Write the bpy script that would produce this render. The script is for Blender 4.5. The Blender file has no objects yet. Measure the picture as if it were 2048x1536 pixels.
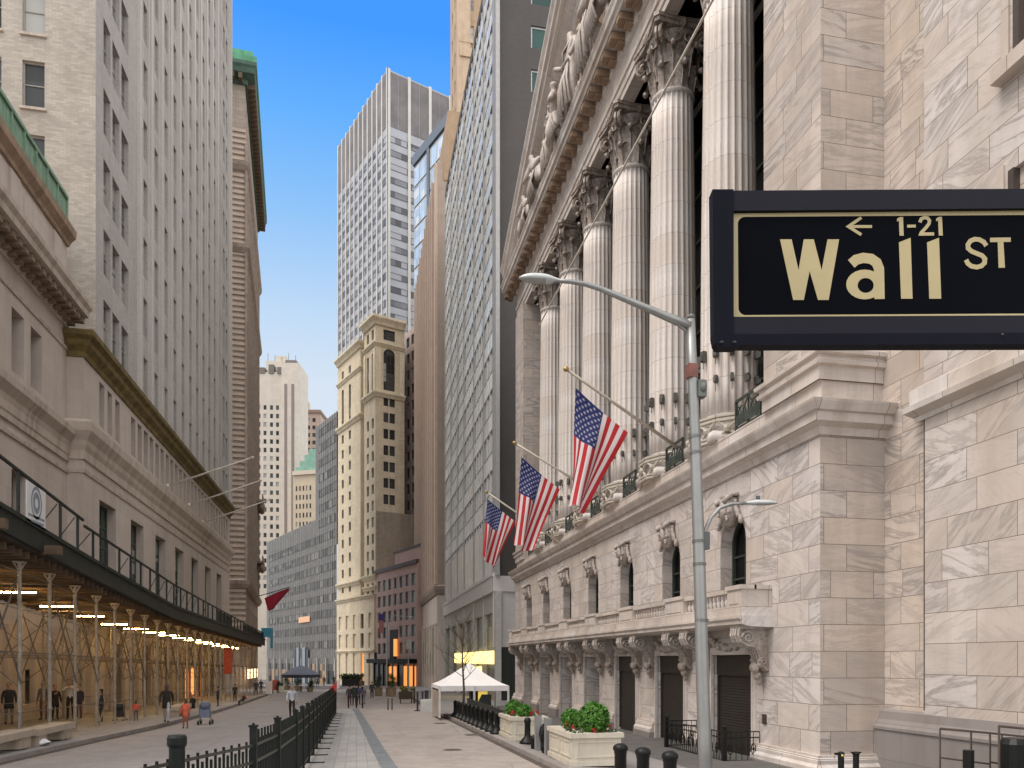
import bpy, math, random
from mathutils import Vector, Matrix
random.seed(11)
R = math.radians
SC = bpy.context.scene
COL = SC.collection
# ---------------------------------------------------------------- camera, sky, sun, exposure
F = 1536.0            # focal length in photo pixels (photo is 2048 wide)
YAW = R(11.45)        # camera turned right of the street axis (+Y)
HC = 2.5              # camera height
SL = 0.0165           # the street falls gently away from the camera
cam_d = bpy.data.cameras.new('camera')
cam = bpy.data.objects.new('camera', cam_d); COL.objects.link(cam)
cam.location = (0, 0, HC); cam.rotation_euler = (R(90), 0, -YAW)
cam_d.sensor_width = 36; cam_d.lens = 36 * F / 2048
cam_d.shift_y = (1320 - 768) / 2048.0
cam_d.clip_start = 0.05; cam_d.clip_end = 4000
SC.camera = cam
SUN_EL, SUN_AZ = R(58), R(259)     # azimuth the light comes from, clockwise from +Y
w = bpy.data.worlds.new('World'); SC.world = w; w.use_nodes = True
nt = w.node_tree; nt.nodes.clear()
out = nt.nodes.new('ShaderNodeOutputWorld'); bg = nt.nodes.new('ShaderNodeBackground')
sky = nt.nodes.new('ShaderNodeTexSky'); sky.sky_type = 'NISHITA'; sky.sun_disc = False
sky.sun_elevation = SUN_EL; sky.sun_rotation = SUN_AZ; sky.ozone_density = 2.0
tc = nt.nodes.new('ShaderNodeTexCoord'); sep = nt.nodes.new('ShaderNodeSeparateXYZ')
ramp = nt.nodes.new('ShaderNodeValToRGB')
cr = ramp.color_ramp
stops = [(0.0, (.52, .54, .57)), (.33, (.44, .50, .57)), (.395, (.35, .46, .59)), (.5, (.17, .35, .61)), (.57, (.08, .28, .64)), (.63, (.033, .21, .66)), (1.0, (.03, .18, .55))]
cr.elements[0].position = 0; cr.elements[0].color = (*stops[0][1], 1)
cr.elements[1].position = 1; cr.elements[1].color = (*stops[-1][1], 1)
for p, c in stops[1:-1]:
    e = cr.elements.new(p); e.color = (*c, 1)
mul = nt.nodes.new('ShaderNodeVectorMath'); mul.operation = 'SCALE'; mul.inputs['Scale'].default_value = .1
mix = nt.nodes.new('ShaderNodeMix'); mix.data_type = 'RGBA'; mix.inputs['Factor'].default_value = .93
nt.links.new(tc.outputs['Generated'], sep.inputs[0]); nt.links.new(sep.outputs['Z'], ramp.inputs['Fac'])
nt.links.new(sky.outputs[0], mul.inputs[0]); nt.links.new(mul.outputs[0], mix.inputs['A'])
# bright cloud added out of view for neutral fill; blue stays down the street
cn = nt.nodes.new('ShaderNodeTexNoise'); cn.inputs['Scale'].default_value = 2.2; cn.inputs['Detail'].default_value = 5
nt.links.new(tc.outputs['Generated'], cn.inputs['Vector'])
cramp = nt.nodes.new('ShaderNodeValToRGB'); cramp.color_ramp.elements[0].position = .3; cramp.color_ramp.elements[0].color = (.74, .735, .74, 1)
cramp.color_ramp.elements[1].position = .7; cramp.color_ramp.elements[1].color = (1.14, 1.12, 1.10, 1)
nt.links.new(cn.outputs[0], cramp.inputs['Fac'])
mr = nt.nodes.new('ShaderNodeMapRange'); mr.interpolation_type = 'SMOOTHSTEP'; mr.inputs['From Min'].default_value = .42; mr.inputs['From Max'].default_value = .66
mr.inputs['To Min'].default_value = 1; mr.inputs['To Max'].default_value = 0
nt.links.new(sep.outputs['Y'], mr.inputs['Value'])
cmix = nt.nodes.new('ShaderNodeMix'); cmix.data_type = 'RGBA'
# added cloud is brightened eastward to fill left facades, dimmed behind the camera
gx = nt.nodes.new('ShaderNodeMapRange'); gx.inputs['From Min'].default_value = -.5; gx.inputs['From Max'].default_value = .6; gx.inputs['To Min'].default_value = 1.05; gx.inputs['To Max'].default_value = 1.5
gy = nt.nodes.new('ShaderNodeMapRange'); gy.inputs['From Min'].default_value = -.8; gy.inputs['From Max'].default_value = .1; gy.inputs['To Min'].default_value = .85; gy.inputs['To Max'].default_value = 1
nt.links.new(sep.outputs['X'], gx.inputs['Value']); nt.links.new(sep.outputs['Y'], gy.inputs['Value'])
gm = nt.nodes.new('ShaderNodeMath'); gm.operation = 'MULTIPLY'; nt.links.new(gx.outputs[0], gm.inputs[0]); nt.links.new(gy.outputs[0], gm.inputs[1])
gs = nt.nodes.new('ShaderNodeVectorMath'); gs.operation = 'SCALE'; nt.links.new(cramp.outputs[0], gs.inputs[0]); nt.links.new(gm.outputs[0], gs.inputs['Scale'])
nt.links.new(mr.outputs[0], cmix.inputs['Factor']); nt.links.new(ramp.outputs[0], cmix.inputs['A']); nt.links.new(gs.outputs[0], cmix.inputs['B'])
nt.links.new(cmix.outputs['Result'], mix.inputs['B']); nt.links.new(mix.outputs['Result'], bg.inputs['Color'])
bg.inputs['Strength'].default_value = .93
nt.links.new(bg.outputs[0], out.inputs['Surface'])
sd = bpy.data.lights.new('sun', 'SUN'); so = bpy.data.objects.new('sun', sd); COL.objects.link(so)
sd.energy = 1.45; sd.angle = R(26); sd.color = (1.0, .90, .80)
sdir = Vector((math.sin(SUN_AZ) * math.cos(SUN_EL), math.cos(SUN_AZ) * math.cos(SUN_EL), math.sin(SUN_EL)))
so.rotation_euler = sdir.to_track_quat('Z', 'Y').to_euler()
so.location = (0, 0, 60)
SC.view_settings.view_transform = 'Standard'; SC.view_settings.look = 'None'
SC.view_settings.gamma = 1.0; SC.view_settings.exposure = 0.80
SC.cycles.max_bounces = 8; SC.cycles.diffuse_bounces = 4; SC.cycles.glossy_bounces = 3
SC.cycles.use_denoising = True
SC.cycles.sample_clamp_indirect = 6
# ---------------------------------------------------------------- geometry of the view (where a seen point stands)
SY, CY = math.sin(YAW), math.cos(YAW)
def dxy(px):
    a = (px - 1024) / F
    return SY + a * CY, CY - a * SY
def onX(px, py, X):
    dx, dy = dxy(px); D = X / dx
    return Vector((X, D * dy, HC + (1320 - py) * D / F))
def onY(px, py, Y):
    dx, dy = dxy(px); D = Y / dy
    return Vector((D * dx, Y, HC + (1320 - py) * D / F))
def onD(px, py, D):
    dx, dy = dxy(px)
    return Vector((D * dx, D * dy, HC + (1320 - py) * D / F))
def onG(px, py):
    dx, dy = dxy(px); D = HC / ((py - 1320) / F - SL * dy)
    return Vector((D * dx, D * dy, -SL * D * dy))
def gz(y): return -SL * y
# ---------------------------------------------------------------- mesh builder
class Fr:
    """A wall plane: n = outward normal, u runs to the right-hand tangent, z up."""
    def __init__(s, o, n):
        l = math.hypot(*n); s.n = (n[0] / l, n[1] / l); s.u = (s.n[1], -s.n[0]); s.o = (o[0], o[1])
    def P(s, u, n, z):
        return (s.o[0] + s.u[0] * u + s.n[0] * n, s.o[1] + s.u[1] * u + s.n[1] * n, z)
    def U(s, px):
        dx, dy = dxy(px)  # ray t*(dx,dy) = o + u*U
        det = dx * -s.u[1] + s.u[0] * dy
        t = (s.o[0] * -s.u[1] + s.u[0] * s.o[1]) / det
        return (t * dx - s.o[0]) * s.u[0] + (t * dy - s.o[1]) * s.u[1]
    def Z(s, px, py):
        u = s.U(px); x, y, _ = s.P(u, 0, 0)
        D = x * SY + y * CY
        return HC + (1320 - py) * D / F
    def UY(s, y): return (y - s.o[1]) / s.u[1]
    def rot(s): return math.atan2(s.u[1], s.u[0])
SPLIT = {k: k for k in ('pier_base', 'plinth', 'foot', 'door_frame', 'column_plinth', 'shopfront', 'door', 'portal_pillar', 'arch_heads', 'column_guard', 'lit_window', 'lit_fascia', 'portal', 'lit_doorway', 'rail', 'wall_lamp', 'penthouse', 'roof_machinery', 'base_stone', 'canopy_post', 'setback')}
SPLIT.update(pedestals='pedestal', modillions='modillion', garlands='garland', piers='pier', attic_panels='attic_panel', columns='column', pilasters='pilaster', joists='joist', brackets='bracket', balusters='balusters', braces='brace')
class MB:
    def __init__(s): s.v = []; s.f = []; s.m = []
    def face(s, pts, mi=0):
        b = len(s.v); s.v.extend(tuple(p) for p in pts); s.f.append(tuple(range(b, b + len(pts)))); s.m.append(mi)
    def box8(s, c, mi=0):
        b = len(s.v); s.v.extend(tuple(p) for p in c)
        for q in ((0, 3, 2, 1), (4, 5, 6, 7), (0, 1, 5, 4), (1, 2, 6, 5), (2, 3, 7, 6), (3, 0, 4, 7)):
            s.f.append(tuple(b + i for i in q)); s.m.append(mi)
    def box(s, x0, x1, y0, y1, z0, z1, mi=0):
        s.box8([(x0, y0, z0), (x1, y0, z0), (x1, y1, z0), (x0, y1, z0), (x0, y0, z1), (x1, y0, z1), (x1, y1, z1), (x0, y1, z1)], mi)
    def fb(s, fr, u0, u1, n0, n1, z0, z1, mi=0):
        P = fr.P
        s.box8([P(u0, n0, z0), P(u0, n1, z0), P(u1, n1, z0), P(u1, n0, z0), P(u0, n0, z1), P(u0, n1, z1), P(u1, n1, z1), P(u1, n0, z1)], mi)
    def bar(s, a, b, r, mi=0, n=4, r2=None):
        s.tube([a, b], [r, r if r2 is None else r2], n, mi)
    def tube(s, pts, rad, n=8, mi=0, caps=True):
        pts = [Vector(p) for p in pts]
        if not hasattr(rad, '__len__'): rad = [rad] * len(pts)
        rings = []; prev = None
        for i, p in enumerate(pts):
            t = (pts[min(i + 1, len(pts) - 1)] - pts[max(i - 1, 0)])
            t = t.normalized() if t.length > 1e-9 else Vector((0, 0, 1))
            if prev is None:
                a = Vector((0, 0, 1)) if abs(t.z) < .9 else Vector((1, 0, 0))
                x = t.cross(a).normalized()
            else:
                x = (prev - t * prev.dot(t)).normalized()
            prev = x; y = t.cross(x); b = len(s.v)
            for k in range(n):
                an = 2 * math.pi * (k + .5) / n
                s.v.append(tuple(p + (x * math.cos(an) + y * math.sin(an)) * rad[i]))
            rings.append(b)
        for i in range(len(rings) - 1):
            a, b = rings[i], rings[i + 1]
            for k in range(n):
                k2 = (k + 1) % n
                s.f.append((a + k, a + k2, b + k2, b + k)); s.m.append(mi)
        if caps:
            s.f.append(tuple(rings[0] + k for k in reversed(range(n)))); s.m.append(mi)
            s.f.append(tuple(rings[-1] + k for k in range(n))); s.m.append(mi)
    def lathe(s, c, prof, n=16, mi=0, rf=None, sx=1, sy=1):
        """prof: (r, z) from bottom to top, about the vertical through c."""
        b0 = len(s.v)
        for (r, z) in prof:
            for k in range(n):
                a = 2 * math.pi * k / n; rr = r if rf is None else rf(r, a, z)
                s.v.append((c[0] + rr * math.cos(a) * sx, c[1] + rr * math.sin(a) * sy, c[2] + z))
        for i in range(len(prof) - 1):
            for k in range(n):
                k2 = (k + 1) % n; a = b0 + i * n; b = a + n
                s.f.append((a + k, a + k2, b + k2, b + k)); s.m.append(mi)
        s.f.append(tuple(b0 + k for k in reversed(range(n)))); s.m.append(mi)
        e = b0 + (len(prof) - 1) * n
        s.f.append(tuple(e + k for k in range(n))); s.m.append(mi)
    def extrude(s, fr, prof, u0, u1, mi=0, m0=0.0, m1=0.0):
        """a moulding: prof = closed (n, z) polygon swept from u0 to u1; m0/m1 mitre: u grows by m*n at the ends."""
        b = len(s.v); k = len(prof)
        for (n, z) in prof: s.v.append(fr.P(u0 - m0 * n, n, z))
        for (n, z) in prof: s.v.append(fr.P(u1 + m1 * n, n, z))
        for i in range(k):
            j = (i + 1) % k
            s.f.append((b + i, b + j, b + k + j, b + k + i)); s.m.append(mi)
        s.f.append(tuple(b + i for i in reversed(range(k)))); s.m.append(mi)
        s.f.append(tuple(b + k + i for i in range(k))); s.m.append(mi)
    def ball(s, c, rx, ry, rz, nu=10, nv=7, mi=0, jit=0):
        prof = []
        b0 = len(s.v)
        for i in range(nv + 1):
            t = math.pi * i / nv
            for k in range(nu):
                a = 2 * math.pi * k / nu; j = 1 + random.uniform(-jit, jit)
                s.v.append((c[0] + rx * math.sin(t) * math.cos(a) * j, c[1] + ry * math.sin(t) * math.sin(a) * j, c[2] - rz * math.cos(t) * j))
        for i in range(nv):
            for k in range(nu):
                k2 = (k + 1) % nu; a = b0 + i * nu; b = a + nu
                s.f.append((a + k, a + k2, b + k2, b + k)); s.m.append(mi)
    def pieces(s, eps=.02):
        n = len(s.v); par = list(range(n))
        def find(a):
            while par[a] != a: par[a] = par[par[a]]; a = par[a]
            return a
        for f in s.f:
            r = find(f[0])
            for i in f[1:]: par[find(i)] = r
        isl = {}
        for i, f in enumerate(s.f): isl.setdefault(find(f[0]), []).append(i)
        bb = []
        for k, fs in isl.items():
            vs = [s.v[j] for i in fs for j in s.f[i]]
            bb.append([[min(v[a] for v in vs) - eps for a in range(3)], [max(v[a] for v in vs) + eps for a in range(3)], fs])
        m = len(bb); pr = list(range(m))
        def fd(a):
            while pr[a] != a: pr[a] = pr[pr[a]]; a = pr[a]
            return a
        order = sorted(range(m), key=lambda i: bb[i][0][1])
        for ii, i in enumerate(order):
            for j in order[ii + 1:]:
                if bb[j][0][1] > bb[i][1][1]: break
                if all(bb[i][0][a] <= bb[j][1][a] and bb[j][0][a] <= bb[i][1][a] for a in range(3)): pr[fd(i)] = fd(j)
        out = {}
        for i in range(m): out.setdefault(fd(i), []).extend(bb[i][2])
        res = []
        for fs in out.values():
            q = MB(); mp = {}
            for i in fs:
                g = []
                for v in s.f[i]:
                    if v not in mp: mp[v] = len(q.v); q.v.append(s.v[v])
                    g.append(mp[v])
                q.f.append(tuple(g)); q.m.append(s.m[i])
            res.append(q)
        return res
    def add(s, o, M, mo=0):
        b = len(s.v)
        for p in o.v: s.v.append(tuple(M @ Vector(p)))
        for f in o.f: s.f.append(tuple(b + i for i in f))
        s.m.extend(x + mo for x in o.m)
    def wall(s, fr, u0, u1, z0, z1, ops=(), depth=.3, mi=0, mr=None, back=False):
        """wall face with real openings (ua,ub,za,zb) and their reveals."""
        mr = mi if mr is None else mr
        us = sorted({u0, u1} | {min(max(o[i], u0), u1) for o in ops for i in (0, 1)})
        zs = sorted({z0, z1} | {min(max(o[i], z0), z1) for o in ops for i in (2, 3)})
        ui = {u: i for i, u in enumerate(us)}; zi = {z: i for i, z in enumerate(zs)}
        hole = set()
        for (a, b, c, d) in ops:
            a, b = min(max(a, u0), u1), min(max(b, u0), u1); c, d = min(max(c, z0), z1), min(max(d, z0), z1)
            for i in range(ui[a], ui[b]):
                for j in range(zi[c], zi[d]): hole.add((i, j))
            P = fr.P
            s.face([P(a, 0, c), P(a, 0, d), P(a, -depth, d), P(a, -depth, c)], mr)
            s.face([P(b, 0, c), P(b, -depth, c), P(b, -depth, d), P(b, 0, d)], mr)
            s.face([P(a, 0, d), P(b, 0, d), P(b, -depth, d), P(a, -depth, d)], mr)
            s.face([P(a, 0, c), P(a, -depth, c), P(b, -depth, c), P(b, 0, c)], mr)
        for j in range(len(zs) - 1):   # merge runs along u
            i = 0
            while i < len(us) - 1:
                if (i, j) in hole: i += 1; continue
                k = i
                while k < len(us) - 1 and (k, j) not in hole: k += 1
                s.face([fr.P(us[i], 0, zs[j]), fr.P(us[k], 0, zs[j]), fr.P(us[k], 0, zs[j + 1]), fr.P(us[i], 0, zs[j + 1])], mi)
                i = k
    def build(s, name, mats, parent=None, origin=None, smooth=False, label=None):
        if name in SPLIT and parent is not None:
            parts = s.pieces()
            if 1 < len(parts) <= 100:
                for q in parts: o = q.build(SPLIT[name] + ' ', mats, parent, None, smooth, label); o.name = SPLIT[name]
                return o
        if not isinstance(mats, (list, tuple)): mats = [mats]
        o0 = Vector(parent['_o']) if parent is not None and '_o' in parent else Vector((0, 0, 0))
        if parent is None: o0 = Vector(origin) if origin is not None else Vector((0, 0, 0))
        me = bpy.data.meshes.new(name)
        me.from_pydata([(x - o0.x, y - o0.y, z - o0.z) for x, y, z in s.v], [], s.f)
        for m in mats: me.materials.append(m)
        if len(mats) > 1: me.polygons.foreach_set('material_index', s.m)
        if smooth: me.polygons.foreach_set('use_smooth', [True] * len(s.f))
        uv = me.uv_layers.new(name='m'); me.update()
        co = []
        for p in me.polygons:
            n = p.normal
            if abs(n.z) > .75:
                for vi in p.vertices: v = s.v[vi]; co += [v[0], v[1]]
            else:
                l = math.hypot(n.x, n.y) or 1; tx, ty = -n.y / l, n.x / l
                if abs(tx) > abs(ty):
                    if tx < 0: tx, ty = -tx, -ty
                elif ty < 0: tx, ty = -tx, -ty
                for vi in p.vertices: v = s.v[vi]; co += [v[0] * tx + v[1] * ty, v[2]]
        uv.data.foreach_set('uv', co)
        o = bpy.data.objects.new(name, me); COL.objects.link(o)
        if parent is not None:
            o.parent = parent
        else:
            o.location = o0
        if parent is not None and '_o' in parent: pass
        o['_o'] = list(o0)
        if label: o['label'] = label
        return o
def thing(name, label, cat, loc=(0, 0, 0), group=None):
    o = bpy.data.objects.new(name, None); COL.objects.link(o); o.location = loc
    o.empty_display_size = .2
    o['label'] = label; o['category'] = cat; o['_o'] = list(loc)
    if group: o['group'] = group
    return o
def tag(o, label, cat, group=None):
    o['label'] = label; o['category'] = cat
    if group: o['group'] = group
    return o
def struct(o): o['kind'] = 'structure'; return o
def clone(root, loc, rz=0, label=None):
    """copy of a thing with its parts and sub-parts"""
    r = root.copy(); COL.objects.link(r); r.location = loc; r.rotation_euler = (0, 0, rz)
    if label: r['label'] = label
    def rec(a, b):
        for ch in list(a.children):
            c = ch.copy(); COL.objects.link(c); c.parent = b; rec(ch, c)
    rec(root, r)
    return r
# ---------------------------------------------------------------- materials
MT = {}
class NT:
    def __init__(s, name):
        s.mat = bpy.data.materials.new(name); s.mat.use_nodes = True; s.t = s.mat.node_tree
        s.b = s.t.nodes['Principled BSDF']
    def n(s, typ, **kw):
        nd = s.t.nodes.new('ShaderNode' + typ)
        for k, v in kw.items():
            if k in nd.bl_rna.properties: setattr(nd, k, v)
            else: s.set(nd, k, v)
        return nd
    def set(s, nd, k, v):
        if k[0] == 'i' and k[1:].isdigit(): i = nd.inputs[int(k[1:])]
        else: i = nd.inputs[k.replace('_', ' ')]
        if isinstance(v, bpy.types.NodeSocket): s.t.links.new(v, i)
        else: i.default_value = v
    def math(s, op, a, b=None, c=None):
        nd = s.t.nodes.new('ShaderNodeMath'); nd.operation = op
        for i, v in enumerate((a, b, c)):
            if v is not None: s.set(nd, 'i%d' % i, v)
        return nd.outputs[0]
    def mix(s, f, a, b, blend='MIX'):
        nd = s.t.nodes.new('ShaderNodeMix'); nd.data_type = 'RGBA'; nd.blend_type = blend
        for k, v in (('Factor', f), ('A', a), ('B', b)):
            sk = [x for x in nd.inputs if x.name == k and (x.type == 'RGBA' or (k == 'Factor' and x.type == 'VALUE'))][0]
            if isinstance(v, bpy.types.NodeSocket): s.t.links.new(v, sk)
            else: sk.default_value = (*v, 1) if k != 'Factor' and len(v) == 3 else v
        return [x for x in nd.outputs if x.type == 'RGBA'][0]
    def ramp(s, f, stops):
        nd = s.t.nodes.new('ShaderNodeValToRGB'); s.set(nd, 'Fac', f); cr = nd.color_ramp
        cr.elements[0].position, cr.elements[1].position = stops[0][0], stops[-1][0]
        g = lambda c: (c, c, c, 1) if not hasattr(c, '__len__') else (*c, 1)
        cr.elements[0].color, cr.elements[1].color = g(stops[0][1]), g(stops[-1][1])
        for p, c in stops[1:-1]: e = cr.elements.new(p); e.color = g(c)
        return nd.outputs[0]
    def uv(s): return s.n('UVMap').outputs[0]
    def obj(s): return s.n('TexCoord').outputs['Object']
    def scale(s, v, xyz, loc=(0, 0, 0)):
        nd = s.n('Mapping'); s.set(nd, 'Vector', v); nd.inputs['Scale'].default_value = xyz; nd.inputs['Location'].default_value = loc
        return nd.outputs[0]
    def noise(s, v, sc, det=4, rough=.55, dist=0.0, w=None):
        nd = s.n('TexNoise'); 
        if w is not None: nd.noise_dimensions = '4D'; s.set(nd, 'W', w)
        s.set(nd, 'Vector', v); nd.inputs['Scale'].default_value = sc; nd.inputs['Detail'].default_value = det
        nd.inputs['Roughness'].default_value = rough; nd.inputs['Distortion'].default_value = dist
        return nd.outputs[0]
    def bump(s, h, strength=.3, dist=.02):
        nd = s.n('Bump'); s.set(nd, 'Height', h); nd.inputs['Strength'].default_value = strength; nd.inputs['Distance'].default_value = dist
        s.t.links.new(nd.outputs[0], s.b.inputs['Normal'])
    def done(s, col=None, rough=.8, metal=0, spec=None):
        if col is not None: s.set(s.b, 'Base_Color', (*col, 1) if isinstance(col, tuple) and len(col) == 3 else col)
        s.set(s.b, 'Roughness', rough); s.b.inputs['Metallic'].default_value = metal
        if spec is not None: s.b.inputs['Specular IOR Level'].default_value = spec
        return s.mat
def k3(c, k): return tuple(min(1, x * k) for x in c)
def plain(name, col, rough=.7, metal=0, var=.12, sc=3.0, bump=0.0, stain=0.0, spec=None):
    if name in MT: return MT[name]
    t = NT(name); v = t.obj(); f = t.noise(v, sc, 5, .6)
    c = t.mix(t.ramp(f, [(.3, 0), (.7, 1)]), k3(col, 1 - var), k3(col, 1 + var))
    if stain:
        g = t.noise(t.scale(t.uv(), (1.2, .12, 1)), 1.4, 5, .65)
        c = t.mix(t.math('MULTIPLY', t.ramp(g, [(.48, 0), (.72, 1)]), stain), c, k3(col, .45))
    if bump: t.bump(t.noise(v, sc * 6, 4), bump, .02)
    MT[name] = t.done(c, rough, metal, spec); return MT[name]
def emit(name, col, st):
    if name in MT: return MT[name]
    t = NT(name); t.b.inputs['Emission Color'].default_value = (*col, 1); t.b.inputs['Emission Strength'].default_value = st
    MT[name] = t.done(col, .5); return MT[name]
def glass(name, col=(.03, .035, .04), var=.6, light=(.35, .36, .35), plight=.15, rough=.2, spec=.28):
    """window glass; each pane differs: some show pale blinds"""
    if name in MT: return MT[name]
    t = NT(name); r = t.n('ObjectInfo').outputs['Random']
    wn = t.n('TexWhiteNoise'); wn.noise_dimensions = '4D'
    sn = t.n('VectorMath', operation='FLOOR'); t.t.links.new(t.scale(t.uv(), (.55, .55, 1)), sn.inputs[0])
    t.t.links.new(sn.outputs[0], wn.inputs['Vector']); t.set(wn, 'W', r)
    f = wn.outputs['Value']
    c = t.mix(f, k3(col, 1 - var), k3(col, 1 + var))
    c = t.mix(t.math('GREATER_THAN', t.math('FRACT', t.math('MULTIPLY', f, 7.3)), 1 - plight), c, light)
    MT[name] = t.done(c, rough, 0, spec); return MT[name]
def masonry(name, col, bw=1.2, bh=.5, mortar=.012, mcol=.55, var=.12, bvar=.1, stain=.25, rough=.8, tint=None, bump=.3):
    """stone or brick in courses, from metre-scale UVs"""
    if name in MT: return MT[name]
    t = NT(name); uv = t.uv()
    br = t.n('TexBrick', Vector=uv, Color1=(0, 0, 0, 1), Color2=(1, 1, 1, 1), Mortar=(.5, .5, .5, 1))
    for k, v in (('Scale', 1), ('Mortar Size', mortar), ('Mortar Smooth', .15), ('Brick Width', bw), ('Row Height', bh), ('Bias', 0)): br.inputs[k].default_value = v
    f = t.noise(t.obj(), .35, 5, .6); g = t.noise(t.obj(), 4, 4, .7)
    c = t.mix(t.ramp(f, [(.3, 0), (.7, 1)]), k3(col, 1 - var), k3(col, 1 + var))
    sp = t.n('SeparateColor'); t.t.links.new(br.outputs['Color'], sp.inputs[0])
    c = t.mix(t.math('MULTIPLY', sp.outputs[0], 1), c, t.mix(1.0, c, tuple(1 - bvar * 1.6 * (1 if i == 0 else 1.1) for i in range(3)) if tint is None else tint, 'MULTIPLY'))
    c = t.mix(t.math('MULTIPLY', g, .25), c, k3(col, .7))
    st = t.noise(t.scale(uv, (.9, .09, 1)), 1.3, 5, .65)
    c = t.mix(t.math('MULTIPLY', t.ramp(st, [(.46, 0), (.7, 1)]), stain), c, tuple(col[i] * (.5, .43, .36)[i] for i in range(3)))
    c = t.mix(br.outputs['Fac'], c, k3(col, mcol))
    h = t.math('SUBTRACT', t.math('MULTIPLY', g, .3), br.outputs['Fac'])
    if bump: t.bump(h, bump, .015)
    MT[name] = t.done(c, rough); return MT[name]
def marble(name, bw=1.5, bh=.68, off=.5, warm=1.0, vein=1.0, joints=True, stain=.32, dirt=0.0, gain=1.0, ang=1.5, tone=(1, 1, 1)):
    if name in MT: return MT[name]
    t = NT(name); uv = t.uv()
    br = t.n('TexBrick', Vector=uv, Color1=(0, 0, 0, 1), Color2=(1, 1, 1, 1), Mortar=(.5, .5, .5, 1))
    br.offset = off; br.squash = .7; br.squash_frequency = 3
    for k, v in (('Scale', 1), ('Mortar Size', (.009 if bw < 100 else .006) if joints else 0), ('Mortar Smooth', .3), ('Brick Width', bw), ('Row Height', bh), ('Bias', 0)): br.inputs[k].default_value = v
    sp = t.n('SeparateColor'); t.t.links.new(br.outputs['Color'], sp.inputs[0]); r = sp.outputs[0]
    r2 = t.math('FRACT', t.math('MULTIPLY', r, 13.7)); r3 = t.math('FRACT', t.math('MULTIPLY', r, 51.3))
    rot = t.n('VectorRotate', rotation_type='Z_AXIS'); t.t.links.new(uv, rot.inputs['Vector'])
    t.set(rot, 'Angle', t.math('MULTIPLY', t.math('SUBTRACT', r2, .45), ang))
    v = t.scale(rot.outputs[0], (.3, 1.9, 1)); w = t.math('MULTIPLY', r, 40)
    a = t.noise(v, 1.0, 9, .66, .7, w)
    veins = t.ramp(a, [(.45, 0), (.497, 1), (.503, 1), (.54, 0)])
    b = t.noise(t.scale(rot.outputs[0], (.35, 1.2, 1)), .8, 6, .6, .5, w)
    cloud = t.ramp(b, [(.38, 0), (.68, 1)])
    fine = t.noise(t.scale(rot.outputs[0], (.5, 3.2, 1)), 3.0, 7, .75, .8, w)
    base = t.mix(r3, (.585, .535, .495), (.61, .592, .585))
    base = t.mix(t.math('MULTIPLY', t.math('GREATER_THAN', r2, .80), .6), base, (.55, .49, .435))
    vs = t.math('MULTIPLY', t.math('ADD', r3, .1), .62 * vein)
    base = t.mix(1.0, base, (1.13 * gain * tone[0], 1.10 * gain * tone[1], 1.08 * gain * tone[2]), 'MULTIPLY')
    c = t.mix(t.math('MULTIPLY', veins, vs), base, (.23, .205, .20))
    c = t.mix(t.math('MULTIPLY', cloud, t.math('MULTIPLY', r2, .62 * vein)), c, (.38, .35, .345))
    c = t.mix(t.math('MULTIPLY', t.ramp(fine, [(.52, 0), (.68, 1)]), .38 * vein), c, (.36, .30, .26))
    big = t.noise(t.scale(uv, (.16, .10, 1)), 1.6, 7, .68)
    c = t.mix(t.math('MULTIPLY', t.ramp(big, [(.42, 0), (.66, 1)]), .34), c, (.36, .30, .25))
    st = t.noise(t.scale(uv, (.8, .1, 1)), 1.1, 6, .65)
    c = t.mix(t.math('MULTIPLY', t.ramp(st, [(.44, 0), (.7, 1)]), stain), c, (.31, .245, .19))
    if dirt:
        d = t.noise(t.obj(), 2.6, 7, .75, .5); c = t.mix(t.math('MULTIPLY', t.ramp(d, [(.28, 0), (.58, 1)]), dirt), c, (.17, .115, .08)); c = t.mix(t.math('MULTIPLY', t.ramp(t.noise(t.obj(), 9, 5, .8), [(.45, 0), (.62, 1)]), dirt * .7), c, (.07, .045, .03))
    if joints: c = t.mix(t.math('MULTIPLY', br.outputs['Fac'], .92), c, (.15, .11, .085))
    t.bump(t.math('SUBTRACT', t.math('MULTIPLY', fine, .2), br.outputs['Fac']), .25, .01)
    MT[name] = t.done(c, .55); return MT[name]
M_marble = marble('marble_blocks', vein=1.12, tone=(1, 1.0, 1.02))
M_marble3 = marble('marble_brownish', bw=1.3, vein=1.35, ang=1.0, stain=.5, tone=(.93, .87, .81))
M_marble2 = marble('marble_long_blocks', bw=1.75, bh=.68, off=.37, vein=1.4, ang=.45, stain=.45, tone=(.96, .915, .87))
M_mcol = marble('marble_drums', bw=300, bh=1.24, vein=.25, stain=.6, gain=1.12)
M_mtrim = marble('marble_trim', bw=1.9, bh=4, off=.1, vein=.4, stain=.6)
M_mdirt = marble('marble_weathered', joints=False, vein=.3, stain=.7, dirt=.5); M_cap = marble('marble_capital', joints=False, vein=.3, stain=.9, dirt=.8)
M_msoot = marble('marble_sooty', joints=False, vein=.3, stain=.8, dirt=1.0)
M_granite = masonry('grey_granite', (.27, .245, .235), 2.2, .9, .008, .6, .12, .08, .3, .7)
M_blackglass = glass('dark_glass', (.004, .0045, .005), .5, plight=0, rough=.3); M_blackglass.node_tree.nodes['Principled BSDF'].inputs['Specular IOR Level'].default_value = .12
M_glass = glass('window_glass', (.055, .06, .062), .6, (.38, .38, .36), .16)
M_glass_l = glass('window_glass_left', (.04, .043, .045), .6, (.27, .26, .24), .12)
M_frame = plain('window_frame', (.30, .28, .25), .6)
M_frame_dk = plain('dark_frame', (.035, .045, .035), .5)
M_black = plain('black_paint', (.010, .011, .011), .42, 0, .25, 9, .1, 0, .25)
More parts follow.
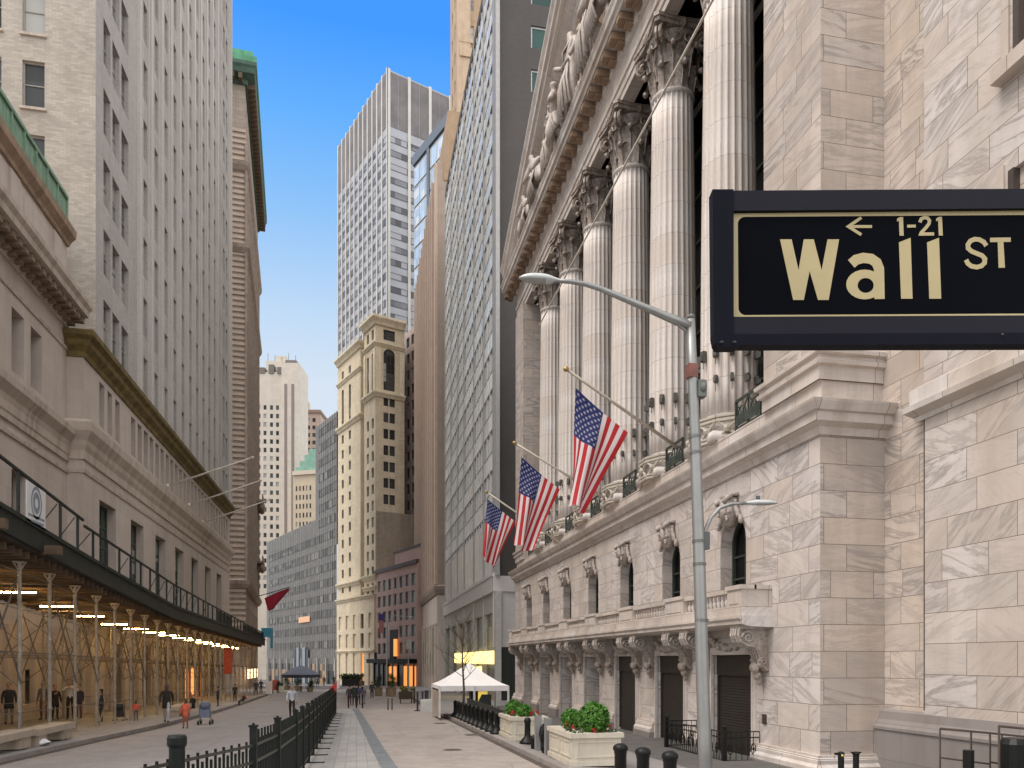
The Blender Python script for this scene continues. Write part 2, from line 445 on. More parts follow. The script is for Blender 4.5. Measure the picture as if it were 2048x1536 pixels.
M_shutter = plain('shutter_metal', (.035, .03, .026), .55, .2, .2, 2)
# ---------------------------------------------------------------- windows
WT = {}
def win_mb(w, h, style, fw=.07):
    m = MB(); B = m.box
    if style == 'pane':       # glass with thin frame
        m.face([(0, 0, 0), (w, 0, 0), (w, 0, h), (0, 0, h)], 1)
        B(0, w, .002, .05, 0, fw); B(0, w, .002, .05, h - fw, h); B(0, fw, .003, .051, fw, h - fw); B(w - fw, w, .003, .051, fw, h - fw)
    elif style == 'sash':
        m.face([(0, 0, 0), (w, 0, 0), (w, 0, h), (0, 0, h)], 1)
        B(0, w, .002, .08, 0, fw); B(0, w, .002, .08, h - fw, h); B(0, fw, .003, .081, fw, h - fw); B(w - fw, w, .003, .081, fw, h - fw)
        B(fw, w - fw, .003, .06, h * .5 - fw * .4, h * .5 + fw * .4)
    elif style == 'sill':
        m.face([(0, 0, 0), (w, 0, 0), (w, 0, h), (0, 0, h)], 1)
        B(0, w, .002, .08, 0, fw); B(0, w, .002, .08, h - fw, h); B(0, fw, .003, .081, fw, h - fw); B(w - fw, w, .003, .081, fw, h - fw)
        B(fw, w - fw, .003, .06, h * .52 - fw * .4, h * .52 + fw * .4)
        B(-.12, w + .12, .1, .42, -.16, -.003, 2)
    elif style == 'grid':
        m.face([(0, 0, 0), (w, 0, 0), (w, 0, h), (0, 0, h)], 1)
        for i in range(4): x = i * (w - fw) / 3; B(x, x + fw, .003, .06, 0, h)
        k = max(2, int(h / 1.3))
        for j in range(k + 1): z = j * (h - fw) / k; B(0, w, .002, .05, z, z + fw)
    return m
def windows(parent, fr, ops, depth, style, mats, limit=100, fw=.07, name='window'):
    """each opening gets its window; past the limit the ones showing smallest become one stuff part"""
    def dist(o):
        x, y, _ = fr.P((o[0] + o[1]) / 2, 0, 0); return math.hypot(x, y)
    used = parent.get('_nw', 0); room = max(0, limit - used)
    vis = []
    ops = sorted(ops, key=lambda o: dist(o) / ((o[1] - o[0]) * (o[3] - o[2])) ** .5 + (0 if in_view(fr, o) else 1e6))
    first, rest = ops[:room], ops[room:]
    po = Vector(parent['_o'])
    for o in first:
        w, h = round(o[1] - o[0], 2), round(o[3] - o[2], 2); key = (w, h, style, fw, mats[0].name, mats[1].name)
        if key not in WT:
            tmp = win_mb(w, h, style, fw); ob = tmp.build(name, mats); WT[key] = ob.data
            bpy.data.objects.remove(ob)
        ob = bpy.data.objects.new(name, WT[key]); COL.objects.link(ob); ob.parent = parent
        ob.location = Vector(fr.P(o[0], -depth, o[2])) - po; ob.rotation_euler = (0, 0, fr.rot())
    parent['_nw'] = used + len(first)
    if rest:
        m = MB(); rz = Matrix.Rotation(fr.rot(), 4, 'Z'); cache = {}
        for o in rest:
            w, h = round(o[1] - o[0], 2), round(o[3] - o[2], 2)
            if (w, h) not in cache: cache[(w, h)] = win_mb(w, h, style, fw)
            m.add(cache[(w, h)], Matrix.Translation(fr.P(o[0], -depth, o[2])) @ rz)
        ob = m.build('windows', mats, parent); ob['kind'] = 'stuff'
def in_view(fr, o):
    x, y, z = fr.P((o[0] + o[1]) / 2, 0, (o[2] + o[3]) / 2)
    D = x * SY + y * CY
    if D < .1: return False
    a = (x * CY - y * SY) / D; py = 1320 - (z - HC) / D * F
    return -60 < 1024 + a * F < 2100 and -60 < py < 1600
def grid(us, zs): return [(a, b, c, d) for a, b in us for c, d in zs]
def spaced(start, end, pitch, width):
    r = []; n = int((end - start) / pitch + .5)
    off = ((end - start) - n * pitch) / 2 + (pitch - width) / 2
    for i in range(n): r.append((start + off + i * pitch, start + off + i * pitch + width))
    return r
def corners(P, d, L, W, side='L'):
    """clockwise footprint; P = near corner on the street side; d = street direction; W = depth away from the street"""
    l = math.hypot(*d); d = (d[0] / l, d[1] / l); r = (d[1], -d[0])
    if side == 'R': return [P, (P[0] + d[0] * L, P[1] + d[1] * L), (P[0] + d[0] * L + r[0] * W, P[1] + d[1] * L + r[1] * W), (P[0] + r[0] * W, P[1] + r[1] * W)]
    q = (P[0] - r[0] * W, P[1] - r[1] * W)
    return [q, (q[0] + d[0] * L, q[1] + d[1] * L), (P[0] + d[0] * L, P[1] + d[1] * L), P]
def frame(c, i):
    a, b = c[i], c[(i + 1) % 4]; dx, dy = b[0] - a[0], b[1] - a[1]
    return Fr(a, (-dy, dx)), math.hypot(dx, dy)
# ================================================================ STOCK EXCHANGE (right)
XN = 11.5
NY0 = 17.5; NY1 = 55.6
OC = [22.1 + 4.8 * i for i in range(7)]        # opening centres
CC = [24.5 + 4.8 * i for i in range(6)]        # column centres
nyse = thing('exchange_building', 'white marble neoclassical building with six fluted columns and a carved pediment', 'building', (XN, 36.5, -.4))
fN = Fr((XN, 0), (-1, 0))                       # u = world y
PN = fN.P
def arch_ops(): return [(c - .83, c + .83) for c in OC]
# podium wall with door openings and arched window openings
m = MB()
ops = [(c - 1.3, c + 1.3, -1.5, 2.66) for c in OC] + [(c - .83, c + .83, 4.35, 6.15) for c in OC]
# arched heads approximated by stepped cells: leave a square head opening then fill spandrels
ops = [(a, b, c, (d if d < 3 else 6.98)) for a, b, c, d in ops]
m.wall(fN, NY0, NY1, -1.6, 8.2, ops[:7], 1.0); W_ = MB(); W_.wall(fN, NY0, NY1, -1.6, 8.2, ops, .75)
if True:
    m = MB(); m.wall(fN, NY0, NY1, -1.6, 3.4, ops[:7], 1.0); m.wall(fN, NY0, NY1, 3.4, 8.2, ops[7:], .75)
for c in OC:
    r = .83; zc = 6.15; k = 12
    for i in range(k):
        t0, t1 = math.pi * i / k, math.pi * (i + 1) / k
        a0, z0 = c + r * math.cos(t0), zc + r * math.sin(t0); a1, z1 = c + r * math.cos(t1), zc + r * math.sin(t1)
        m.face([PN(a0, .001, z0), PN(a0, .001, 6.99), PN(a1, .001, 6.99), PN(a1, .001, z1)], 0)
        m.face([PN(a0, 0, z0), PN(a1, 0, z1), PN(a1, -.75, z1), PN(a0, -.75, z0)], 0)
# far end and near return
m.face([(XN, NY1, -1.2), (XN + 14, NY1, -1.2), (XN + 14, NY1, 8.2), (XN, NY1, 8.2)])
m.build('podium_wall', [M_marble], nyse)
m = MB()
fR = Fr((30, NY0), (0, -1))
m.face([(XN, NY0, -1.2), (15, NY0, -1.2), (15, NY0, 8.2), (XN, NY0, 8.2)])
m.build('podium_return', [M_marble2], nyse)
# plinth moulding and granite foot between doors
PLN = [(-.05, .09), (.10, .09), (.10, .03), (.16, -.03), (.16, -.13), (.24, -.21), (.24, -.33), (-.05, -.33)]
segs = []; prev = NY0
for c in OC: segs.append((prev, c - 1.5)); prev = c + 1.5
segs.append((prev, NY1))
m = MB(); g = MB()
for a, b in segs:
    m.extrude(fN, PLN, a, b, 0, .9 if a == NY0 else 0, 0)
    g.fb(fN, a - (.25 if a == NY0 else 0), b, -.05, .27, -1.6, -.333)
fRet = Fr((XN, NY0), (0, -1))    # u runs toward -X
m.extrude(fRet, PLN, -1.9, 0, 0, 0, 1)
g.fb(fRet, -1.9, .27, -.05, .27, -1.6, -.333)
m.build('plinth', [M_mtrim], nyse); g.build('foot', [M_granite], nyse)
# door frames, shutters, keystones
def shutter_mb():
    m = MB(); z = -1.1; 
    while z < 2.0:
        m.box(0, 2.6, 0, .035, z, z + .075); m.box(0, 2.6, -.01, .0, z + .075, z + .09); z += .09
    m.box(0, 2.6, -.02, .12, 2.02, 2.66)
    m.box(0, .07, .03, .1, -.5, 2.0); m.box(2.53, 2.6, .03, .1, -.5, 2.0); m.box(0, 2.6, -.06, -.02, -1.5, 2.6)
    return m
sm = shutter_mb().build('roller_shutter', [M_shutter])
for i, c in enumerate(OC):
    o = sm if i == 0 else sm.copy()
    if i: COL.objects.link(o)
    o.parent = nyse; o.location = Vector(fN.P(c - 1.3, -.22 if i < 3 else -.95, 0)) - Vector(nyse['_o']) ; o.rotation_euler = (0, 0, fN.rot())
m = MB()
for c in OC:
    for s in (-1, 1):
        m.fb(fN, min(c + s * 1.3, c + s * 1.49), max(c + s * 1.3, c + s * 1.49), -.02, .06, -1.2, 2.9)
        m.fb(fN, min(c + s * 1.3, c + s * 1.37), max(c + s * 1.3, c + s * 1.37), .061, .10, -1.2, 2.85)
    m.fb(fN, c - 1.3, c + 1.3, -.02, .08, 2.662, 2.9)
m.build('door_frame', [M_mtrim], nyse)
# arched window glass and frame
a = MB()
for i in range(12):
    t0, t1 = math.pi * i / 12, math.pi * (i + 1) / 12
    a.face([(.83, 0, 1.8), (.83 + .83 * math.cos(t0), 0, 1.8 + .83 * math.sin(t0)), (.83 + .83 * math.cos(t1), 0, 1.8 + .83 * math.sin(t1))], 1)
    a.box8([(.83 + .83 * math.cos(t0), 0, 1.8 + .83 * math.sin(t0)), (.83 + .83 * math.cos(t0), .1, 1.8 + .83 * math.sin(t0)), (.83 + .83 * math.cos(t1), .1, 1.8 + .83 * math.sin(t1)), (.83 + .83 * math.cos(t1), 0, 1.8 + .83 * math.sin(t1)),
            (.83 + .75 * math.cos(t0), 0, 1.8 + .75 * math.sin(t0)), (.83 + .75 * math.cos(t0), .1, 1.8 + .75 * math.sin(t0)), (.83 + .75 * math.cos(t1), .1, 1.8 + .75 * math.sin(t1)), (.83 + .75 * math.cos(t1), 0, 1.8 + .75 * math.sin(t1))], 0)
a.face([(0, 0, 0), (1.66, 0, 0), (1.66, 0, 1.8), (0, 0, 1.8)], 1)
a.box(0, .08, 0, .1, 0, 1.8); a.box(1.58, 1.66, 0, .1, 0, 1.8); a.box(.8, .86, 0, .08, 0, 2.6); a.box(.08, 1.58, 0, .07, 1.4, 1.47); a.box(.08, 1.58, 0, .07, .7, .76)
am = a.build('arched_window', [M_frame_dk, M_blackglass])
for i, c in enumerate(OC):
    o = am if i == 0 else am.copy()
    if i: COL.objects.link(o)
    o.parent = nyse; o.location = Vector(fN.P(c - .83, -.5, 4.35)) - Vector(nyse['_o']); o.rotation_euler = (0, 0, fN.rot())
# keystones: carved cartouches with swags
def keystone_mb():
    m = MB(); rnd = random.Random(5)
    m.box8([(-.22, 0, -.1), (.22, 0, -.1), (.22, .28, -.02), (-.22, .28, -.02), (-.34, 0, .75), (.34, 0, .75), (.34, .42, .75), (-.34, .42, .75)])
    m.ball((0, .36, .38), .2, .14, .26, 10, 8)
    m.ball((0, .5, .40), .06, .06, .07, 8, 5)
    m.tube([(-.36, .25, .82), (-.38, .42, .72), (-.26, .46, .62), (-.2, .4, .72)], .07, 6)
    m.tube([(.36, .25, .82), (.38, .42, .72), (.26, .46, .62), (.2, .4, .72)], .07, 6)
    for s in (-1, 1):
        for j in range(9):
            t = j / 8; x = s * (.34 + .42 * t); z = .62 - .9 * t + .25 * t * t
            m.ball((x, .12 + .05 * rnd.random(), z), .075 * (1.2 - .5 * t), .08, .09, 7, 5, 0, .15)
    for j in range(14): m.ball((rnd.uniform(-.3, .3), .25 + rnd.uniform(0, .12), rnd.uniform(.05, .8)), .06, .06, .06, 6, 4, 0, .2)
    m.box(-.42, .42, 0, .3, .80, .90)
    return m
km = keystone_mb().build('keystone', [M_mdirt], smooth=True)
for i, c in enumerate(OC):
    o = km if i == 0 else km.copy()
    if i: COL.objects.link(o)
    o.parent = nyse; o.location = Vector(fN.P(c, -.03, 6.75)) - Vector(nyse['_o']); o.rotation_euler = (0, 0, fN.rot())
# balcony
BY0, BY1 = 19.7, 53.4; BX = 1.05
m = MB()
m.extrude(fN, [(-.05, 3.75), (BX, 3.75), (BX, 3.67), (BX - .06, 3.60), (BX - .06, 3.52), (BX - .3, 3.45), (-.05, 3.42)], BY0, BY1)
m.fb(fN, BY0 + .08, BY1 - .08, -.05, BX - .1, 3.751, 4.0)
bal = m.build('balcony', [M_mtrim], nyse)
b2 = MB(); pm = MB(); rl = MB()
peds = [(BY0 + .12, BY0 + .95)] + [(c + 2.4 - .75, c + 2.4 + .75) for c in OC[:-1]] + [(BY1 - .95, BY1 - .12)]
for a_, b_ in peds:
    pm.fb(fN, a_, b_, BX - .52, BX - .12, 4.0, 4.50)
    pm.fb(fN, a_ + .14, b_ - .14, BX - .12, BX - .10, 4.1, 4.42)
    pm.fb(fN, a_ - .05, b_ + .05, BX - .56, BX - .07, 4.50, 4.62)
for i in range(len(peds) - 1):
    a_, b_ = peds[i][1], peds[i + 1][0]
    rl.fb(fN, a_, b_, BX - .48, BX - .16, 4.44, 4.56); rl.fb(fN, a_, b_, BX - .44, BX - .2, 4.0, 4.06)
    n = max(3, int((b_ - a_) / .24))
    for k in range(n):
        x, y, z = fN.P(a_ + (k + .5) * (b_ - a_) / n, BX - .32, 4.06)
        b2.lathe((x, y, z), [(.05, 0), (.05, .04), (.085, .12), (.075, .18), (.035, .28), (.05, .34), (.05, .38)], 8)
pm.fb(fN, BY0 + .121, BY0 + .5, -.02, BX - .52, 4.0, 4.5); pm.fb(fN, BY0 + .07, BY0 + .55, -.02, BX - .5, 4.50, 4.619)
pm.build('pedestals', [M_mtrim], bal); rl.build('rail', [M_mtrim], bal); b2.build('balusters', [M_mtrim], bal, smooth=True)
# consoles: scroll brackets under the balcony
def console_mb():
    m = MB(); w = .42
    prof = [(0, 0)]
    pts = [(0.95, 0.0), (0.98, -.18), (.9, -.36), (.72, -.46), (.5, -.5), (.36, -.62), (.3, -.8), (.24, -1.0), (.1, -1.15), (0, -1.2)]
    prof = [(0, 0)] + pts
    k = len(prof); b = len(m.v)
    for x in (-w / 2, w / 2):
        for n, z in prof: m.v.append((x, n, z))
    for i in range(k):
        j = (i + 1) % k; m.f.append((b + i, b + j, b + k + j, b + k + i)); m.m.append(0)
    m.f.append(tuple(b + i for i in range(k))); m.m.append(0); m.f.append(tuple(b + k + i for i in reversed(range(k)))); m.m.append(0)
    for s in (-1, 1):
        # scroll discs on the sides
        x = s * w / 2
        for cy, cz, r in ((.66, -.24, .2), (.2, -.92, .12)):
            pts = [(x + s * .03, cy + r * (1 - t / 20) * math.cos(t * .55), cz + r * (1 - t / 20) * math.sin(t * .55)) for t in range(18)]
            m.tube(pts, .035, 6)
        m.tube([(x + s * .01, p[0] * .97, p[1]) for p in pts and prof[1:]], .04, 5)
    for x in (-.13, 0, .13): m.tube([(x, n + .02, z) for n, z in prof[1:]], .045, 5)
    m.ball((0, .34, -1.1), .2, .13, .16, 9, 6, 0, .06); m.ball((0, .25, -1.32), .14, .11, .14, 8, 6, 0, .1); m.ball((0, .18, -1.5), .08, .08, .12, 8, 5)
    for x in (-.14, .14): m.ball((x, .26, -1.0), .1, .1, .12, 7, 5, 0, .1)
    m.box(-.34, .34, 0, .92, 0, .1)
    return m
cm = console_mb().build('console', [M_mdirt], smooth=False)
cons = [BY0 + .5] + [c + 2.4 + s * .75 for c in OC[:-1] for s in (-1, 1)] + [BY1 - .5]
for i, y in enumerate(cons):
    o = cm if i == 0 else cm.copy()
    if i: COL.objects.link(o)
    o.parent = nyse; o.location = Vector(fN.P(y, -.02, 3.38)) - Vector(nyse['_o']); o.rotation_euler = (0, 0, fN.rot())
# garlands of carving between the consoles over the doors
m = MB(); rnd = random.Random(9)
for c in OC:
    m.fb(fN, c - 1.5, c + 1.5, -.02, .1, 3.2, 3.43)
    for k in range(26):
        t = k / 25; u = c - 1.25 + 2.5 * t; z = 3.18 - .3 * math.sin(math.pi * t)
        p = fN.P(u, .12 + rnd.random() * .08, z + rnd.uniform(-.05, .05)); m.ball(p, .1, .1, .09, 6, 5, 0, .2)
m.build('garlands', [M_mdirt], nyse)
# podium cornice
CPR = [(-.05, 8.2), (.06, 8.2), (.10, 8.32), (.12, 8.38), (.30, 8.48), (.32, 8.70), (.40, 8.72), (.50, 8.90), (.52, 8.96), (-.05, 9.02)]
m = MB()
m.extrude(fN, CPR, NY0, NY1, 0, 1, .6)
m.extrude(fRet, CPR, -2.1, 0, 0, 0, 1)
# upper parapet course set back
m.fb(fN, NY0 + .12, NY1, -3.6, -.12, 8.9, 9.62); m.build('podium_cornice', [M_mtrim], nyse)
m = MB()
m.fb(fN, NY0 + .1, NY1, -3.4, -.10, 9.62, 9.66)
m.build('terrace', [M_mtrim], nyse)
# near pier base mouldings + pier, far pilaster
def pier(y0, y1, back, nm):
    m = MB()
    X0 = 0.03
    m.box(XN + X0, XN + back, y0 + .02, y1, 10.45, 27.7)
    return m.build(nm, [M_marble2], nyse)
pp = [(-.05, 9.64), (.0, 9.64), (.0, 10.0), (.10, 10.02), (.12, 10.12), (.06, 10.17), (.06, 10.24), (.16, 10.28), (.17, 10.38), (.0, 10.5), (-.05, 10.5)]
m = MB()
m.extrude(fN, pp, NY0 + .05, 20.35, 0, 1, 1)
fRb = Fr((XN, NY0 + .05), (0, -1)); m.extrude(fRb, pp, -2.0, 0, 0, 0, 1)
m.extrude(fN, pp, 52.9, NY1, 0, 1, 1)
m.box(XN + .001, XN + 2, NY0 + .051, 20.35, 9.64, 10.46); m.box(XN + .001, XN + 2, 52.9, NY1, 9.64, 10.46)
m.build('pier_base', [M_mtrim], nyse)
pier(NY0, 20.3, 3.0, 'pier'); pier(52.95, NY1, 3.0, 'pier')
# near capital of far pilaster + fluted columns
RC = .96
def flute(r, a, z):
    ph = (a * 24 / (2 * math.pi)) % 1
    d = max(0.0, math.sin(math.pi * ph)) ** .5
    return r * (1 - .078 * d)
def col_mb():
    m = MB(); prof = []
    H = 14.3
    for i in range(15):
        t = i / 14; prof.append((RC * (1 - .14 * t ** 1.8), .0 + H * t))
    m.lathe((0, 0, 0), prof, 144, 0, flute)
    m.lathe((0, 0, H), [(RC * .86, 0), (RC * .92, .05), (RC * .92, .14), (RC * .84, .2)], 40)
    return m
def base_mb():
    m = MB()
    m.lathe((0, 0, 0), [(RC * 1.18, 0), (RC * 1.2, .06), (RC * 1.2, .18), (RC * 1.2, .25), (RC * 1.2, .28), (RC * 1.15, .36), (RC * 1.18, .42), (RC * 1.2, .46), (RC * 1.2, .55), (RC * 1.15, .62), (RC * 1.02, .66), (RC, .72)], 40)
    m.box(-RC * 1.2, RC * 1.2, -RC * 1.2, RC * 1.2, -.3, -.002)
    return m
def cap_mb():
    m = MB(); H = 2.05; r0 = RC * .84
    m.lathe((0, 0, 0), [(r0, 0), (r0 * .98, .6), (r0 * 1.02, 1.2), (r0 * 1.15, 1.6), (r0 * 1.3, 1.78)], 24)
    rnd = random.Random(3)
    def leaf(an, z0, h, w, out):
        n = 6; L = []
        for i in range(n + 1):
            t = i / n; zz = z0 + h * math.sin(min(1, t * 1.12) * math.pi / 2) - (.16 * h * max(0, t - .75) * 4)
            rr = r0 + .05 + out * (t ** 3) * 1.0 + .05 * math.sin(t * 3)
            ww = w * (1 - .25 * t) * (1.0 if i % 2 else 1.16) * (.55 if i == n else 1)
            L.append((zz, rr, ww))
        for th in (0, .06):
            for i in range(n):
                (z1, r1, w1), (z2, r2, w2) = L[i], L[i + 1]; r1 -= th; r2 -= th
                ca, sa = math.cos(an), math.sin(an)
                def q(r, w, z, b=0): return (r * ca - w * sa, r * sa + w * ca, z)
                m.face([q(r1 - .05, -w1, z1), q(r1 + .03, 0, z1), q(r2 + .03, 0, z2), q(r2 - .05, -w2, z2)])
                m.face([q(r1 + .03, 0, z1), q(r1 - .05, w1, z1), q(r2 - .05, w2, z2), q(r2 + .03, 0, z2)])
        # curled lip
        z, r, w_ = L[-1]; ca, sa = math.cos(an), math.sin(an)
        m.ball((r * ca, r * sa, z - .05), .12, .12, .1, 7, 5, 0, .15)
        m.tube([(r0 * ca + .06 * ca, r0 * sa + .06 * sa, z0), ((r0 + .12 + out * .2) * ca, (r0 + .12 + out * .2) * sa, z0 + h * .6)], .035, 5)
    for k in range(8): leaf(2 * math.pi * k / 8, .0, .78, .27, .34)
    for k in range(8): leaf(2 * math.pi * (k + .5) / 8, .35, 1.05, .25, .42)
    for k in range(4):
        an = math.pi / 4 + k * math.pi / 2; ca, sa = math.cos(an), math.sin(an)
        for s in (-1, 1):
            pts = []
            for t in range(16):
                rad = .30 * (1 - t / 18); ph = 2.4 - t * .62
                rr = 1.30 + rad * math.cos(ph); zz = 1.48 + rad * math.sin(ph)
                pts.append((rr * ca - s * .09 * sa, rr * sa + s * .09 * ca, zz))
            stem = [((r0 + .1) * ca - s * .4 * sa, (r0 + .1) * sa + s * .4 * ca, .95), ((r0 + .18) * ca - s * .3 * sa, (r0 + .18) * sa + s * .3 * ca, 1.35)]
            m.tube(stem + pts, [.05, .07] + [.075] * 16, 6)
        an2 = k * math.pi / 2; ca, sa = math.cos(an2), math.sin(an2)
        for s in (-1, 1):
            pts = []
            for t in range(11):
                rad = .17 * (1 - t / 13); ph = math.pi / 2 - s * 0 - t * .6
                pts.append(((1.0) * ca - s * (.22 - rad * math.cos(ph)) * sa, 1.0 * sa + s * (.22 - rad * math.cos(ph)) * ca, 1.5 + rad * math.sin(ph)))
            m.tube(pts, .045, 5)
        m.ball((1.12 * ca, 1.12 * sa, 1.9), .15, .15, .17, 8, 6, 0, .1)
    # abacus with concave sides
    for zz, g in ((1.80, 0), (1.93, .06)):
        pts = []
        for k in range(4):
            a0 = -math.pi / 4 + k * math.pi / 2
            c0 = ((1.62 + g) * math.cos(a0 + .06), (1.62 + g) * math.sin(a0 + .06)); c1 = ((1.62 + g) * math.cos(a0 + math.pi / 2 - .06), (1.62 + g) * math.sin(a0 + math.pi / 2 - .06))
            mid = ((.98 + g) * math.cos(a0 + math.pi / 4), (.98 + g) * math.sin(a0 + math.pi / 4))
            for i in range(7):
                t = i / 6; pts.append((c0[0] * (1 - t) ** 2 + 2 * t * (1 - t) * mid[0] * 1.0 + c1[0] * t * t, c0[1] * (1 - t) ** 2 + 2 * t * (1 - t) * mid[1] + c1[1] * t * t))
        b = len(m.v); n = len(pts)
        for z in (zz, zz + .125):
            for x, y in pts: m.v.append((x, y, z))
        for i in range(n):
            j = (i + 1) % n; m.f.append((b + i, b + j, b + n + j, b + n + i)); m.m.append(0)
        m.f.append(tuple(b + n + i for i in range(n))); m.m.append(0); m.f.append(tuple(b + i for i in reversed(range(n)))); m.m.append(0)
    return m
cme = col_mb().build('column', [M_mcol], smooth=True); cap = cap_mb().build('capital', [M_cap], smooth=False); cbs = base_mb().build('column_base', [M_mtrim], smooth=True)
# dark bracket floodlights in two rings round each shaft
br = MB(); LB = []
for k in range(12):
    a_ = 2 * math.pi * k / 12 + .15; ca, sa = math.cos(a_), math.sin(a_)
    for z, s in ((2.05, 1.0), (1.15, .7)):
        M = Matrix.Translation((ca * (RC + .08), sa * (RC + .08), z)) @ Matrix.Rotation(a_, 4, 'Z')
        b0 = MB(); b0.box(-.1, .05, -.075 * s, .075 * s, -.16 * s, .2 * s); b0.box(.05, .11, -.06 * s, .06 * s, -.13 * s, .05); b0.tube([(0, 0, -.4), (0, 0, -.16)], .015, 4)
        br.add(b0, M); LB.append((b0, M, s))
brm = br.build('bracket_band', [plain('bracket_grey', (.10, .095, .085), .6)])
LM = {}
brm2 = brm.data
for i, y in enumerate(CC):
    if i == 0: c, k, b_, l_ = cme, cap, cbs, brm
    else:
        c, k, b_, l_ = cme.copy(), cap.copy(), cbs.copy(), bpy.data.objects.new('light_brackets', brm2)
        for o in (c, k, b_, l_): COL.objects.link(o)
    c.parent = nyse; c.location = Vector((12.6, y, 10.75)) - Vector(nyse['_o']); c.rotation_euler = (0, 0, .07 * i)
    k.parent = c; k.scale = (1, 1, 1.22); k.location = (0, 0, 14.45); k.rotation_euler = (0, 0, -.07 * i)
    b_.parent = c; b_.location = (0, 0, -.72); b_.rotation_euler = (0, 0, -.07 * i)
    l_.parent = c; l_.location = (0, 0, 0)
    if i < 4:
        for q, (b0, M, s) in enumerate(LB):
            if s not in LM: LM[s] = b0.build('light_bracket', [MT['bracket_grey']]); o = LM[s]
            else: o = LM[s].copy(); COL.objects.link(o)
            o.parent = c; o.matrix_local = M
        bpy.data.objects.remove(l_)
    else: l_['kind'] = 'stuff'
# stone pedestals under the columns and metal balustrades between
m = MB(); tr = MB()
for y in CC:
    m.box(XN + .12, XN + 2.6, y - 1.45, y + 1.45, 9.66, 9.72); m.lathe((12.9, y, 9.66), [(1.5, 0), (1.5, .12), (1.4, .2)], 20)
    p = onX(1400, 900, XN)  # carved guard in front of each column foot
    for k in range(7):
        a0 = math.pi * (.5 + k / 7); a1 = math.pi * (.5 + (k + 1) / 7)
        for z in (9.72, 9.84, 10.38, 10.52):
            tr.tube([(12.9 + 1.62 * math.cos(a0) , y + 1.62 * math.sin(a0), z + .02), (12.9 + 1.62 * math.cos(a1), y + 1.62 * math.sin(a1), z + .02)], .055 if z < 10 else .07, 5)
        tr.tube([(12.9 + 1.62 * math.cos(a0), y + 1.62 * math.sin(a0), 9.8), (12.9 + 1.62 * math.cos(a1), y + 1.62 * math.sin(a1), 10.4)], .05, 5)
        tr.tube([(12.9 + 1.62 * math.cos(a1), y + 1.62 * math.sin(a1), 9.8), (12.9 + 1.62 * math.cos(a0), y + 1.62 * math.sin(a0), 10.4)], .05, 5)
        tr.ball((12.9 + 1.62 * math.cos((a0 + a1) / 2), y + 1.62 * math.sin((a0 + a1) / 2), 10.1), .13, .13, .13, 6, 4)
m.build('column_plinth', [M_mtrim], nyse)
tr.build('column_guard', [plain('guard_paint', (.46, .42, .36), .6)], nyse)
def panel_mb(L, mi=0):
    m = MB(); m.box(0, L, 0, .06, .86, .94); m.box(0, L, 0, .06, 0, .06); m.box(0, .06, -.01, .07, 0, .9); m.box(L - .06, L, -.01, .07, 0, .9)
    n = max(1, int(L / .7))
    for k in range(n):
        x0, x1 = L * k / n, L * (k + 1) / n; xc = (x0 + x1) / 2
        m.tube([(x0, .03, .06), (x1, .03, .86)], .022, 4); m.tube([(x1, .03, .06), (x0, .03, .86)], .022, 4)
        pts = [(xc + .22 * math.cos(t * math.pi / 6), .03, .46 + .22 * math.sin(t * math.pi / 6)) for t in range(13)]
        m.tube(pts, .025, 4, caps=False); m.ball((xc, .03, .46), .09, .05, .09, 7, 5); m.box(x0 - .015, x0 + .015, .01, .05, .06, .86)
    m.box(0, L, .062, .072, .1, .42)
    return m
pmb = panel_mb(1.55); po = pmb.build('balustrade_panel', [plain('verdigris_iron', (.07, .085, .075), .55, .5, .5, 6)])
spots = [c + s for c in OC for s in (-1.25,)][1:] ; ends = [20.6]
for i, y in enumerate(ends + [c - .8 for c in OC[1:]]):
    o = po if i == 0 else po.copy()
    if i: COL.objects.link(o)
    o.parent = nyse; o.location = Vector((11.66, y, 9.66)) - Vector(nyse['_o']); o.rotation_euler = (0, 0, fN.rot())
# glass wall behind the columns
m = MB()
m.face([(15.6, NY0, 9), (15.6, NY1, 9), (15.6, NY1, 28), (15.6, NY0, 28)], 1)
for k in range(20): m.box(15.45, 15.59, NY0 + 1 + k * 1.95, NY0 + 1.1 + k * 1.95, 9, 28)
for k in range(9): m.box(15.48, 15.61, NY0, NY1, 9.2 + k * 2.1, 9.3 + k * 2.1)
m.build('glass_wall', [M_frame_dk, M_blackglass], nyse)
# entablature: architrave fasciae, frieze, modillions, cornice
ED = 11.72 - XN
EP = [(-.8, 27.7), (-ED - 0, 27.7), (-ED, 28.0), (-ED + .06, 28.02), (-ED + .06, 28.35), (-ED + .13, 28.37), (-ED + .15, 28.55), (-ED + .02, 28.6), (-ED + .02, 29.35), (-ED + .1, 29.4), (-ED + .2, 29.55), (-ED + .2, 29.95), (-.8, 29.95)]
ent = MB(); ent.extrude(fN, EP, NY0 - .2, NY1 + .2, 0, 0, 0)
eo = ent.build('entablature', [M_mtrim], nyse)
m = MB()
CP = [(-1, 29.95), (.62, 29.95), (.66, 30.1), (.78, 30.16), (.8, 30.36), (.88, 30.5), (.88, 30.58), (-1, 30.62)]
m.extrude(fN, CP, NY0 - .9, NY1 + 1.2)
m.build('cornice', [M_mtrim], nyse)
m = MB(); md = MB()
y = NY0 - .4
while y < NY1 + .9:
    m.fb(fN, y, y + .52, -.02, .56, 29.62, 29.93); m.fb(fN, y + .06, y + .46, .561, .60, 29.68, 29.9); m.fb(fN, y + .06, y + .46, -.015, .3, 29.5, 29.62)
    md.fb(fN, y + .56, y + .98, -.02, .50, 29.93, 29.945)
    y += 1.06
m.build('modillions', [plain('marble_brown', (.27, .185, .125), .8, 0, .35, 1.6, .2, .7)], nyse)
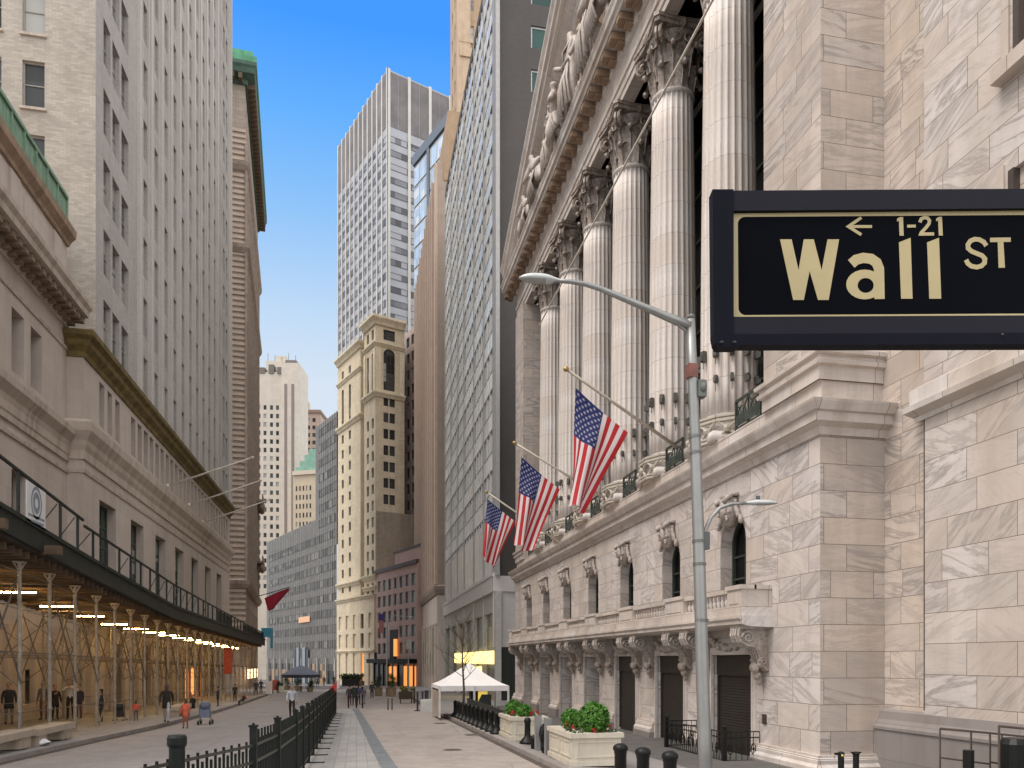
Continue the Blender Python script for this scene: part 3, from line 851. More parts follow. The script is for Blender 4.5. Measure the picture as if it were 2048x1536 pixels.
# dentil band under the frieze mouldings
m = MB(); m.box(0, .16, 0, .07, 0, .09); dm = m.build('dentil', [M_mtrim]); m = MB(); y = NY0; k = 0
while y < NY1:
    if k < 100:
        o = dm if k == 0 else dm.copy()
        if k: COL.objects.link(o)
        o.parent = nyse; o.location = Vector(fN.P(y, -ED + .1, 29.43)) - Vector(nyse['_o']); o.rotation_euler = (0, 0, fN.rot())
    else: m.fb(fN, y, y + .16, -ED + .1, -ED + .17, 29.43, 29.52)
    y += .27; k += 1
m.build('dentils', [M_mtrim], nyse)['kind'] = 'stuff'
# pediment
YM = (NY0 + NY1) / 2; TS = .47; ZB = 30.6
HP = (NY1 + 1.2 - YM) * TS
m = MB()
m.face([(XN + .35, NY0, ZB), (XN + .35, NY1, ZB), (XN + .35, YM, ZB + (NY1 - YM) * TS)])
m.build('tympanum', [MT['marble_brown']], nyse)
m = MB()
RP = [(-3, 0.0), (-.3, 0.0), (-.28, .12), (.1, .2), (.1, .3), (.5, .42), (.55, .6), (.72, .68), (.76, .9), (.9, 1.1), (.92, 1.2), (-3, 1.25)]
b = len(m.v); k = len(RP)
for (Y, z0) in ((NY0 - 1.2, ZB - .02), (YM, ZB - .02 + HP), (NY1 + 1.2, ZB - .02)):
    for n, z in RP: m.v.append(fN.P(Y, n, z0 + z * 1.0))
for r_ in range(2):
    for i in range(k):
        j = (i + 1) % k; m.f.append((b + r_ * k + i, b + r_ * k + j, b + (r_ + 1) * k + j, b + (r_ + 1) * k + i)); m.m.append(0)
m.f.append(tuple(b + i for i in range(k))); m.m.append(0); m.f.append(tuple(b + 2 * k + i for i in range(k))); m.m.append(0)
m.build('raking_cornice', [M_mtrim], nyse)
# roof and body of the building behind
m = MB(); m.box(XN + .81, XN + 5, NY0, NY1, 28.9, 29.9); m.build('portico_ceiling', [M_blackglass], nyse)
m = MB(); m.box(XN + 4.4, 40, NY0 + .3, NY1 - .1, 8, 30); m.build('rear_block', [M_mtrim], nyse)
# ---- figures of the pediment
def skin_mesh(verts, edges, rad, root=0, sub=1):
    me = bpy.data.meshes.new('t'); me.from_pydata(verts, edges, []); o = bpy.data.objects.new('t', me); COL.objects.link(o)
    sk = o.modifiers.new('s', 'SKIN'); sk.use_smooth_shade = True; sk.branch_smoothing = .6
    for i, r in enumerate(rad):
        d = me.skin_vertices[0].data[i]; d.radius = (r, r) if not hasattr(r, '__len__') else r; d.use_root = (i == root)
    if sub: s = o.modifiers.new('u', 'SUBSURF'); s.levels = sub; s.render_levels = sub
    dg = bpy.context.evaluated_depsgraph_get(); ev = o.evaluated_get(dg)
    r = bpy.data.meshes.new_from_object(ev); bpy.data.objects.remove(o); bpy.data.meshes.remove(me)
    mb = MB(); mb.v = [tuple(v.co) for v in r.vertices]; mb.f = [tuple(p.vertices) for p in r.polygons]; mb.m = [0] * len(mb.f)
    bpy.data.meshes.remove(r); return mb
def statue(kind, h):
    """x right along wall, y out, z up; robed marble figure"""
    s = h / 1.9
    if kind == 'stand':
        V = [(0, .25, .95), (0, .28, 1.2), (0, .26, 1.45), (0, .28, 1.6), (0, .3, 1.74), (.24, .25, 1.45), (.42, .35, 1.25), (.62, .5, 1.38), (-.24, .25, 1.45), (-.4, .3, 1.2), (-.36, .42, .95), (.13, .25, .9), (.16, .32, .5), (.15, .25, .05), (-.13, .25, .9), (-.12, .3, .5), (-.16, .25, .05)]
        E = [(0, 1), (1, 2), (2, 3), (3, 4), (2, 5), (5, 6), (6, 7), (2, 8), (8, 9), (9, 10), (0, 11), (11, 12), (12, 13), (0, 14), (14, 15), (15, 16)]
        Rr = [.2, .17, .2, .07, .13, .09, .06, .045, .09, .06, .05, .16, .13, .1, .16, .13, .1]
    elif kind == 'crouch':
        V = [(0, .25, .45), (.08, .35, .7), (.2, .42, .95), (.3, .45, 1.08), (.38, .48, 1.2), (.4, .5, .9), (.5, .6, .65), (.7, .62, .6), (.05, .3, .98), (-.15, .4, .8), (.0, .55, .6), (.35, .4, .5), (.5, .45, .1), (-.3, .35, .3), (-.55, .35, .15), (-.75, .35, .05)]
        E = [(0, 1), (1, 2), (2, 3), (3, 4), (2, 5), (5, 6), (6, 7), (2, 8), (8, 9), (9, 10), (0, 11), (11, 12), (0, 13), (13, 14), (14, 15)]
        Rr = [.22, .2, .2, .08, .14, .09, .07, .05, .09, .07, .05, .14, .09, .15, .1, .07]
    else:
        V = [(0, .3, .2), (.3, .35, .35), (.55, .38, .6), (.66, .42, .75), (.72, .45, .9), (.7, .5, .45), (.85, .55, .15), (.45, .3, .62), (.3, .45, .85), (.1, .5, .95), (-.35, .35, .35), (-.7, .35, .15), (-1.1, .35, .08), (-.3, .3, .15), (-.75, .3, .3), (-1.0, .3, .05)]
        E = [(0, 1), (1, 2), (2, 3), (3, 4), (2, 5), (5, 6), (2, 7), (7, 8), (8, 9), (0, 10), (10, 11), (11, 12), (0, 13), (13, 14), (14, 15)]
        Rr = [.2, .18, .18, .08, .13, .09, .06, .09, .07, .05, .14, .1, .07, .13, .1, .07]
    m = skin_mesh([tuple(c * s for c in v) for v in V], E, [r * s * .98 for r in Rr])
    return m
rnd = random.Random(4)
fig = [(YM + 1.6, 'stand', 4.6, 1), (YM + 4.2, 'crouch', 4.6, -1), (YM + 6.3, 'stand', 3.9, -1), (YM + 8.4, 'crouch', 4.2, 1), (YM + 10.0, 'crouch', 3.6, -1), (YM + 11.8, 'crouch', 3.4, 1), (YM + 13.4, 'recline', 3.4, -1), (YM + 15.2, 'recline', 2.3, -1)]
fig = [f for f in fig if 1] + [(2 * YM - f[0], f[1], f[2], -f[3]) for f in fig[:4]]
for (y, k, h, sgn) in fig:
    m = MB(); mb = statue(k, h)
    M = Matrix.Translation(fN.P(y, .0, 30.6)) @ Matrix.Rotation(fN.rot(), 4, 'Z') @ Matrix.Scale(sgn, 4, (1, 0, 0))
    m.add(mb, M)
    q = h / 1.9; d = MB()
    if k == 'stand':
        for j in range(15):
            x = (-.26 + .037 * j) * q; o_ = .40 + .07 * math.sin(j * 2.3)
            d.tube([(x * .6, .38 * q, 1.02 * q), (x * .9, (o_ + .04) * q, .6 * q), (x * (1.3 + .2 * rnd.random()), o_ * q, .02)], [.018 * q, .03 * q, .035 * q], 5)
        d.tube([(-.2 * q, .4 * q, 1.02 * q), (0, .46 * q, 1.0 * q), (.2 * q, .4 * q, 1.02 * q)], .03 * q, 5)
        for j in range(6): d.tube([(-.2 * q + .05 * j * q, .3 * q, 1.5 * q), (.02 * q * j, .46 * q, 1.28 * q), (.2 * q, .38 * q, (1.05 + .05 * j) * q)], .018 * q, 4)
    else:
        for j in range(8): d.tube([((-.1 + .05 * j) * q, .5 * q, .55 * q), ((.02 + .06 * j) * q, .56 * q, .3 * q), ((-.05 + .09 * j) * q, .5 * q, .02)], .028 * q, 4)
    d.ball((rnd.uniform(-.5, .5) * q, .3 * q, .18 * q), .16 * q, .14 * q, .18 * q, 8, 6, 0, .15)
    for j in range(3): d.box((-.8 + .6 * j) * q, (-.62 + .6 * j) * q, .1 * q, .34 * q, 0, (.16 + .1 * (j % 2)) * q)
    m.add(d, M)
    m.build('statue', [marble('marble_clean', joints=False, vein=.15, stain=.25, dirt=.35)], nyse, smooth=True)
# ================================================================ ANNEX WALL (far right)
XA = 13.35
annex = thing('annex_building', 'veined marble office block wall with string course behind the dark street sign', 'building', (XA + 4, 10, -.2))
fA = Fr((XA, 0), (-1, 0)); 
ops = [(9.5, 12.72, 19.2, 22.6), (9.5, 12.66, 12.0, 15.6)]
m = MB(); m.wall(fA, 6, NY0 + .3, .1, 40, ops, .5); m.build('wall', [M_marble3], annex)
fA2 = Fr((XA - .12, 0), (-1, 0))
ops2 = [(9.5, 13.38, 14.8, 19.0), (9.5, 13.5, 10.0, 12.6)]
m = MB(); m.fb(fA, 6, 15.95, .0, .14, .6, 8.35)
m.wall(Fr((XA - .141, 0), (-1, 0)), 6, 15.9, .6, 8.3, [], .3); m.build('panel_wall', [marble('marble_annex', 1.9, .72, .45, vein=1.15, tone=(.98, .97, .97))], annex)
m = MB(); m.wall(Fr((XA - .12, 0), (-1, 0)), 6, 15.9, 8.9, 40, ops2, .6)
m.fb(fA, 15.9, 15.96, -.05, .12, 8.9, 40)
m.build('upper_wall', [MT['marble_annex']], annex)
m = MB(); m.extrude(fA, [(-.05, 8.2), (.18, 8.2), (.22, 8.3), (.42, 8.42), (.44, 8.55), (.3, 8.6), (.3, 8.95), (.14, 9.05), (-.05, 9.05)], 6, 16.05, 0, 0, .6)
m.build('string_course', [M_mtrim], annex)
m = MB(); m.fb(fA, 15.96, 16.0, -.02, .06, .8, 40); m.fb(fA, 15.905, 15.94, .1415, .146, 1.3, 8.2); m.build('expansion_joint', [plain('joint_dark', (.10, .07, .055), .9)], annex)
for (a_, b_, c_, d_) in ops2:
    m = MB()
    for i in range(int((d_ - c_) / .16)): m.box8([fA2.P(a_, -.5, c_ + i * .16), fA2.P(b_, -.5, c_ + i * .16), fA2.P(b_, -.35, c_ + i * .16 - .05), fA2.P(a_, -.35, c_ + i * .16 - .05)] + [fA2.P(a_, -.5, c_ + i * .16 + .03), fA2.P(b_, -.5, c_ + i * .16 + .03), fA2.P(b_, -.35, c_ + i * .16 - .02), fA2.P(a_, -.35, c_ + i * .16 - .02)])
    m.fb(fA2, a_, b_, -.6, -.56, c_, d_); m.fb(fA2, b_ - .12, b_ + .02, -.2, .04, c_, d_); 
    m.build('louvre', [plain('louvre_brown', (.06, .045, .04), .5)], annex)
    m = MB(); m.fb(fA2, a_, b_ + .35, -.02, .28, c_ - .32, c_ - .003); m.fb(fA2, b_ + .12, b_ + .3, -.02, .05, c_, d_ + .2); m.build('window_sill', [M_mtrim], annex)
m = MB()
m.fb(fA, 6, NY0 + .25, -.04, .30, -1.2, .75); m.extrude(fA, [(-.04, .75), (.34, .75), (.34, .82), (.2, 1.0), (.16, 1.2), (-.04, 1.27)], 6, NY0 + .25)
m.build('granite_base', [M_granite], annex)
m = MB(); m.box(XA + .2, 40, 5.9, NY0 + .35, 0, 39.9); m.build('rear_block', [M_mtrim], annex)
# ================================================================ LEFT SIDE
M_lime = masonry('limestone', (.50, .43, .38), 2.4, .85, .008, .72, .08, .05, .35, .85)
M_limetrim = plain('limestone_trim', (.47, .395, .335), .85, 0, .1, 1.2, .15, .7)
M_moss = plain('mossy_stone', (.14, .10, .035), .95, 0, .45, 1.5, .5, .6)
M_brickw = masonry('pale_brick', (.40, .375, .35), .42, .14, .012, .8, .09, .10, .3, .85)
M_brickt = masonry('tan_brick', (.46, .415, .36), .42, .14, .012, .72, .12, .16, .35, .85)
M_copper = plain('green_copper', (.17, .27, .19), .7, .1, .25, 2, .2, .6)
M_rust = masonry('brown_rustication', (.42, .35, .295), 1.6, .6, .02, .5, .15, .1, .4, .85)
XL1, XL2, YC = -16.9, -16.0, 50.1
# --- near bank building
bank = thing('bank_building', 'low limestone bank with deep dentilled cornice and green copper parapet at the left edge', 'building', (XL1, 30, -.4))
fB = Fr((XL1, 60), (1, 0))      # u = 60 - y
def UB(y): return 60 - y
pairs = [(42.6, 44.1), (44.9, 46.4)] + [(a - 6.2 * k, b - 6.2 * k) for k in (1, 2, 3) for a, b in ((42.6, 44.1), (44.9, 46.4))]
ops = [(UB(b), UB(a), 17.0, 20.2) for a, b in pairs] + [(UB(44.4 - 6.2 * k), UB(42.6 - 6.2 * k), 8.4, 12.1) for k in range(4)] + [(UB(38.9), UB(36.4), -.6, 3.2), (UB(45.6), UB(44.2), -.6, 2.0)]
m = MB(); m.wall(fB, UB(YC), UB(20), -2, 28, ops, .8); m.build('wall', [M_lime], bank)
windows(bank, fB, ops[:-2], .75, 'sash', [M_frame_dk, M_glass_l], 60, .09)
m = MB()
for a, b, c, d in ops[-2:]: m.fb(fB, a, b, -.79, -.6, c, d)
m.build('door', [M_black], bank)
m = MB(); u0, u1 = UB(YC), UB(20)
m.extrude(fB, [(-.05, 22.2), (.1, 22.2), (.15, 22.5), (.35, 22.6), (.4, 22.85), (1.2, 22.95), (1.25, 23.25), (1.42, 23.45), (1.45, 23.7), (-.05, 23.9)], u0, u1, 0, 0, 0)
m.build('cornice', [M_limetrim], bank)
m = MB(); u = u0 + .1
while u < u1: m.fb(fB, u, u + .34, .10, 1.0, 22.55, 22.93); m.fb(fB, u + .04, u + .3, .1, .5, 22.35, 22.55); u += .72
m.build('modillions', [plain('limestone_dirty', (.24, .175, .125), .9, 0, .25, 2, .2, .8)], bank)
m = MB()
m.extrude(fB, [(-.05, 14.3), (.12, 14.3), (.14, 14.6), (.2, 14.7), (.22, 15.1), (.3, 15.4), (.62, 15.8), (.66, 16.15), (-.05, 16.3)], u0, u1)
m.extrude(fB, [(-.05, 13.6), (.10, 13.62), (.12, 13.8), (-.05, 13.85)], u0, u1)
m.extrude(fB, [(-.05, 20.9), (.08, 20.9), (.12, 21.05), (-.05, 21.1)], u0, u1)
m.build('string_course', [M_limetrim], bank)
m = MB(); u = u0 + 1.2
while u < u1: m.fb(fB, u, u + 1.1, -.02, .14, 24.1, 26.9); m.fb(fB, u + 1.5, u + 4.9, -.02, .05, 24.5, 26.6); u += 5.6
m.build('attic_panels', [M_lime], bank)
m = MB(); m.extrude(fB, [(-.4, 27.1), (.14, 27.1), (.2, 27.3), (.5, 27.6), (.55, 28.0), (.3, 28.3), (-.4, 28.4)], u0, u1); m.build('attic_cornice', [plain('limestone_brown', (.27, .19, .13), .9, 0, .2, 1.5, .2, .7)], bank)
m = MB(); m.fb(fB, u0, u1, -.2, -.02, 28.35, 29.9); m.fb(fB, u0, u1, -.3, .1, 29.9, 30.1)
u = u0
while u < u1: m.fb(fB, u, u + .12, -.02, .08, 28.4, 29.9); u += 1.5
m.tube([fB.P(u0, -.5, 30.9), fB.P(u1, -.5, 31.2)], .04, 5); u = u0
while u < u1: m.tube([fB.P(u, -.5, 30), fB.P(u, -.5, 31)], .035, 5); u += 2
m.build('copper_parapet', [M_copper], bank)
m = MB(); m.box(-45, XL1 - .81, 20, YC - .05, -1.2, 28); m.build('rear_block', [M_limetrim], bank)
# --- tall white office tower with base
tower = thing('office_tower', 'tall white brick skyscraper on a limestone base with a moss stained cornice', 'building', (XL2, 77, -1))
YT = 52.3; YE = 104.0
fT = Fr((XL2, 120), (1, 0))
def UT(y): return 120 - y
big = [(UT(53.0 + 6.95 * i + 3.4), UT(53.0 + 6.95 * i), 7.2, 12.7) for i in range(7)]
sm3 = [(53.0, 54.0), (54.65, 55.65), (56.3, 57.3)]; y = 60.0
while y < YE - 1.5: sm3.append((y, y + 1.15)); y += 1.72 if len(sm3) % 2 else 1.72
small = [(UT(b), UT(a), 17.4, 20.2) for a, b in sm3]
low = [(UT(55.2 + 6.95 * i + 2.6), UT(55.2 + 6.95 * i), -1.2, 3.6) for i in range(7)]
m = MB(); m.wall(fT, UT(YE), UT(YC), -3, 21.6, big + small + low, .65); 
m.face([(XL2, YC, -2), (XL2, YC, 21.6), (XL2 - 3, YC, 21.6), (XL2 - 3, YC, -2)])
m.build('base_wall', [M_lime], tower)
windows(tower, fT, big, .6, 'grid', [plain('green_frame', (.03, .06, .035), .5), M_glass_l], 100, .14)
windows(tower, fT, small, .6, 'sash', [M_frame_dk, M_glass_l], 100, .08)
m = MB()
for a, b, c, d in low: m.fb(fT, a, b, -.63, -.55, c, d); 
m.build('shop_glass', [glass('shop_glass', (.012, .009, .007), .8, (.16, .08, .03), .2)], tower)
m = MB(); fTr = Fr((XL2, YC), (0, -1))
def both(prof, mat, nm, lab=None):
    m = MB(); m.extrude(fT, prof, UT(YE), UT(YC), 0, .0, 1)   # near end mitre
    m.extrude(fTr, prof, 0, 3.2, 0, 1, 0)
    o = m.build(nm, [mat], tower)
    if lab: o['label'] = lab
both([(-.05, 20.6), (.1, 20.6), (.15, 20.9), (.45, 21.2), (.5, 21.5), (.75, 21.7), (.78, 22.0), (-.05, 22.3)], M_moss, 'cornice', 'moss and grime stained stone cornice')
both([(-.05, 14.5), (.1, 14.5), (.12, 15.0), (.25, 15.3), (.3, 15.6), (.6, 16.1), (.65, 16.6), (.45, 16.8), (-.05, 16.9)], M_limetrim, 'string_course')
both([(-.05, 13.7), (.07, 13.7), (.1, 13.95), (-.05, 14.0)], M_limetrim, 'string_course')
# tower shaft: street face
def pxY(px, X): dx, dy = dxy(px); return X / dx * dy
cols = [(207, 221), (225, 239), (243, 257), (293, 302), (314, 321.5), (334, 340), (350, 356.5), (366, 372), (383, 388), (394, 399), (407, 411.5), (417, 421), (427, 430)]
cy = [(pxY(a, XL2), pxY(b, XL2)) for a, b in cols]
n0 = cy[3][0]; pitch = 3.3
cy2 = cy[:3]; y = 63.2
while y < 95: cy2.append((y, y + 1.25)); y += 3.28
y = 97.2
for k in range(3): cy2.append((y, y + 1.2)); y += 2.0
rows = [(22.9 + 4.55 * k, 25.8 + 4.55 * k) for k in range(15)]
sh = [(UT(b), UT(a), c, d) for a, b in cy2 for c, d in rows]
m = MB(); m.wall(fT, UT(YE), UT(YT), 21.6, 91, sh, .34); m.build('shaft_wall', [M_brickw], tower)
windows(tower, fT, sh, .3, 'sash', [M_frame, glass('window_glass_pale', (.13, .125, .12), .4, (.3, .28, .26), .3), M_limetrim], 100, .08)
# vertical piers
m = MB(); y = 61.6
while y < 96: m.fb(fT, UT(y + .6), UT(y), -.02, .2, 21.9, 91.2); m.fb(fT, UT(y + 1.3), UT(y + 1.12), -.02, .1, 21.9, 91.1); m.fb(fT, UT(y + 3.12), UT(y + 2.94), -.02, .1, 21.9, 91.15); y += 3.28
m.fb(fT, UT(YE), UT(YE - .6), -.02, .35, 21.8, 91.3)
m.build('piers', [masonry('pale_brick_pier', (.50, .47, .44), .42, .14, .012, .85, .07, .06, .25, .85, bump=0)], tower)
fTN = Fr((XL2, YT), (0, -1))      # u toward -X
nops = [(a, a + 1.25, 5.0 + 4.55 * k + 17.9, 5.0 + 4.55 * k + 20.8) for a in (2.9, 5.3, 8.7, 11.2) for k in range(14)]
m = MB(); m.wall(fTN, 0, 26, 15, 91, nops, .3); m.build('side_wall', [M_brickt], tower)
windows(tower, fTN, [o for o in nops if o[2] < 60], .26, 'sill', [M_frame, M_glass, M_limetrim], 140, .08)
m = MB(); m.box(XL2 - 26, XL2 - 1.5, YT + .5, YE, 0, 91); m.build('core', [M_brickw], tower)
# flagpoles on the left
for i, (a, b) in enumerate((((335, 972), (505, 915)), ((378, 1010), (521, 961)), ((405, 1045), (541, 999)))):
    P0 = onX(*a, XL2 + .4); P1 = onY(*b, P0.y)
    m = MB(); m.bar(P0, P1, .09, 0, 8, .06); m.ball(P1, .13, .13, .13, 8, 6); m.ball(P0, .2, .2, .2, 8, 6)
    tag(m.build('flagpole', [plain('pole_paint', (.55, .5, .44), .5)], origin=P0, smooth=True),
        ['bare white flagpole nearest of three slanting from the white tower', 'bare white flagpole middle of three slanting from the white tower', 'bare white flagpole farthest of three slanting from the white tower'][i], 'flagpole', 'bare flagpoles on the left facade')
# --- brown rusticated tower beyond with green copper cornice
d3 = (math.sin(R(-4.3)), math.cos(R(-4.3)))
c3 = corners((-16, 118), d3, 40, 26, 'L')
brown = thing('brown_tower', 'brown banded stone tower with overhanging green copper cornice', 'building', (-16, 118, -1.5))
f3s, L3 = frame(c3, 2); f3n, W3 = frame(c3, 3)
zs3 = [(8 + 4.3 * k, 10.6 + 4.3 * k) for k in range(18)]
o3s = grid(spaced(1, L3 - 1, 2.6, 1.2), zs3); o3n = grid([(a, a + 1.3) for a in (3.6, 6.2, 9, 12)], zs3)
m = MB(); m.wall(f3s, 0, L3, -4, 87.2, o3s, .4); m.wall(f3n, 0, W3, -4, 87.2, [o for o in o3n], .3)
m.face([(p[0], p[1], 87.2) for p in c3]); m.build('wall', [M_rust], brown)
windows(brown, f3s, o3s, .36, 'pane', [M_frame_dk, M_glass], 60)
windows(brown, f3n, o3n, .26, 'pane', [M_frame, M_glass], 90)
m = MB(); z = 7.5
while z < 80:
    m.fb(f3n, -.12, 3.2, -.02, .16, z, z + .42); z += .82
m.build('banding', [plain('brown_trim', (.50, .395, .32), .85, 0, .12, 1)], brown)
m = MB(); z = 20
u = .6
while u < L3: m.fb(f3s, u, u + .7, -.02, .35, 14, 78); u += 2.6
m.build('piers', [plain('brown_dark_trim', (.33, .265, .215), .9, 0, .25, 1.5, .3, .6)], brown)
def wrap(th, fs, Ls, fn, Wn, prof, mat, nm):
    m = MB(); m.extrude(fs, prof, 0, Ls, 0, .8, 1); m.extrude(fn, prof, 0, Wn, 0, 1, 0) if False else m.extrude(fn, prof, 0, Wn, 0, 0, 0)
    # corner block
    k = max(n for n, z in prof)
    return m.build(nm, [mat], th)
def corner_prof(th, fs, Ls, fn, Wn, prof, mat, nm, side='L'):
    """moulding round the near street corner; for 'L' buildings frames 2 (street) then 3 (north)"""
    m = MB()
    if side == 'L':
        m.extrude(fs, prof, 0, Ls, 0, 0, 1); m.extrude(fn, prof, 0, Wn, 0, 1, 0)
    else:
        m.extrude(fn, prof, 0, Wn, 0, 0, 1); m.extrude(fs, prof, 0, Ls, 0, 1, 0)
    return m.build(nm, [mat], th)
corner_prof(brown, f3s, L3, f3n, W3, [(-.1, 86.6), (.3, 86.6), (.4, 87.2), (1.4, 87.6), (1.5, 88.3), (1.7, 88.6), (1.7, 89.1), (-.1, 89.4)], M_copper_dk if 'M_copper_dk' in globals() else plain('dark_copper', (.06, .11, .085), .8, 0, .3, 1), 'cornice')
m = MB()
for u in [0.3 + 1.1 * k for k in range(int(L3 / 1.1))]: m.fb(f3s, u, u + .55, .3, 1.4, 86.7, 87.5)
for u in [.3 + 1.1 * k for k in range(12)]: m.fb(f3n, u, u + .55, .3, 1.4, 86.7, 87.5)
m.build('brackets', [plain('bracket_brown', (.12, .085, .055), .9)], brown)
corner_prof(brown, f3s, L3, f3n, W3, [(-.3, 89.3), (1.65, 89.1), (1.7, 89.9), (1.2, 90.0), (1.2, 90.9), (-.3, 91.0)], plain('bright_copper', (.10, .32, .18), .7, 0, .25, 1, 0, .4), 'copper_crest')
for z in (62, 74, 13): corner_prof(brown, f3s, L3, f3n, W3, [(-.1, z), (.3, z), (.7, z + .6), (.8, z + 1.1), (-.1, z + 1.3)], MT['brown_dark_trim'], 'string_course')
for p_ in ((512, 1010), (512, 1130)):    # carved balconies near the far corner
    u = f3s.U(512); z = f3s.Z(512, p_[1]); m = MB(); m.fb(f3s, u - 3.5, u + 3.5, 0, 1.5, z, z + .4)
    for k in range(14): m.ball(f3s.P(u - 3 + k * .45, .9 + .3 * math.sin(k * 2.1), z - .6), .4, .4, .6, 6, 5, 0, .2)
    m.fb(f3s, u - 3.4, u + 3.4, 1.2, 1.4, z + .4, z + 1.4); m.build('balcony', [MT['brown_dark_trim']], brown)
# ================================================================ generic city block
def block(name, label, P, d, L, W, z0, z1, street=None, north=None, mats=None, side='R', mr=None, limit=100, wm=None, depth=.3, style='pane', wall_limit=None, extra=None):
    c = corners(P, d, L, W, side)
    th = thing(name, label, 'building', (P[0], P[1], z0 + 1))
    fs, Ls = frame(c, 0 if side == 'R' else 2); fn, Wn = frame(c, 3)
    s_ops = street(fs, Ls) if street else []; n_ops = north(fn, Wn) if north else []
    wm = wm or [M_frame, M_glass]
    m = MB(); m.wall(fs, 0, Ls, z0, z1, s_ops, depth); m.wall(fn, 0, Wn, z0, z1, n_ops, depth)
    i2 = 2 if side == 'R' else 0
    f2, L2 = frame(c, i2); f4, L4 = frame(c, 1)
    m.wall(f2, 0, L2, z0, z1, [], 0); m.wall(f4, 0, L4, z0, z1, [], 0)
    m.face([(p[0], p[1], z1) for p in c]); m.build('wall', mats, th)
    if s_ops: windows(th, fs, s_ops, depth - .04, style, wm, limit)
    if n_ops: windows(th, fn, n_ops, depth - .04, style, wm, limit)
    return th, fs, Ls, fn, Wn
# --- glass curtain wall building next to the exchange
YG0, YG1 = 64.0, 101.5; ZG = 64.5
curt = thing('curtain_wall_building', 'grey steel and glass office building with blank brick side wall beside the exchange', 'building', (XN, YG0, -1.3))
fG = Fr((XN, 0), (-1, 0))
edges = [992, 967, 947.6, 928, 915, 902, 890.3]
ey = [pxY(p, XN) for p in edges]
ZB0 = 9.6
m = MB(); m.fb(fG, YG0, YG1, -.6, -.12, ZB0, ZG); m.build('spandrel_wall', [plain('panel_grey', (.74, .71, .67), .35, .1, .06, .5)], curt)
fl = []; z = 15.2
while z < ZG - 1: fl.append(z); z += 3.52
lite = glass('blind_glass', (.80, .77, .73), .12, (.92, .90, .86), .5, .2, .5)
ops = []
for i in range(6):
    for z in fl: ops.append((ey[i] + .35, ey[i + 1] - .1, z + .25, z + 1.95))
windows(curt, fG, ops, .06, 'pane', [plain('alu', (.62, .64, .63), .5, .0, .06), lite], 100, .09)
m = MB()
for i in range(6):
    for z in fl: 
        n = 4
        for k in range(n):
            a = ey[i] + .5 + k * (ey[i + 1] - ey[i] - .6) / n
            m.fb(fG, a, a + .5 * (ey[i + 1] - ey[i] - .6) / n, -.119, -.09, z - .1, z + .15)
m.build('vent_slots', [plain('slot_dark', (.12, .13, .14), .5)], curt)  # separate dark vent slots below each floor's windows
m = MB()
for i in range(7):
    a = ey[i]; m.fb(fG, a - .16, a + .16, -.3, .05, ZB0 + .01, ZG + .1)
m.fb(fG, YG0 - .01, YG0 + .9, -.3, .08, ZB0 + .011, ZG + .12); m.build('mullions', [plain('steel_dark', (.40, .395, .385), .5, .0, .1)], curt)
m = MB()
for i in range(6):
    for k in range(1, 4):
        a = ey[i] + k * (ey[i + 1] - ey[i]) / 4; m.fb(fG, a - .035, a + .035, -.12, -.005, ZB0 + .3, ZG)
m.build('fins', [MT['alu']], curt)
m = MB()  # lower tall glazing zone
for i in range(6):
    m.fb(fG, ey[i] + .2, ey[i + 1] - .2, -.1, -.02, ZB0 + .3, 14.9)
m.build('lower_glazing', [glass('reflecting_glass', (.68, .66, .65), .12, (.78, .76, .75), .3, .14, .7)], curt)
fGN = Fr((XN, YG0), (0, -1))
uw = -fGN.U(1077); wz = [fGN.Z(1077, 97), fGN.Z(1077, 185)]
ua = fGN.U(1062)
nops = [(ua - 2.2, ua, fGN.Z(1070, 97) - 5.1 * k, fGN.Z(1070, 52) - 5.1 * k) for k in (-2, -1, 0)] + [(ua - 2.2, ua, fGN.Z(1070, 183), fGN.Z(1070, 138))]
nops = [(ua - 2.0, ua, fGN.Z(1070, 97) + 3.75 * k, fGN.Z(1070, 52) + 3.75 * k) for k in (-1, 0, 1, 2)]
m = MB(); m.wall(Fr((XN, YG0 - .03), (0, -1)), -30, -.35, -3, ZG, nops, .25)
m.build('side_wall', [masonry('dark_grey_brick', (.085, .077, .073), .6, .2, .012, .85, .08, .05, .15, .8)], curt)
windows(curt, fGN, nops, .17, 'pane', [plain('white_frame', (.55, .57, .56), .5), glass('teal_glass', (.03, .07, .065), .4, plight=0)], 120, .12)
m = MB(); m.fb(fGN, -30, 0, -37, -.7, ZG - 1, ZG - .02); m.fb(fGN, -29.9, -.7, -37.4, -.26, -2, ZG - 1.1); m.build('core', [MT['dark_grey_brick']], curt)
# its stone belt and ground-floor shops
m = MB(); m.fb(fG, YG0 - .1, YG1, -.4, .22, 8.3, 9.6); m.fb(fG, YG0 - .1, YG1, -.4, .3, 9.6, 9.9); m.fb(fGN, -30, .22, -.0, .2, 8.3, 9.62); m.fb(fGN, -6, .2, 0, .06, 3.6, 8.3)
m.build('stone_belt', [plain('pale_stone_panel', (.68, .65, .63), .5, 0, .06, .8)], curt)
m = MB()
for i in range(7): m.fb(fG, ey[i] - .3, ey[i] + .3, -.4, .1, -3, 8.29)
m.fb(fG, YG0, YG1, -.4, -.02, 6.6, 8.29); m.build('shopfront_frame', [plain('shop_grey', (.52, .50, .47), .6)], curt)
m = MB(); m.fb(fG, YG0, YG1, -.42, -.3, -3, 6.6); m.build('shop_window', [glass('shop_glass2', (.10, .12, .11), .6, (.4, .36, .2), .3)], curt)
z1, z0 = onX(950, 1304, XN).z, onX(950, 1327, XN).z
m = MB(); m.fb(fG, pxY(990, XN), pxY(951, XN), -.02, .14, z0, z1); m.fb(fG, pxY(949, XN), pxY(911, XN), -.02, .14, z0, z1)
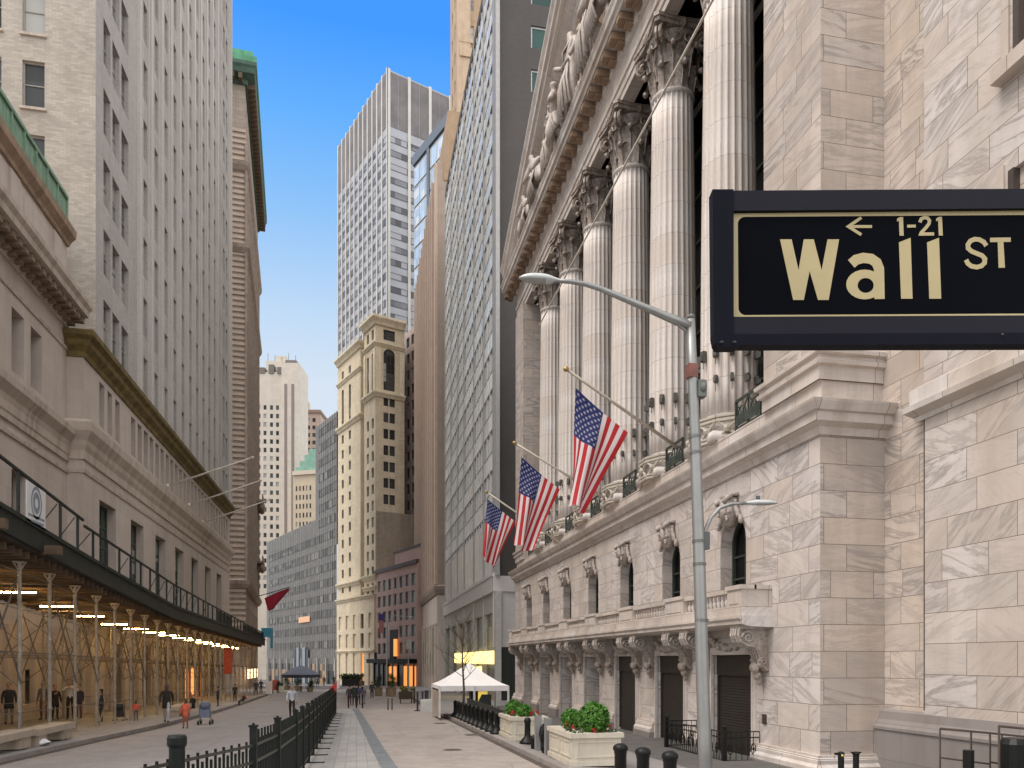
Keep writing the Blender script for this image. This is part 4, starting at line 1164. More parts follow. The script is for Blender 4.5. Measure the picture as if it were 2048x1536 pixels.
m.build('lit_fascia', [emit('warm_sign', (1, .78, .28), 1.1)], curt)
m = MB(); m.fb(fG, pxY(962, XN), pxY(948, XN), -.28, -.2, -1.3, z0 - .3); m.build('lit_doorway', [emit('warm_door', (1, .74, .25), 1.3)], curt)
m = MB(); m.fb(fGN, -6.5, -.3, 0, .1, -3, 3.55)
for k in range(4): m.fb(fGN, -6.3 + k * 1.6, -6.2 + k * 1.6, .1, .16, -2, 3.5)
m.build('side_shopfront', [plain('shopfront_dark', (.05, .055, .05), .2)], curt)
# --- brown striped tower, street facade, beyond
P5 = (XN, 111.0)
def s5(f, L): return grid([(a, a + .8) for a in (1.7, 3.1)], [(14 + 3.5 * k, 15.9 + 3.5 * k) for k in range(17)])
th, fs, Ls, fn, Wn = block('striped_tower', 'brown stone tower with continuous vertical ribs and a stepped top', P5, (0, 1), 41, 24, -4, 74.5, s5, None,
    [masonry('brown_stone', (.44, .345, .28), 1.4, .5, .006, .8, .1, .05, .2)], limit=40)
m = MB()
ys = [4.6 + 1.05 * k for k in range(35)]
for k, y in enumerate(ys): m.fb(fs, y, y + (.5 if k % 3 else .75), -.02, .3 if k % 3 else .45, 13.5, 74.3)
m.fb(fs, 0, 1.2, -.02, .4, 13.5, 74.4)
m.build('ribs', [plain('rib_stone', (.54, .42, .34), .8, 0, .1, 1)], th)
m = MB()
for k in range(34): m.fb(fs, ys[k] + .56, ys[k] + .98, -.01, .03, 13.5, 73)
m.build('rib_windows', [plain('rib_gap', (.27, .20, .16), .6)], th)
wo = [(ys[k] + .56, ys[k] + .98, 14 + 3.5 * j, 16 + 3.5 * j) for k in range(0, 34, 3) for j in range(17)]
windows(th, Fr((fs.o[0] - .04, fs.o[1]), fs.n), wo, -.01, 'pane', [M_frame_dk, M_glass], 100, .05)
corner_prof(th, fs, Ls, fn, Wn, [(-.1, 12.0), (.3, 12.0), (.6, 12.7), (.65, 13.2), (-.1, 13.4)], plain('brown_ledge', (.36, .29, .24), .8), 'string_course', 'R')
m = MB(); 
for k in range(9): m.fb(fs, 2 + k * 4.3, 2.5 + k * 4.3, -.02, .3, -4, 8)
m.fb(fs, 0, Ls, -.02, .12, 7.8, 11.9); m.fb(fn, Wn - 1.5, Wn + .1, -.02, .12, -4, 11.9)
m.build('base_stone', [plain('pale_base', (.68, .60, .53), .8, 0, .08, .6, 0, .3)], th)
m = MB(); m.fb(fs, 2.6, Ls - 1, .0, .1, .2, 7.4); m.build('shop_window', [glass('tall_shop_glass', (.10, .11, .085), .5, (.45, .42, .25), .35)], th)
m = MB(); f_ = Fr((13.0, 111.5), (-1, 0)); m.box(13.0, 30, 111.4, 135, 74.4, 82.5); m.box(12.4, 30, 110.9, 120, 72.0, 75.2); m.build('setback', [plain('tan_block', (.40, .28, .18), .85, 0, .12, 1)], th)
# upper tan tower with windows
def n7(f, W): 
    u = f.U(940); return [(u - .6, u + .7, f.Z(940, 78) + 4.45 * k - .1, f.Z(940, 55) + 4.45 * k + .3) for k in range(-1, 8)]
def s7(f, L): return grid([(2.2, 3.2), (5.4, 6.4), (8.6, 9.6)], [(84 + 4.45 * k, 86 + 4.45 * k) for k in range(10)])
th, fs, Ls, fn, Wn = block('tan_tower', 'slim tan brick tower rising behind the glass building at the top edge', (15.4, 116), (0, 1), 12, 22, 70, 128, s7, n7,
    [masonry('tan_tower_brick', (.46, .33, .215), .8, .3, .01, .85, .1, .08, .35)], limit=40, style='sash', wm=[plain('white_frame2', (.6, .58, .54), .5), glass('pale_glass', (.3, .3, .3), .4, (.5, .5, .5), .6)])
m = MB(); u = fn.U(938); z = fn.Z(938, 88); m.fb(fn, u - 3, Wn + .2, -.02, .3, z, z + .6); m.fb(fn, Wn - 1.6, Wn + .25, -.02, .25, 70, 128); m.fb(fs, 0, 1.4, -.02, .25, 70, 128)
z = fn.Z(938, 105); m.fb(fn, 0, Wn, -.02, .5, z - 1, z + .3); m.build('quoins', [plain('tan_trim', (.52, .39, .27), .8, 0, .1, 1, 0, .4)], th)
# ================================================================ the bent end of the street
A = R(-21.5); dB = (math.sin(A), math.cos(A))
def ray_line(px, P, d):
    dx, dy = dxy(px); det = -d[0] * dy + d[1] * dx   # P + t d = s (dx,dy)
    t = (P[0] * dy - P[1] * dx) / det
    return t, (P[0] + d[0] * t, P[1] + d[1] * t)
def ztop(px, py, P):
    D = P[0] * SY + P[1] * CY; return HC + (1320 - py) * D / F
dP = (math.sin(R(-19)), math.cos(R(-19)))
p0 = onD(835, 1320, 135); P0 = (p0.x, p0.y)
t1_, P1 = ray_line(749, P0, dP)
# pink granite building
zt = ztop(833, 1119, P0)
def s8(f, L):
    r = []
    for k in range(7):
        a = 1.0 + k * (L - 1.8) / 7; 
        for j in range(5): 
            if j == 0 and k in (3, 4): continue
            if j == 1 and k in (3, 4): continue
            r.append((a, a + 1.85, zt - 4.1 - 3.05 * (4 - j) - .2, zt - 4.1 - 3.05 * (4 - j) + 1.9))
    return r
th, fs, Ls, fn, Wn = block('pink_building', 'low pink granite building with rows of square windows and a dark glass entrance', P0, dP, t1_, 20, -5, zt, s8, None,
    [masonry('pink_granite', (.58, .41, .37), 1.5, .6, .01, .8, .08, .05, .15)], limit=60, wm=[plain('teal_frame', (.07, .085, .08), .4), glass('teal_glass2', (.06, .09, .085), .5, (.2, .28, .26), .2)])
m = MB(); m.fb(fs, 0, t1_, -.3, .25, zt - .6, zt + .1); 
m.fb(fs, 0, t1_ * .62, -6, -1, zt, zt + 2.6); m.fb(fs, 0, t1_ * .63, -6, -.8, zt + 2.6, zt + 3.0); m.build('roof_edge', [plain('dark_red_trim', (.07, .045, .045), .6)], th)
m = MB(); m.fb(fs, 0, t1_ * .6, -.95, -.9, zt + .1, zt + 2.6); m.build('penthouse_wall', [MT['pink_granite']], th)
m = MB(); u = t1_ * .5; m.fb(fs, u - 1.6, u + 2.2, -.02, .12, 3.6, 8.2); m.fb(fs, 0, t1_ + .3, .1, 1.6, 1.9, 2.7); m.fb(fs, t1_ - 1.2, t1_, -.02, .3, -2.6, 4); m.fb(fs, u - 1, u + 1.6, .12, .4, 2.6, 6.0)
m.build('entrance_canopy', [plain('black_glass_panel', (.012, .012, .013), .6, 0, .1, 3, 0, 0, .2)], th)
m = MB(); m.fb(fs, u - 1.9, u - .7, .2, .5, 3.2, 6.4); m.fb(fs, t1_ * .03, t1_ * .27, .02, .3, -2.2, 1.4); m.fb(fs, t1_ * .42, t1_ * .6, .02, .3, -1.6, 1.3)
m.build('lit_window', [emit('amber_light', (1, .36, .08), .55)], th)
m = MB()
for k in range(9): m.fb(fs, .6 + k * 2.5, 1.0 + k * 2.5, .3, .5, -2.6, 1.9)
m.fb(fs, t1_ * .28, t1_ * .4, .02, .28, -2.3, 1.6); m.fb(fs, t1_ * .61, t1_ * .99, .02, .28, -2.3, 1.6)
m.build('shopfront', [plain('shopfront_black', (.035, .026, .022), .3)], th)
# cream ornate building: front wing, recessed court, rear wing
_, Pc = ray_line(751, P0, dP)
Pc = (Pc[0], Pc[1])
tf, Pf = ray_line(728.5, Pc, dB); tr_, Pr = ray_line(721, Pc, dB); te, Pe = ray_line(676, Pc, dB)
M_cream = masonry('cream_stone', (.72, .63, .47), 1.2, .45, .008, .8, .1, .08, .3)
M_creamt = plain('cream_trim', (.72, .64, .48), .8, 0, .12, 1, 0, .5)
zf = ztop(751, 640, Pc); fl_h = 3.3
cream = thing('ornate_building', 'cream stone office building with two wings, tall arched windows and bracketed cornices', 'building', (Pc[0], Pc[1], -3))
cf = corners(Pc, dB, tf, 6.3, 'R'); fs, Ls = frame(cf, 0); fn, Wn = frame(cf, 3)
def zz(py): return ztop(751, py, Pc)
zrows = [(zz(840 + 33.2 * k + 13), zz(840 + 33.2 * k - 7)) for k in range(-1, 14)]
ao = zz(770) ; at = zz(700)
uN = [fn.U(773), fn.U(789)]; uc = [(Wn - fn.U(0) * 0 + 0)] if False else None
a1, a2 = sorted((fn.U(767), fn.U(777))); b1, b2 = sorted((fn.U(779), fn.U(790)))
nrows = [(zz(798 + 33.0 * k + 10), zz(798 + 33.0 * k - 10)) for k in range(7)]
n_ops = [(a1, a2, c, d) for c, d in nrows] + [(b1, b2, c, d) for c, d in nrows] + [(min(a1, b1), max(a2, b2), zz(776), zz(692)), (min(a1, b1), max(a2, b2), zz(675), zz(654))]
s1 = [sorted((fs.U(740.5), fs.U(737.5))), sorted((fs.U(734.5), fs.U(731.5)))]
s1 = [(.25 * tf - .55, .25 * tf + .55), (.68 * tf - .55, .68 * tf + .55)]
s_ops = grid(s1, zrows[1:]) + [(a, b, zz(785), zz(702)) for a, b in s1] + [(a, b, zz(675), zz(655)) for a, b in s1]
m = MB(); m.wall(fs, 0, Ls, -6, zf, s_ops, .35); m.wall(fn, 0, Wn, -6, zf, n_ops, .35); m.face([(p[0], p[1], zf) for p in cf])
f2_, l2_ = frame(cf, 1); m.wall(f2_, 0, l2_, -6, zf, [], 0)
m.build('front_wing', [M_cream], cream)
wmc = [plain('dark_brown_frame', (.07, .05, .03), .5), M_glass]
windows(cream, fs, s_ops, .3, 'pane', wmc, 60); windows(cream, fn, n_ops[:-2], .3, 'sash', wmc, 60); windows(cream, fn, n_ops[-2:], .3, 'grid', wmc, 60)
# arch heads
def archhead(m, f, a, b, zt_, n=.01, wall_n=0):
    c, r = (a + b) / 2, (b - a) / 2; zc = zt_ - r
    for i in range(10):
        t0, t1 = math.pi * i / 10, math.pi * (i + 1) / 10
        m.face([f.P(c + r * math.cos(t0), n, zc + r * math.sin(t0)), f.P(c + r * math.cos(t0), n, zt_ + .02), f.P(c + r * math.cos(t1), n, zt_ + .02), f.P(c + r * math.cos(t1), n, zc + r * math.sin(t1))])
m = MB(); archhead(m, fn, n_ops[-2][0], n_ops[-2][1], n_ops[-2][3])
for a, b in s1: archhead(m, fs, a, b, zz(702))
m.build('arch_heads', [M_cream], cream)
def pr(z, o, h): return [(-.1, z), (o * .3, z), (o * .5, z + h * .3), (o, z + h * .7), (o, z + h), (-.1, z + h + .1)]
for z, o, h in ((zf - .8, 1.1, 1.6), (zz(690), .5, .7), (zz(792), .7, 1.0), (zz(1158), .7, .9), (zz(1180), .6, .9)): corner_prof(cream, fs, Ls, fn, Wn, pr(z, o, h), M_creamt, 'cornice', 'R')
m = MB()
for u in [.1, Wn - 1.1]: m.fb(fn, u, u + 1, -.02, .25, zz(790), zz(695))
for u in [0.02, tf - .9]: m.fb(fs, u, u + .85, -.02, .2, zz(790), zz(695))
m.build('pilasters', [M_creamt], cream)
# recess and rear wing
m = MB(); fr_ = Fr((Pf[0] + dB[1] * 4.5, Pf[1] - dB[0] * 4.5), (-dB[1], dB[0])); Lr = tr_ - tf
rr = grid([(Lr * .35, Lr * .35 + 1.1)], zrows[:12]) + [(Lr * .3, Lr * .3 + 1.4, zz(800), zz(745))]
m.wall(fr_, 0, Lr, -6, zz(725), rr, .3); m.build('court_wall', [M_cream], cream); windows(cream, fr_, rr, .26, 'pane', wmc, 76)
zr = ztop(721, 690, Pr)
cr_ = corners(Pr, dB, te - tr_, 9, 'R'); fs2, Ls2 = frame(cr_, 0); fn2, Wn2 = frame(cr_, 3)
def zq(py): return ztop(721, py, Pr)
w2 = [(Ls2 * .46 - .6, Ls2 * .46 + .6), (Ls2 * .78 - .6, Ls2 * .78 + .6)]
r2 = [(zq(855 + 31.5 * k + 9), zq(855 + 31.5 * k - 9)) for k in range(-1, 15)]
o2 = grid(w2, r2) + [(a, b, zq(815), zq(750)) for a, b in w2] + [(a, b, zq(728), zq(712)) for a, b in w2]
fN2 = [(Wn2 - 6.4, Wn2 - 4.9, c, d) for c, d in r2] + [(Wn2 - 6.7, Wn2 - 4.7, zq(818), zq(748))]
m = MB(); m.wall(fs2, 0, Ls2, -6, zr, o2, .35); m.wall(fn2, 0, Wn2, -6, zr, fN2, .35); m.face([(p[0], p[1], zr) for p in cr_]); m.build('rear_wing', [M_cream], cream)
windows(cream, fs2, o2, .3, 'pane', wmc, 100); windows(cream, fn2, fN2, .3, 'pane', wmc, 100)
for z, o, h in ((zr - .6, 1.0, 1.4), (zq(740), .5, .7), (zq(838), .7, 1.0), (zq(1168), .7, .9)): corner_prof(cream, fs2, Ls2, fn2, Wn2, pr(z, o, h), M_creamt, 'cornice', 'R')
m = MB(); archhead(m, fn2, Wn2 - 6.7, Wn2 - 4.7, zq(748))
for a, b in w2: archhead(m, fs2, a, b, zq(750))
m.build('arch_heads', [M_cream], cream)
# common base along the street
fcb = Fr(Pc, (-dB[1], dB[0])); zbt = zz(1195)
bo = [(te * k / 5 + te * .06, te * k / 5 + te * .14, c, d) for k in range(5) for c, d in ((-4.5, 3.9), (5.0, 8.0), (9.0, 12.0))]
fcb = Fr((Pc[0] - dB[1] * .3, Pc[1] + dB[0] * .3), (-dB[1], dB[0]))
m = MB(); m.wall(fcb, 0, te, -6, zbt, bo, .5); m.extrude(fcb, pr(zbt, .5, .8), 0, te); m.extrude(fcb, pr(4.0, .3, .5), 0, te); m.face([fcb.P(0, 0, -6), fcb.P(0, 0, zbt), fcb.P(0, -1, zbt), fcb.P(0, -1, -6)]); m.build('street_base', [M_cream], cream)
windows(cream, fcb, [o for o in bo if o[2] > 0], .45, 'grid', wmc, 100)
m = MB()
for k, o in enumerate([o for o in bo if o[2] < 0]): m.fb(fcb, o[0], o[1], -.6, -.45, o[2], o[3])
m.build('lit_doorway', [emit('doorway_glow', (.9, .42, .12), .55)], cream)
# blank party wall in front of the cream building, behind the pink one
zb_ = zz(1022)
m = MB(); fpw = Fr((cf[3][0], cf[3][1] - .15), fn.n); m.fb(fn, -6, Wn - .1, .04, .3, 8, zb_); m.build('party_wall', [masonry('party_brick', (.38, .325, .26), .6, .2, .01, .8, .15, .12, .4)], cream)
# mid brown building with windows, behind
P4 = onD(838, 1320, 156); P4 = (P4.x, P4.y)
t4, _ = ray_line(806, P4, dB)
z4 = ztop(838, 645, P4)
def s4(f, L):
    r = []
    for px0, px1 in ((813, 819), (822.5, 828), (831.5, 836)):
        a, b = sorted((f.U(px0), f.U(px1))); a0 = max(.05, a); b0 = min(L - .05, b)
        for k in range(15): r.append((a0, b0, ztop(824, 668 + 33.5 * k + 10, P4), ztop(824, 668 + 33.5 * k - 10, P4)))
    return r
block('taupe_building', 'plain taupe brick building with paired windows behind the ornate cream one', P4, dB, t4, 15, -6, z4, s4, None, [masonry('taupe_brick', (.46, .375, .34), .6, .2, .01, .85, .1, .08, .2)], limit=60, wm=wmc)
# blue glass building
P6 = onD(898, 1320, 150); P6 = (P6.x + 2, P6.y)
P6 = onD(900, 1320, 165); P6 = (P6.x, P6.y)
t6, _ = ray_line(828, P6, dB); z6 = ztop(900, 226, P6)
blue = thing('blue_glass_building', 'blue glass office building with dark floor lines and a vertical dark seam', 'building', (P6[0], P6[1], 0))
c6 = corners(P6, dB, t6, 15, 'R'); f6, L6 = frame(c6, 0)
m = MB()
for i in range(4):
    f_, l_ = frame(c6, i); m.wall(f_, 0, l_, 50, z6, [], 0)
m.face([(p[0], p[1], z6) for p in c6]); m.build('wall', [plain('slate_frame', (.10, .12, .15), .4)], blue)
o6 = []; z = 56
us = f6.U(858)
cuts = [0.2] + [L6 * k / 6 for k in range(1, 6)] + [L6 - .2]
while z < z6 - 3:
    for a, b in zip(cuts, cuts[1:]):
        o6.append((a + .08, b - .08, z, z + 4.3))
    z += 4.75
windows(blue, f6, o6, -.08, 'pane', [MT['alu'], glass('sky_glass', (.36, .47, .62), .18, (.55, .6, .66), .2, .06, .6)], 100, .1)
m = MB(); m.fb(f6, us - .6, us + .6, 0, .35, 50, z6); m.fb(f6, 0, L6, 0, .4, z6 - 2.0, z6 + .3); m.build('seam', [MT['slate_frame']], blue)
# grey curtain wall building along the bend
t7a, P7 = ray_line(673.5, Pc, dB); t7b, P7b = ray_line(631, P7, dB); t7c, P7c = ray_line(533.5, P7, dB)
z7a = ztop(673.5, 823, P7); z7c = ztop(631, 1040, P7b)
g7 = thing('grey_curtain_building', 'long grey office slab with thin white vertical mullions closing the bend of the street', 'building', (P7[0], P7[1], -3))
c7 = corners(P7, dB, t7c, 18, 'R'); f7, L7 = frame(c7, 0)
M_g7 = plain('slab_grey', (.155, .15, .145), .5, .1, .2, .6)
m = MB(); m.wall(f7, 0, t7b, -8, z7a, [], 0); m.wall(f7, t7b, L7, -8, z7c, [], 0)
m.face([f7.P(0, 0, z7a), f7.P(t7b, 0, z7a), f7.P(t7b, -18, z7a), f7.P(0, -18, z7a)]); m.face([f7.P(t7b, 0, z7c), f7.P(L7, 0, z7c), f7.P(L7, -18, z7c), f7.P(t7b, -18, z7c)])
m.face([f7.P(L7, 0, -4), f7.P(L7, -18, -4), f7.P(L7, -18, z7c), f7.P(L7, 0, z7c)]); m.face([f7.P(t7b, 0, z7c), f7.P(t7b, -18, z7c), f7.P(t7b, -18, z7a), f7.P(t7b, 0, z7a)])
m.build('wall', [M_g7], g7)
o7 = []
pitch = 3.0; nU = int(L7 / pitch)
for i in range(nU):
    z = 5.2
    while z < (z7a if (i + 1) * pitch < t7b else z7c) - 2.5: o7.append((i * pitch + .12, i * pitch + pitch - .12, z, z + 1.8)); z += 3.55
windows(g7, f7, o7, -.05, 'pane', [M_frame_dk, glass('slab_glass', (.09, .085, .082), .6, (.22, .20, .18), .12, .35, .15)], 100, .06)
m = MB()
for i in range(nU * 2 + 1):
    u = i * pitch / 2; m.fb(f7, u - .05, u + .05, 0, .12, 3.0, (z7a if u < t7b else z7c) + .1)
m.build('mullions', [plain('pale_mullion', (.40, .40, .395), .5)], g7)
m = MB()
for i in range(0, nU + 1, 2): m.fb(f7, i * pitch - .2, i * pitch + .2, .0, .5, -8, 3.0)
m.build('columns', [MT['pale_mullion']], g7)
m = MB(); m.fb(f7, 0, L7, 0, .06, -8, 1.6); m.build('ground_glazing', [glass('ground_glass', (.05, .045, .04), .8, (.35, .22, .12), .2)], g7)
m = MB(); a, b = sorted((f7.U(600), f7.U(622))); m.fb(f7, a, b, .31, .36, 11.6 + .2, 13.2); m.build('lit_window', [emit('dim_orange', (.6, .34, .2), .22)], g7)
m = MB()
for p in (592, 606, 617): 
    a = f7.U(p); m.fb(f7, a - 1.1, a + 1.1, .31, .45, -3.5, 5.2)
m.build('portal', [plain('portal_dark', (.02, .03, .035), .3)], g7)
m = MB(); 
for p in (599.5, 612): a = f7.U(p); m.fb(f7, a - 1.0, a + 1.0, .3, .6, -3.5, 5.6)
m.build('portal_pillar', [plain('portal_pillar', (.25, .28, .32), .5)], g7)
# tall grey-white slab tower
PC1 = onD(775, 1320, 205); PC1 = (PC1.x, PC1.y)
tL, _ = ray_line(677, PC1, dB)
zt1 = ztop(775, 138, PC1)
W1 = 44
M_white = plain('white_cladding', (.54, .525, .50), .5, 0, .08, .3)
slab = thing('slab_tower', 'tall pale skyscraper with white vertical piers and dark mechanical band at the top', 'building', (PC1[0], PC1[1], -3))
c1 = corners(PC1, dB, tL, W1, 'R'); f1s, L1 = frame(c1, 0); f1n, Wn1 = frame(c1, 3)
m = MB()
for i in range(4):
    f_, l_ = frame(c1, i); m.wall(f_, 0, l_, -8, zt1, [], 0)
m.face([(p[0], p[1], zt1) for p in c1]); m.build('wall', [plain('cladding_grey', (.36, .37, .40), .5, 0, .1, .2)], slab)
M_dkband = plain('mechanical_band', (.15, .135, .135), .6, 0, .3, .2)
m = MB(); nb = 11
for i in range(nb):
    a = L1 * i / nb; m.fb(f1s, a + .4, a + L1 / nb - .4, 0, .1, zt1 - 15, zt1 - .4)
pit = 6.3; nn = int(W1 / pit) + 1
for i in range(nn):
    b = Wn1 - i * pit; m.fb(f1n, b - pit + .5, b - pit / 2 - .1, 0, .1, zt1 - 15, zt1 - .4); m.fb(f1n, b - pit / 2 + .1, b - .5, 0, .1, zt1 - 15, zt1 - .4)
m.build('mechanical_band', [M_dkband], slab)
of = []; z = zt1 - 19.2
zz1 = []
while z > 20: zz1.append(z); z -= 3.65
for i in range(nb):
    a = L1 * i / nb
    for z in zz1: of.append((a + .45, a + L1 / nb - .45, z, z + 1.9))
on = []
for i in range(nn):
    b = Wn1 - i * pit
    for z in zz1: on.append((b - pit + .5, b - .5, z, z + 1.7))
wt = [M_frame_dk, glass('tower_glass', (.14, .14, .155), .5, (.34, .34, .37), .25)]
windows(slab, f1n, on, -.06, 'pane', wt, 45, .1); windows(slab, f1s, of, -.06, 'pane', wt, 100, .1)
m = MB()
for i in range(nb + 1): a = L1 * i / nb; m.fb(f1s, a - .3, a + .3, 0, .28, -8, zt1 + .2)
for i in range(nn): b = Wn1 - i * pit; m.fb(f1n, b - .4 - (0 if i else .3), b + .4, 0, .3, -8, zt1 + .2)
m.build('piers', [M_white], slab)
# far white setback tower, its neighbours
dF = (math.sin(R(-25)), math.cos(R(-25)))
PF = onD(565, 1320, 300); PF = (PF.x, PF.y)
def cpx(px, P): return (px)
zF = ztop(565, 765, PF)
M_far = masonry('far_white_stone', (.66, .60, .52), 3, 1.2, .02, .85, .06, .05, .15, bump=0)
cF = corners(PF, (math.sin(R(8)), math.cos(R(8))), 20, 22, 'L')
far = thing('setback_tower', 'distant cream white stepped skyscraper with rooftop machinery', 'building', (PF[0], PF[1], -4))
ff, Lf = frame(cF, 2); fm, Wm = frame(cF, 3)
of_ = grid([sorted((fm.U(p), fm.U(p + 6))) for p in (527, 540, 552, 515)], [(ztop(560, 815 + 17 * k + 5, PF), ztop(560, 815 + 17 * k - 4, PF)) for k in range(22)])
m = MB(); m.wall(fm, 0, Wm, -10, ztop(560, 745, PF), of_, .3)
m.wall(ff, 0, Lf, -10, ztop(560, 735, PF), [], .3); m.face([(p[0], p[1], ztop(560, 745, PF)) for p in cF]); m.build('wall', [M_far], far)
windows(far, fm, of_, .26, 'pane', [M_frame, M_glass], 88)
m = MB()
_, q0 = ray_line(568, PF, (fm.u[0], fm.u[1]))
Pq = onD(565, 1320, 299); f9 = Fr((Pq.x, Pq.y), (-math.sin(R(10)), -math.cos(R(10))))
ua, ub = f9.U(599), f9.U(563); ua, ub = min(ua, ub), max(ua, ub)
m.fb(f9, ua, ub, -14, .2, -10, ztop(580, 728, PF))
m.build('stair_shaft', [M_far], far)
m = MB()
for p in (572, 586): a, b = sorted((f9.U(p - 3), f9.U(p + 2.5))); m.fb(f9, a, b, .2, .3, 10, ztop(575, 770, PF))
m.build('recessed_strips', [plain('strip_brown', (.25, .20, .18), .8)], far)
m = MB(); a, b = sorted((f9.U(527), f9.U(560))); m.fb(f9, a, b, -9, -3, ztop(560, 745, PF), ztop(560, 718, PF)); a, b = sorted((f9.U(545), f9.U(567))); m.fb(f9, a, b, -8, -4, ztop(560, 720, PF), ztop(560, 706, PF))
m.build('penthouse', [M_far], far)
m = MB(); a, b = sorted((f9.U(568), f9.U(590))); m.fb(f9, a, b, -6, -2, ztop(575, 728, PF), ztop(575, 718, PF))
for k in range(5): a = f9.U(530 + k * 14); m.bar(f9.P(a, -4, ztop(560, 745, PF)), f9.P(a, -4, ztop(560, 700 + 4 * (k % 3), PF)), .12)
for a_, b_, t_, dz in ((-1, 2.2, 741, 3), (3.5, 5.5, 736, 4), (7, 9, 742, 2)): m.fb(f9, a_, b_, -4, -.5, ztop(560, 748, PF), ztop(560, t_ - 6, PF))
m.build('roof_machinery', [plain('machine_grey', (.16, .14, .13), .7)], far)
PG = onD(640, 1320, 340); f10 = Fr((PG.x, PG.y), (-SY, -CY)); zg = lambda y: HC + (1320 - y) * 340 / F
th = thing('brick_tower', 'distant pinkish brick tower with tan rooftop block right of the white one', 'building', (PG.x, PG.y, -4))
a, b = 0, f10.U(596); b = abs(b); o_ = grid([(b * .2, b * .35), (b * .45, b * .6), (b * .7, b * .85)], [(zg(840 + 15 * k + 4), zg(840 + 15 * k - 4)) for k in range(22)])
m = MB(); m.wall(f10, 0, b, -10, zg(822), o_, .3); m.fb(f10, 0, b, -14, -.5, -10, zg(823)); m.build('wall', [plain('pink_brick', (.44, .33, .27), .85, 0, .08, .3)], th)
windows(th, f10, o_, .26, 'pane', [M_frame, M_glass], 70)
m = MB(); m.fb(f10, -.4, b, -14, .5, zg(826), zg(820)); m.build('cornice', [plain('cornice_brown', (.25, .17, .13), .8)], th)
m = MB(); m.fb(f10, b * .72, b * .98, -10, -2, zg(822), zg(792)); m.build('penthouse', [plain('tan_penthouse', (.50, .40, .26), .8)], th)
PH = onD(632, 1320, 285); f11 = Fr((PH.x, PH.y), (-.45, -.893)); zh = lambda y: HC + (1320 - y) * 285 / F
th = thing('green_roof_building', 'small cream building with stepped green copper roof beyond the grey slab', 'building', (PH.x, PH.y, -4))
b = abs(f11.U(586)); o_ = grid([(b * .15 * k + b * .06, b * .15 * k + b * .13) for k in range(1, 6)], [(zh(975 + 18 * k + 5), zh(975 + 18 * k - 5)) for k in range(10)])
m = MB(); m.wall(f11, 0, b, -10, zh(945), o_, .3); m.fb(f11, 0, b, -12, -.5, -10, zh(946)); m.build('wall', [plain('cream_far', (.52, .43, .32), .85, 0, .08, .3)], th)
windows(th, f11, o_, .26, 'pane', [M_frame, M_glass], 60)
m = MB(); m.fb(f11, 0, b, -12, .6, zh(948), zh(940)); m.build('cornice', [plain('cream_far_trim', (.58, .50, .40), .8)], th)
m = MB()
for k in range(4): m.fb(f11, 0, b * (.95 - .1 * k), -12, -1 - k * 1.5, zh(942 - 14 * k), zh(930 - 14 * k))
m.build('roof', [plain('far_copper', (.20, .36, .29), .7, 0, .2, .3)], th)
# ================================================================ GROUND
def sheet(name, pts, dz, mats, n=1):
    m = MB(); m.face([(x, y, gz(y) + dz) for x, y in pts]); return struct(m.build(name, mats))
def paving(name, col, bw, bh, mort, mcol=.6, var=.14, bvar=.12, off=.5, rough=.75):
    if name in MT: return MT[name]
    t = NT(name); uv = t.uv()
    br = t.n('TexBrick', Vector=uv, Color1=(0, 0, 0, 1), Color2=(1, 1, 1, 1), Mortar=(.5, .5, .5, 1)); br.offset = off
    for k, v in (('Scale', 1), ('Mortar Size', mort), ('Mortar Smooth', .2), ('Brick Width', bw), ('Row Height', bh)): br.inputs[k].default_value = v
    f = t.noise(uv, .25, 6, .65); g = t.noise(uv, 2.2, 6, .7); st = t.noise(uv, .9, 8, .7, .8)
    c = t.mix(t.ramp(f, [(.3, 0), (.7, 1)]), k3(col, 1 - var), k3(col, 1 + var))
    sp = t.n('SeparateColor'); t.t.links.new(br.outputs['Color'], sp.inputs[0])
    c = t.mix(t.math('MULTIPLY', sp.outputs[0], bvar * 3), c, tuple(x * y for x, y in zip(col, (.62, .6, .62))))
    c = t.mix(t.math('MULTIPLY', t.ramp(st, [(.47, 0), (.64, 1)]), .6), c, k3(col, .5))
    ck = t.n('TexVoronoi', feature='DISTANCE_TO_EDGE'); t.t.links.new(t.noise_vec(uv) if False else uv, ck.inputs['Vector']); ck.inputs['Scale'].default_value = .22
    c = t.mix(t.math('MULTIPLY', t.math('LESS_THAN', ck.outputs['Distance'], .004), .5), c, k3(col, .3))
    pt = t.noise(t.scale(uv, (1, .25, 1)), .55, 3, .4); c = t.mix(t.math('MULTIPLY', t.ramp(pt, [(.56, 0), (.60, 1)]), .22), c, k3(col, .6))
    c = t.mix(t.math('MULTIPLY', g, .35), c, k3(col, .72))
    sp2 = t.n('TexVoronoi'); t.t.links.new(uv, sp2.inputs['Vector']); sp2.inputs['Scale'].default_value = 4.5
    c = t.mix(t.math('MULTIPLY', t.math('LESS_THAN', sp2.outputs['Distance'], .11), .5), c, k3(col, .35))
    c = t.mix(br.outputs['Fac'], c, k3(col, mcol))
    t.bump(t.math('SUBTRACT', t.math('MULTIPLY', g, .4), br.outputs['Fac']), .35, .01)
    MT[name] = t.done(c, t.math('ADD', t.math('MULTIPLY', g, .3), rough - .2)); return MT[name]
P_cob = paving('cobbles', (.37, .335, .32), .26, .13, .012, .72)
P_brick = paving('roadway_pavers', (.43, .375, .335), .22, .11, .009, .6)
P_strip = paving('strip_pavers', (.42, .405, .385), .30, .20, .014, .6, off=0)
P_blue = paving('bluestone', (.20, .215, .225), .9, .6, .008, .7)
P_walk = paving('sidewalk_slabs', (.30, .285, .275), 1.5, 1.5, .012, .6, off=0)
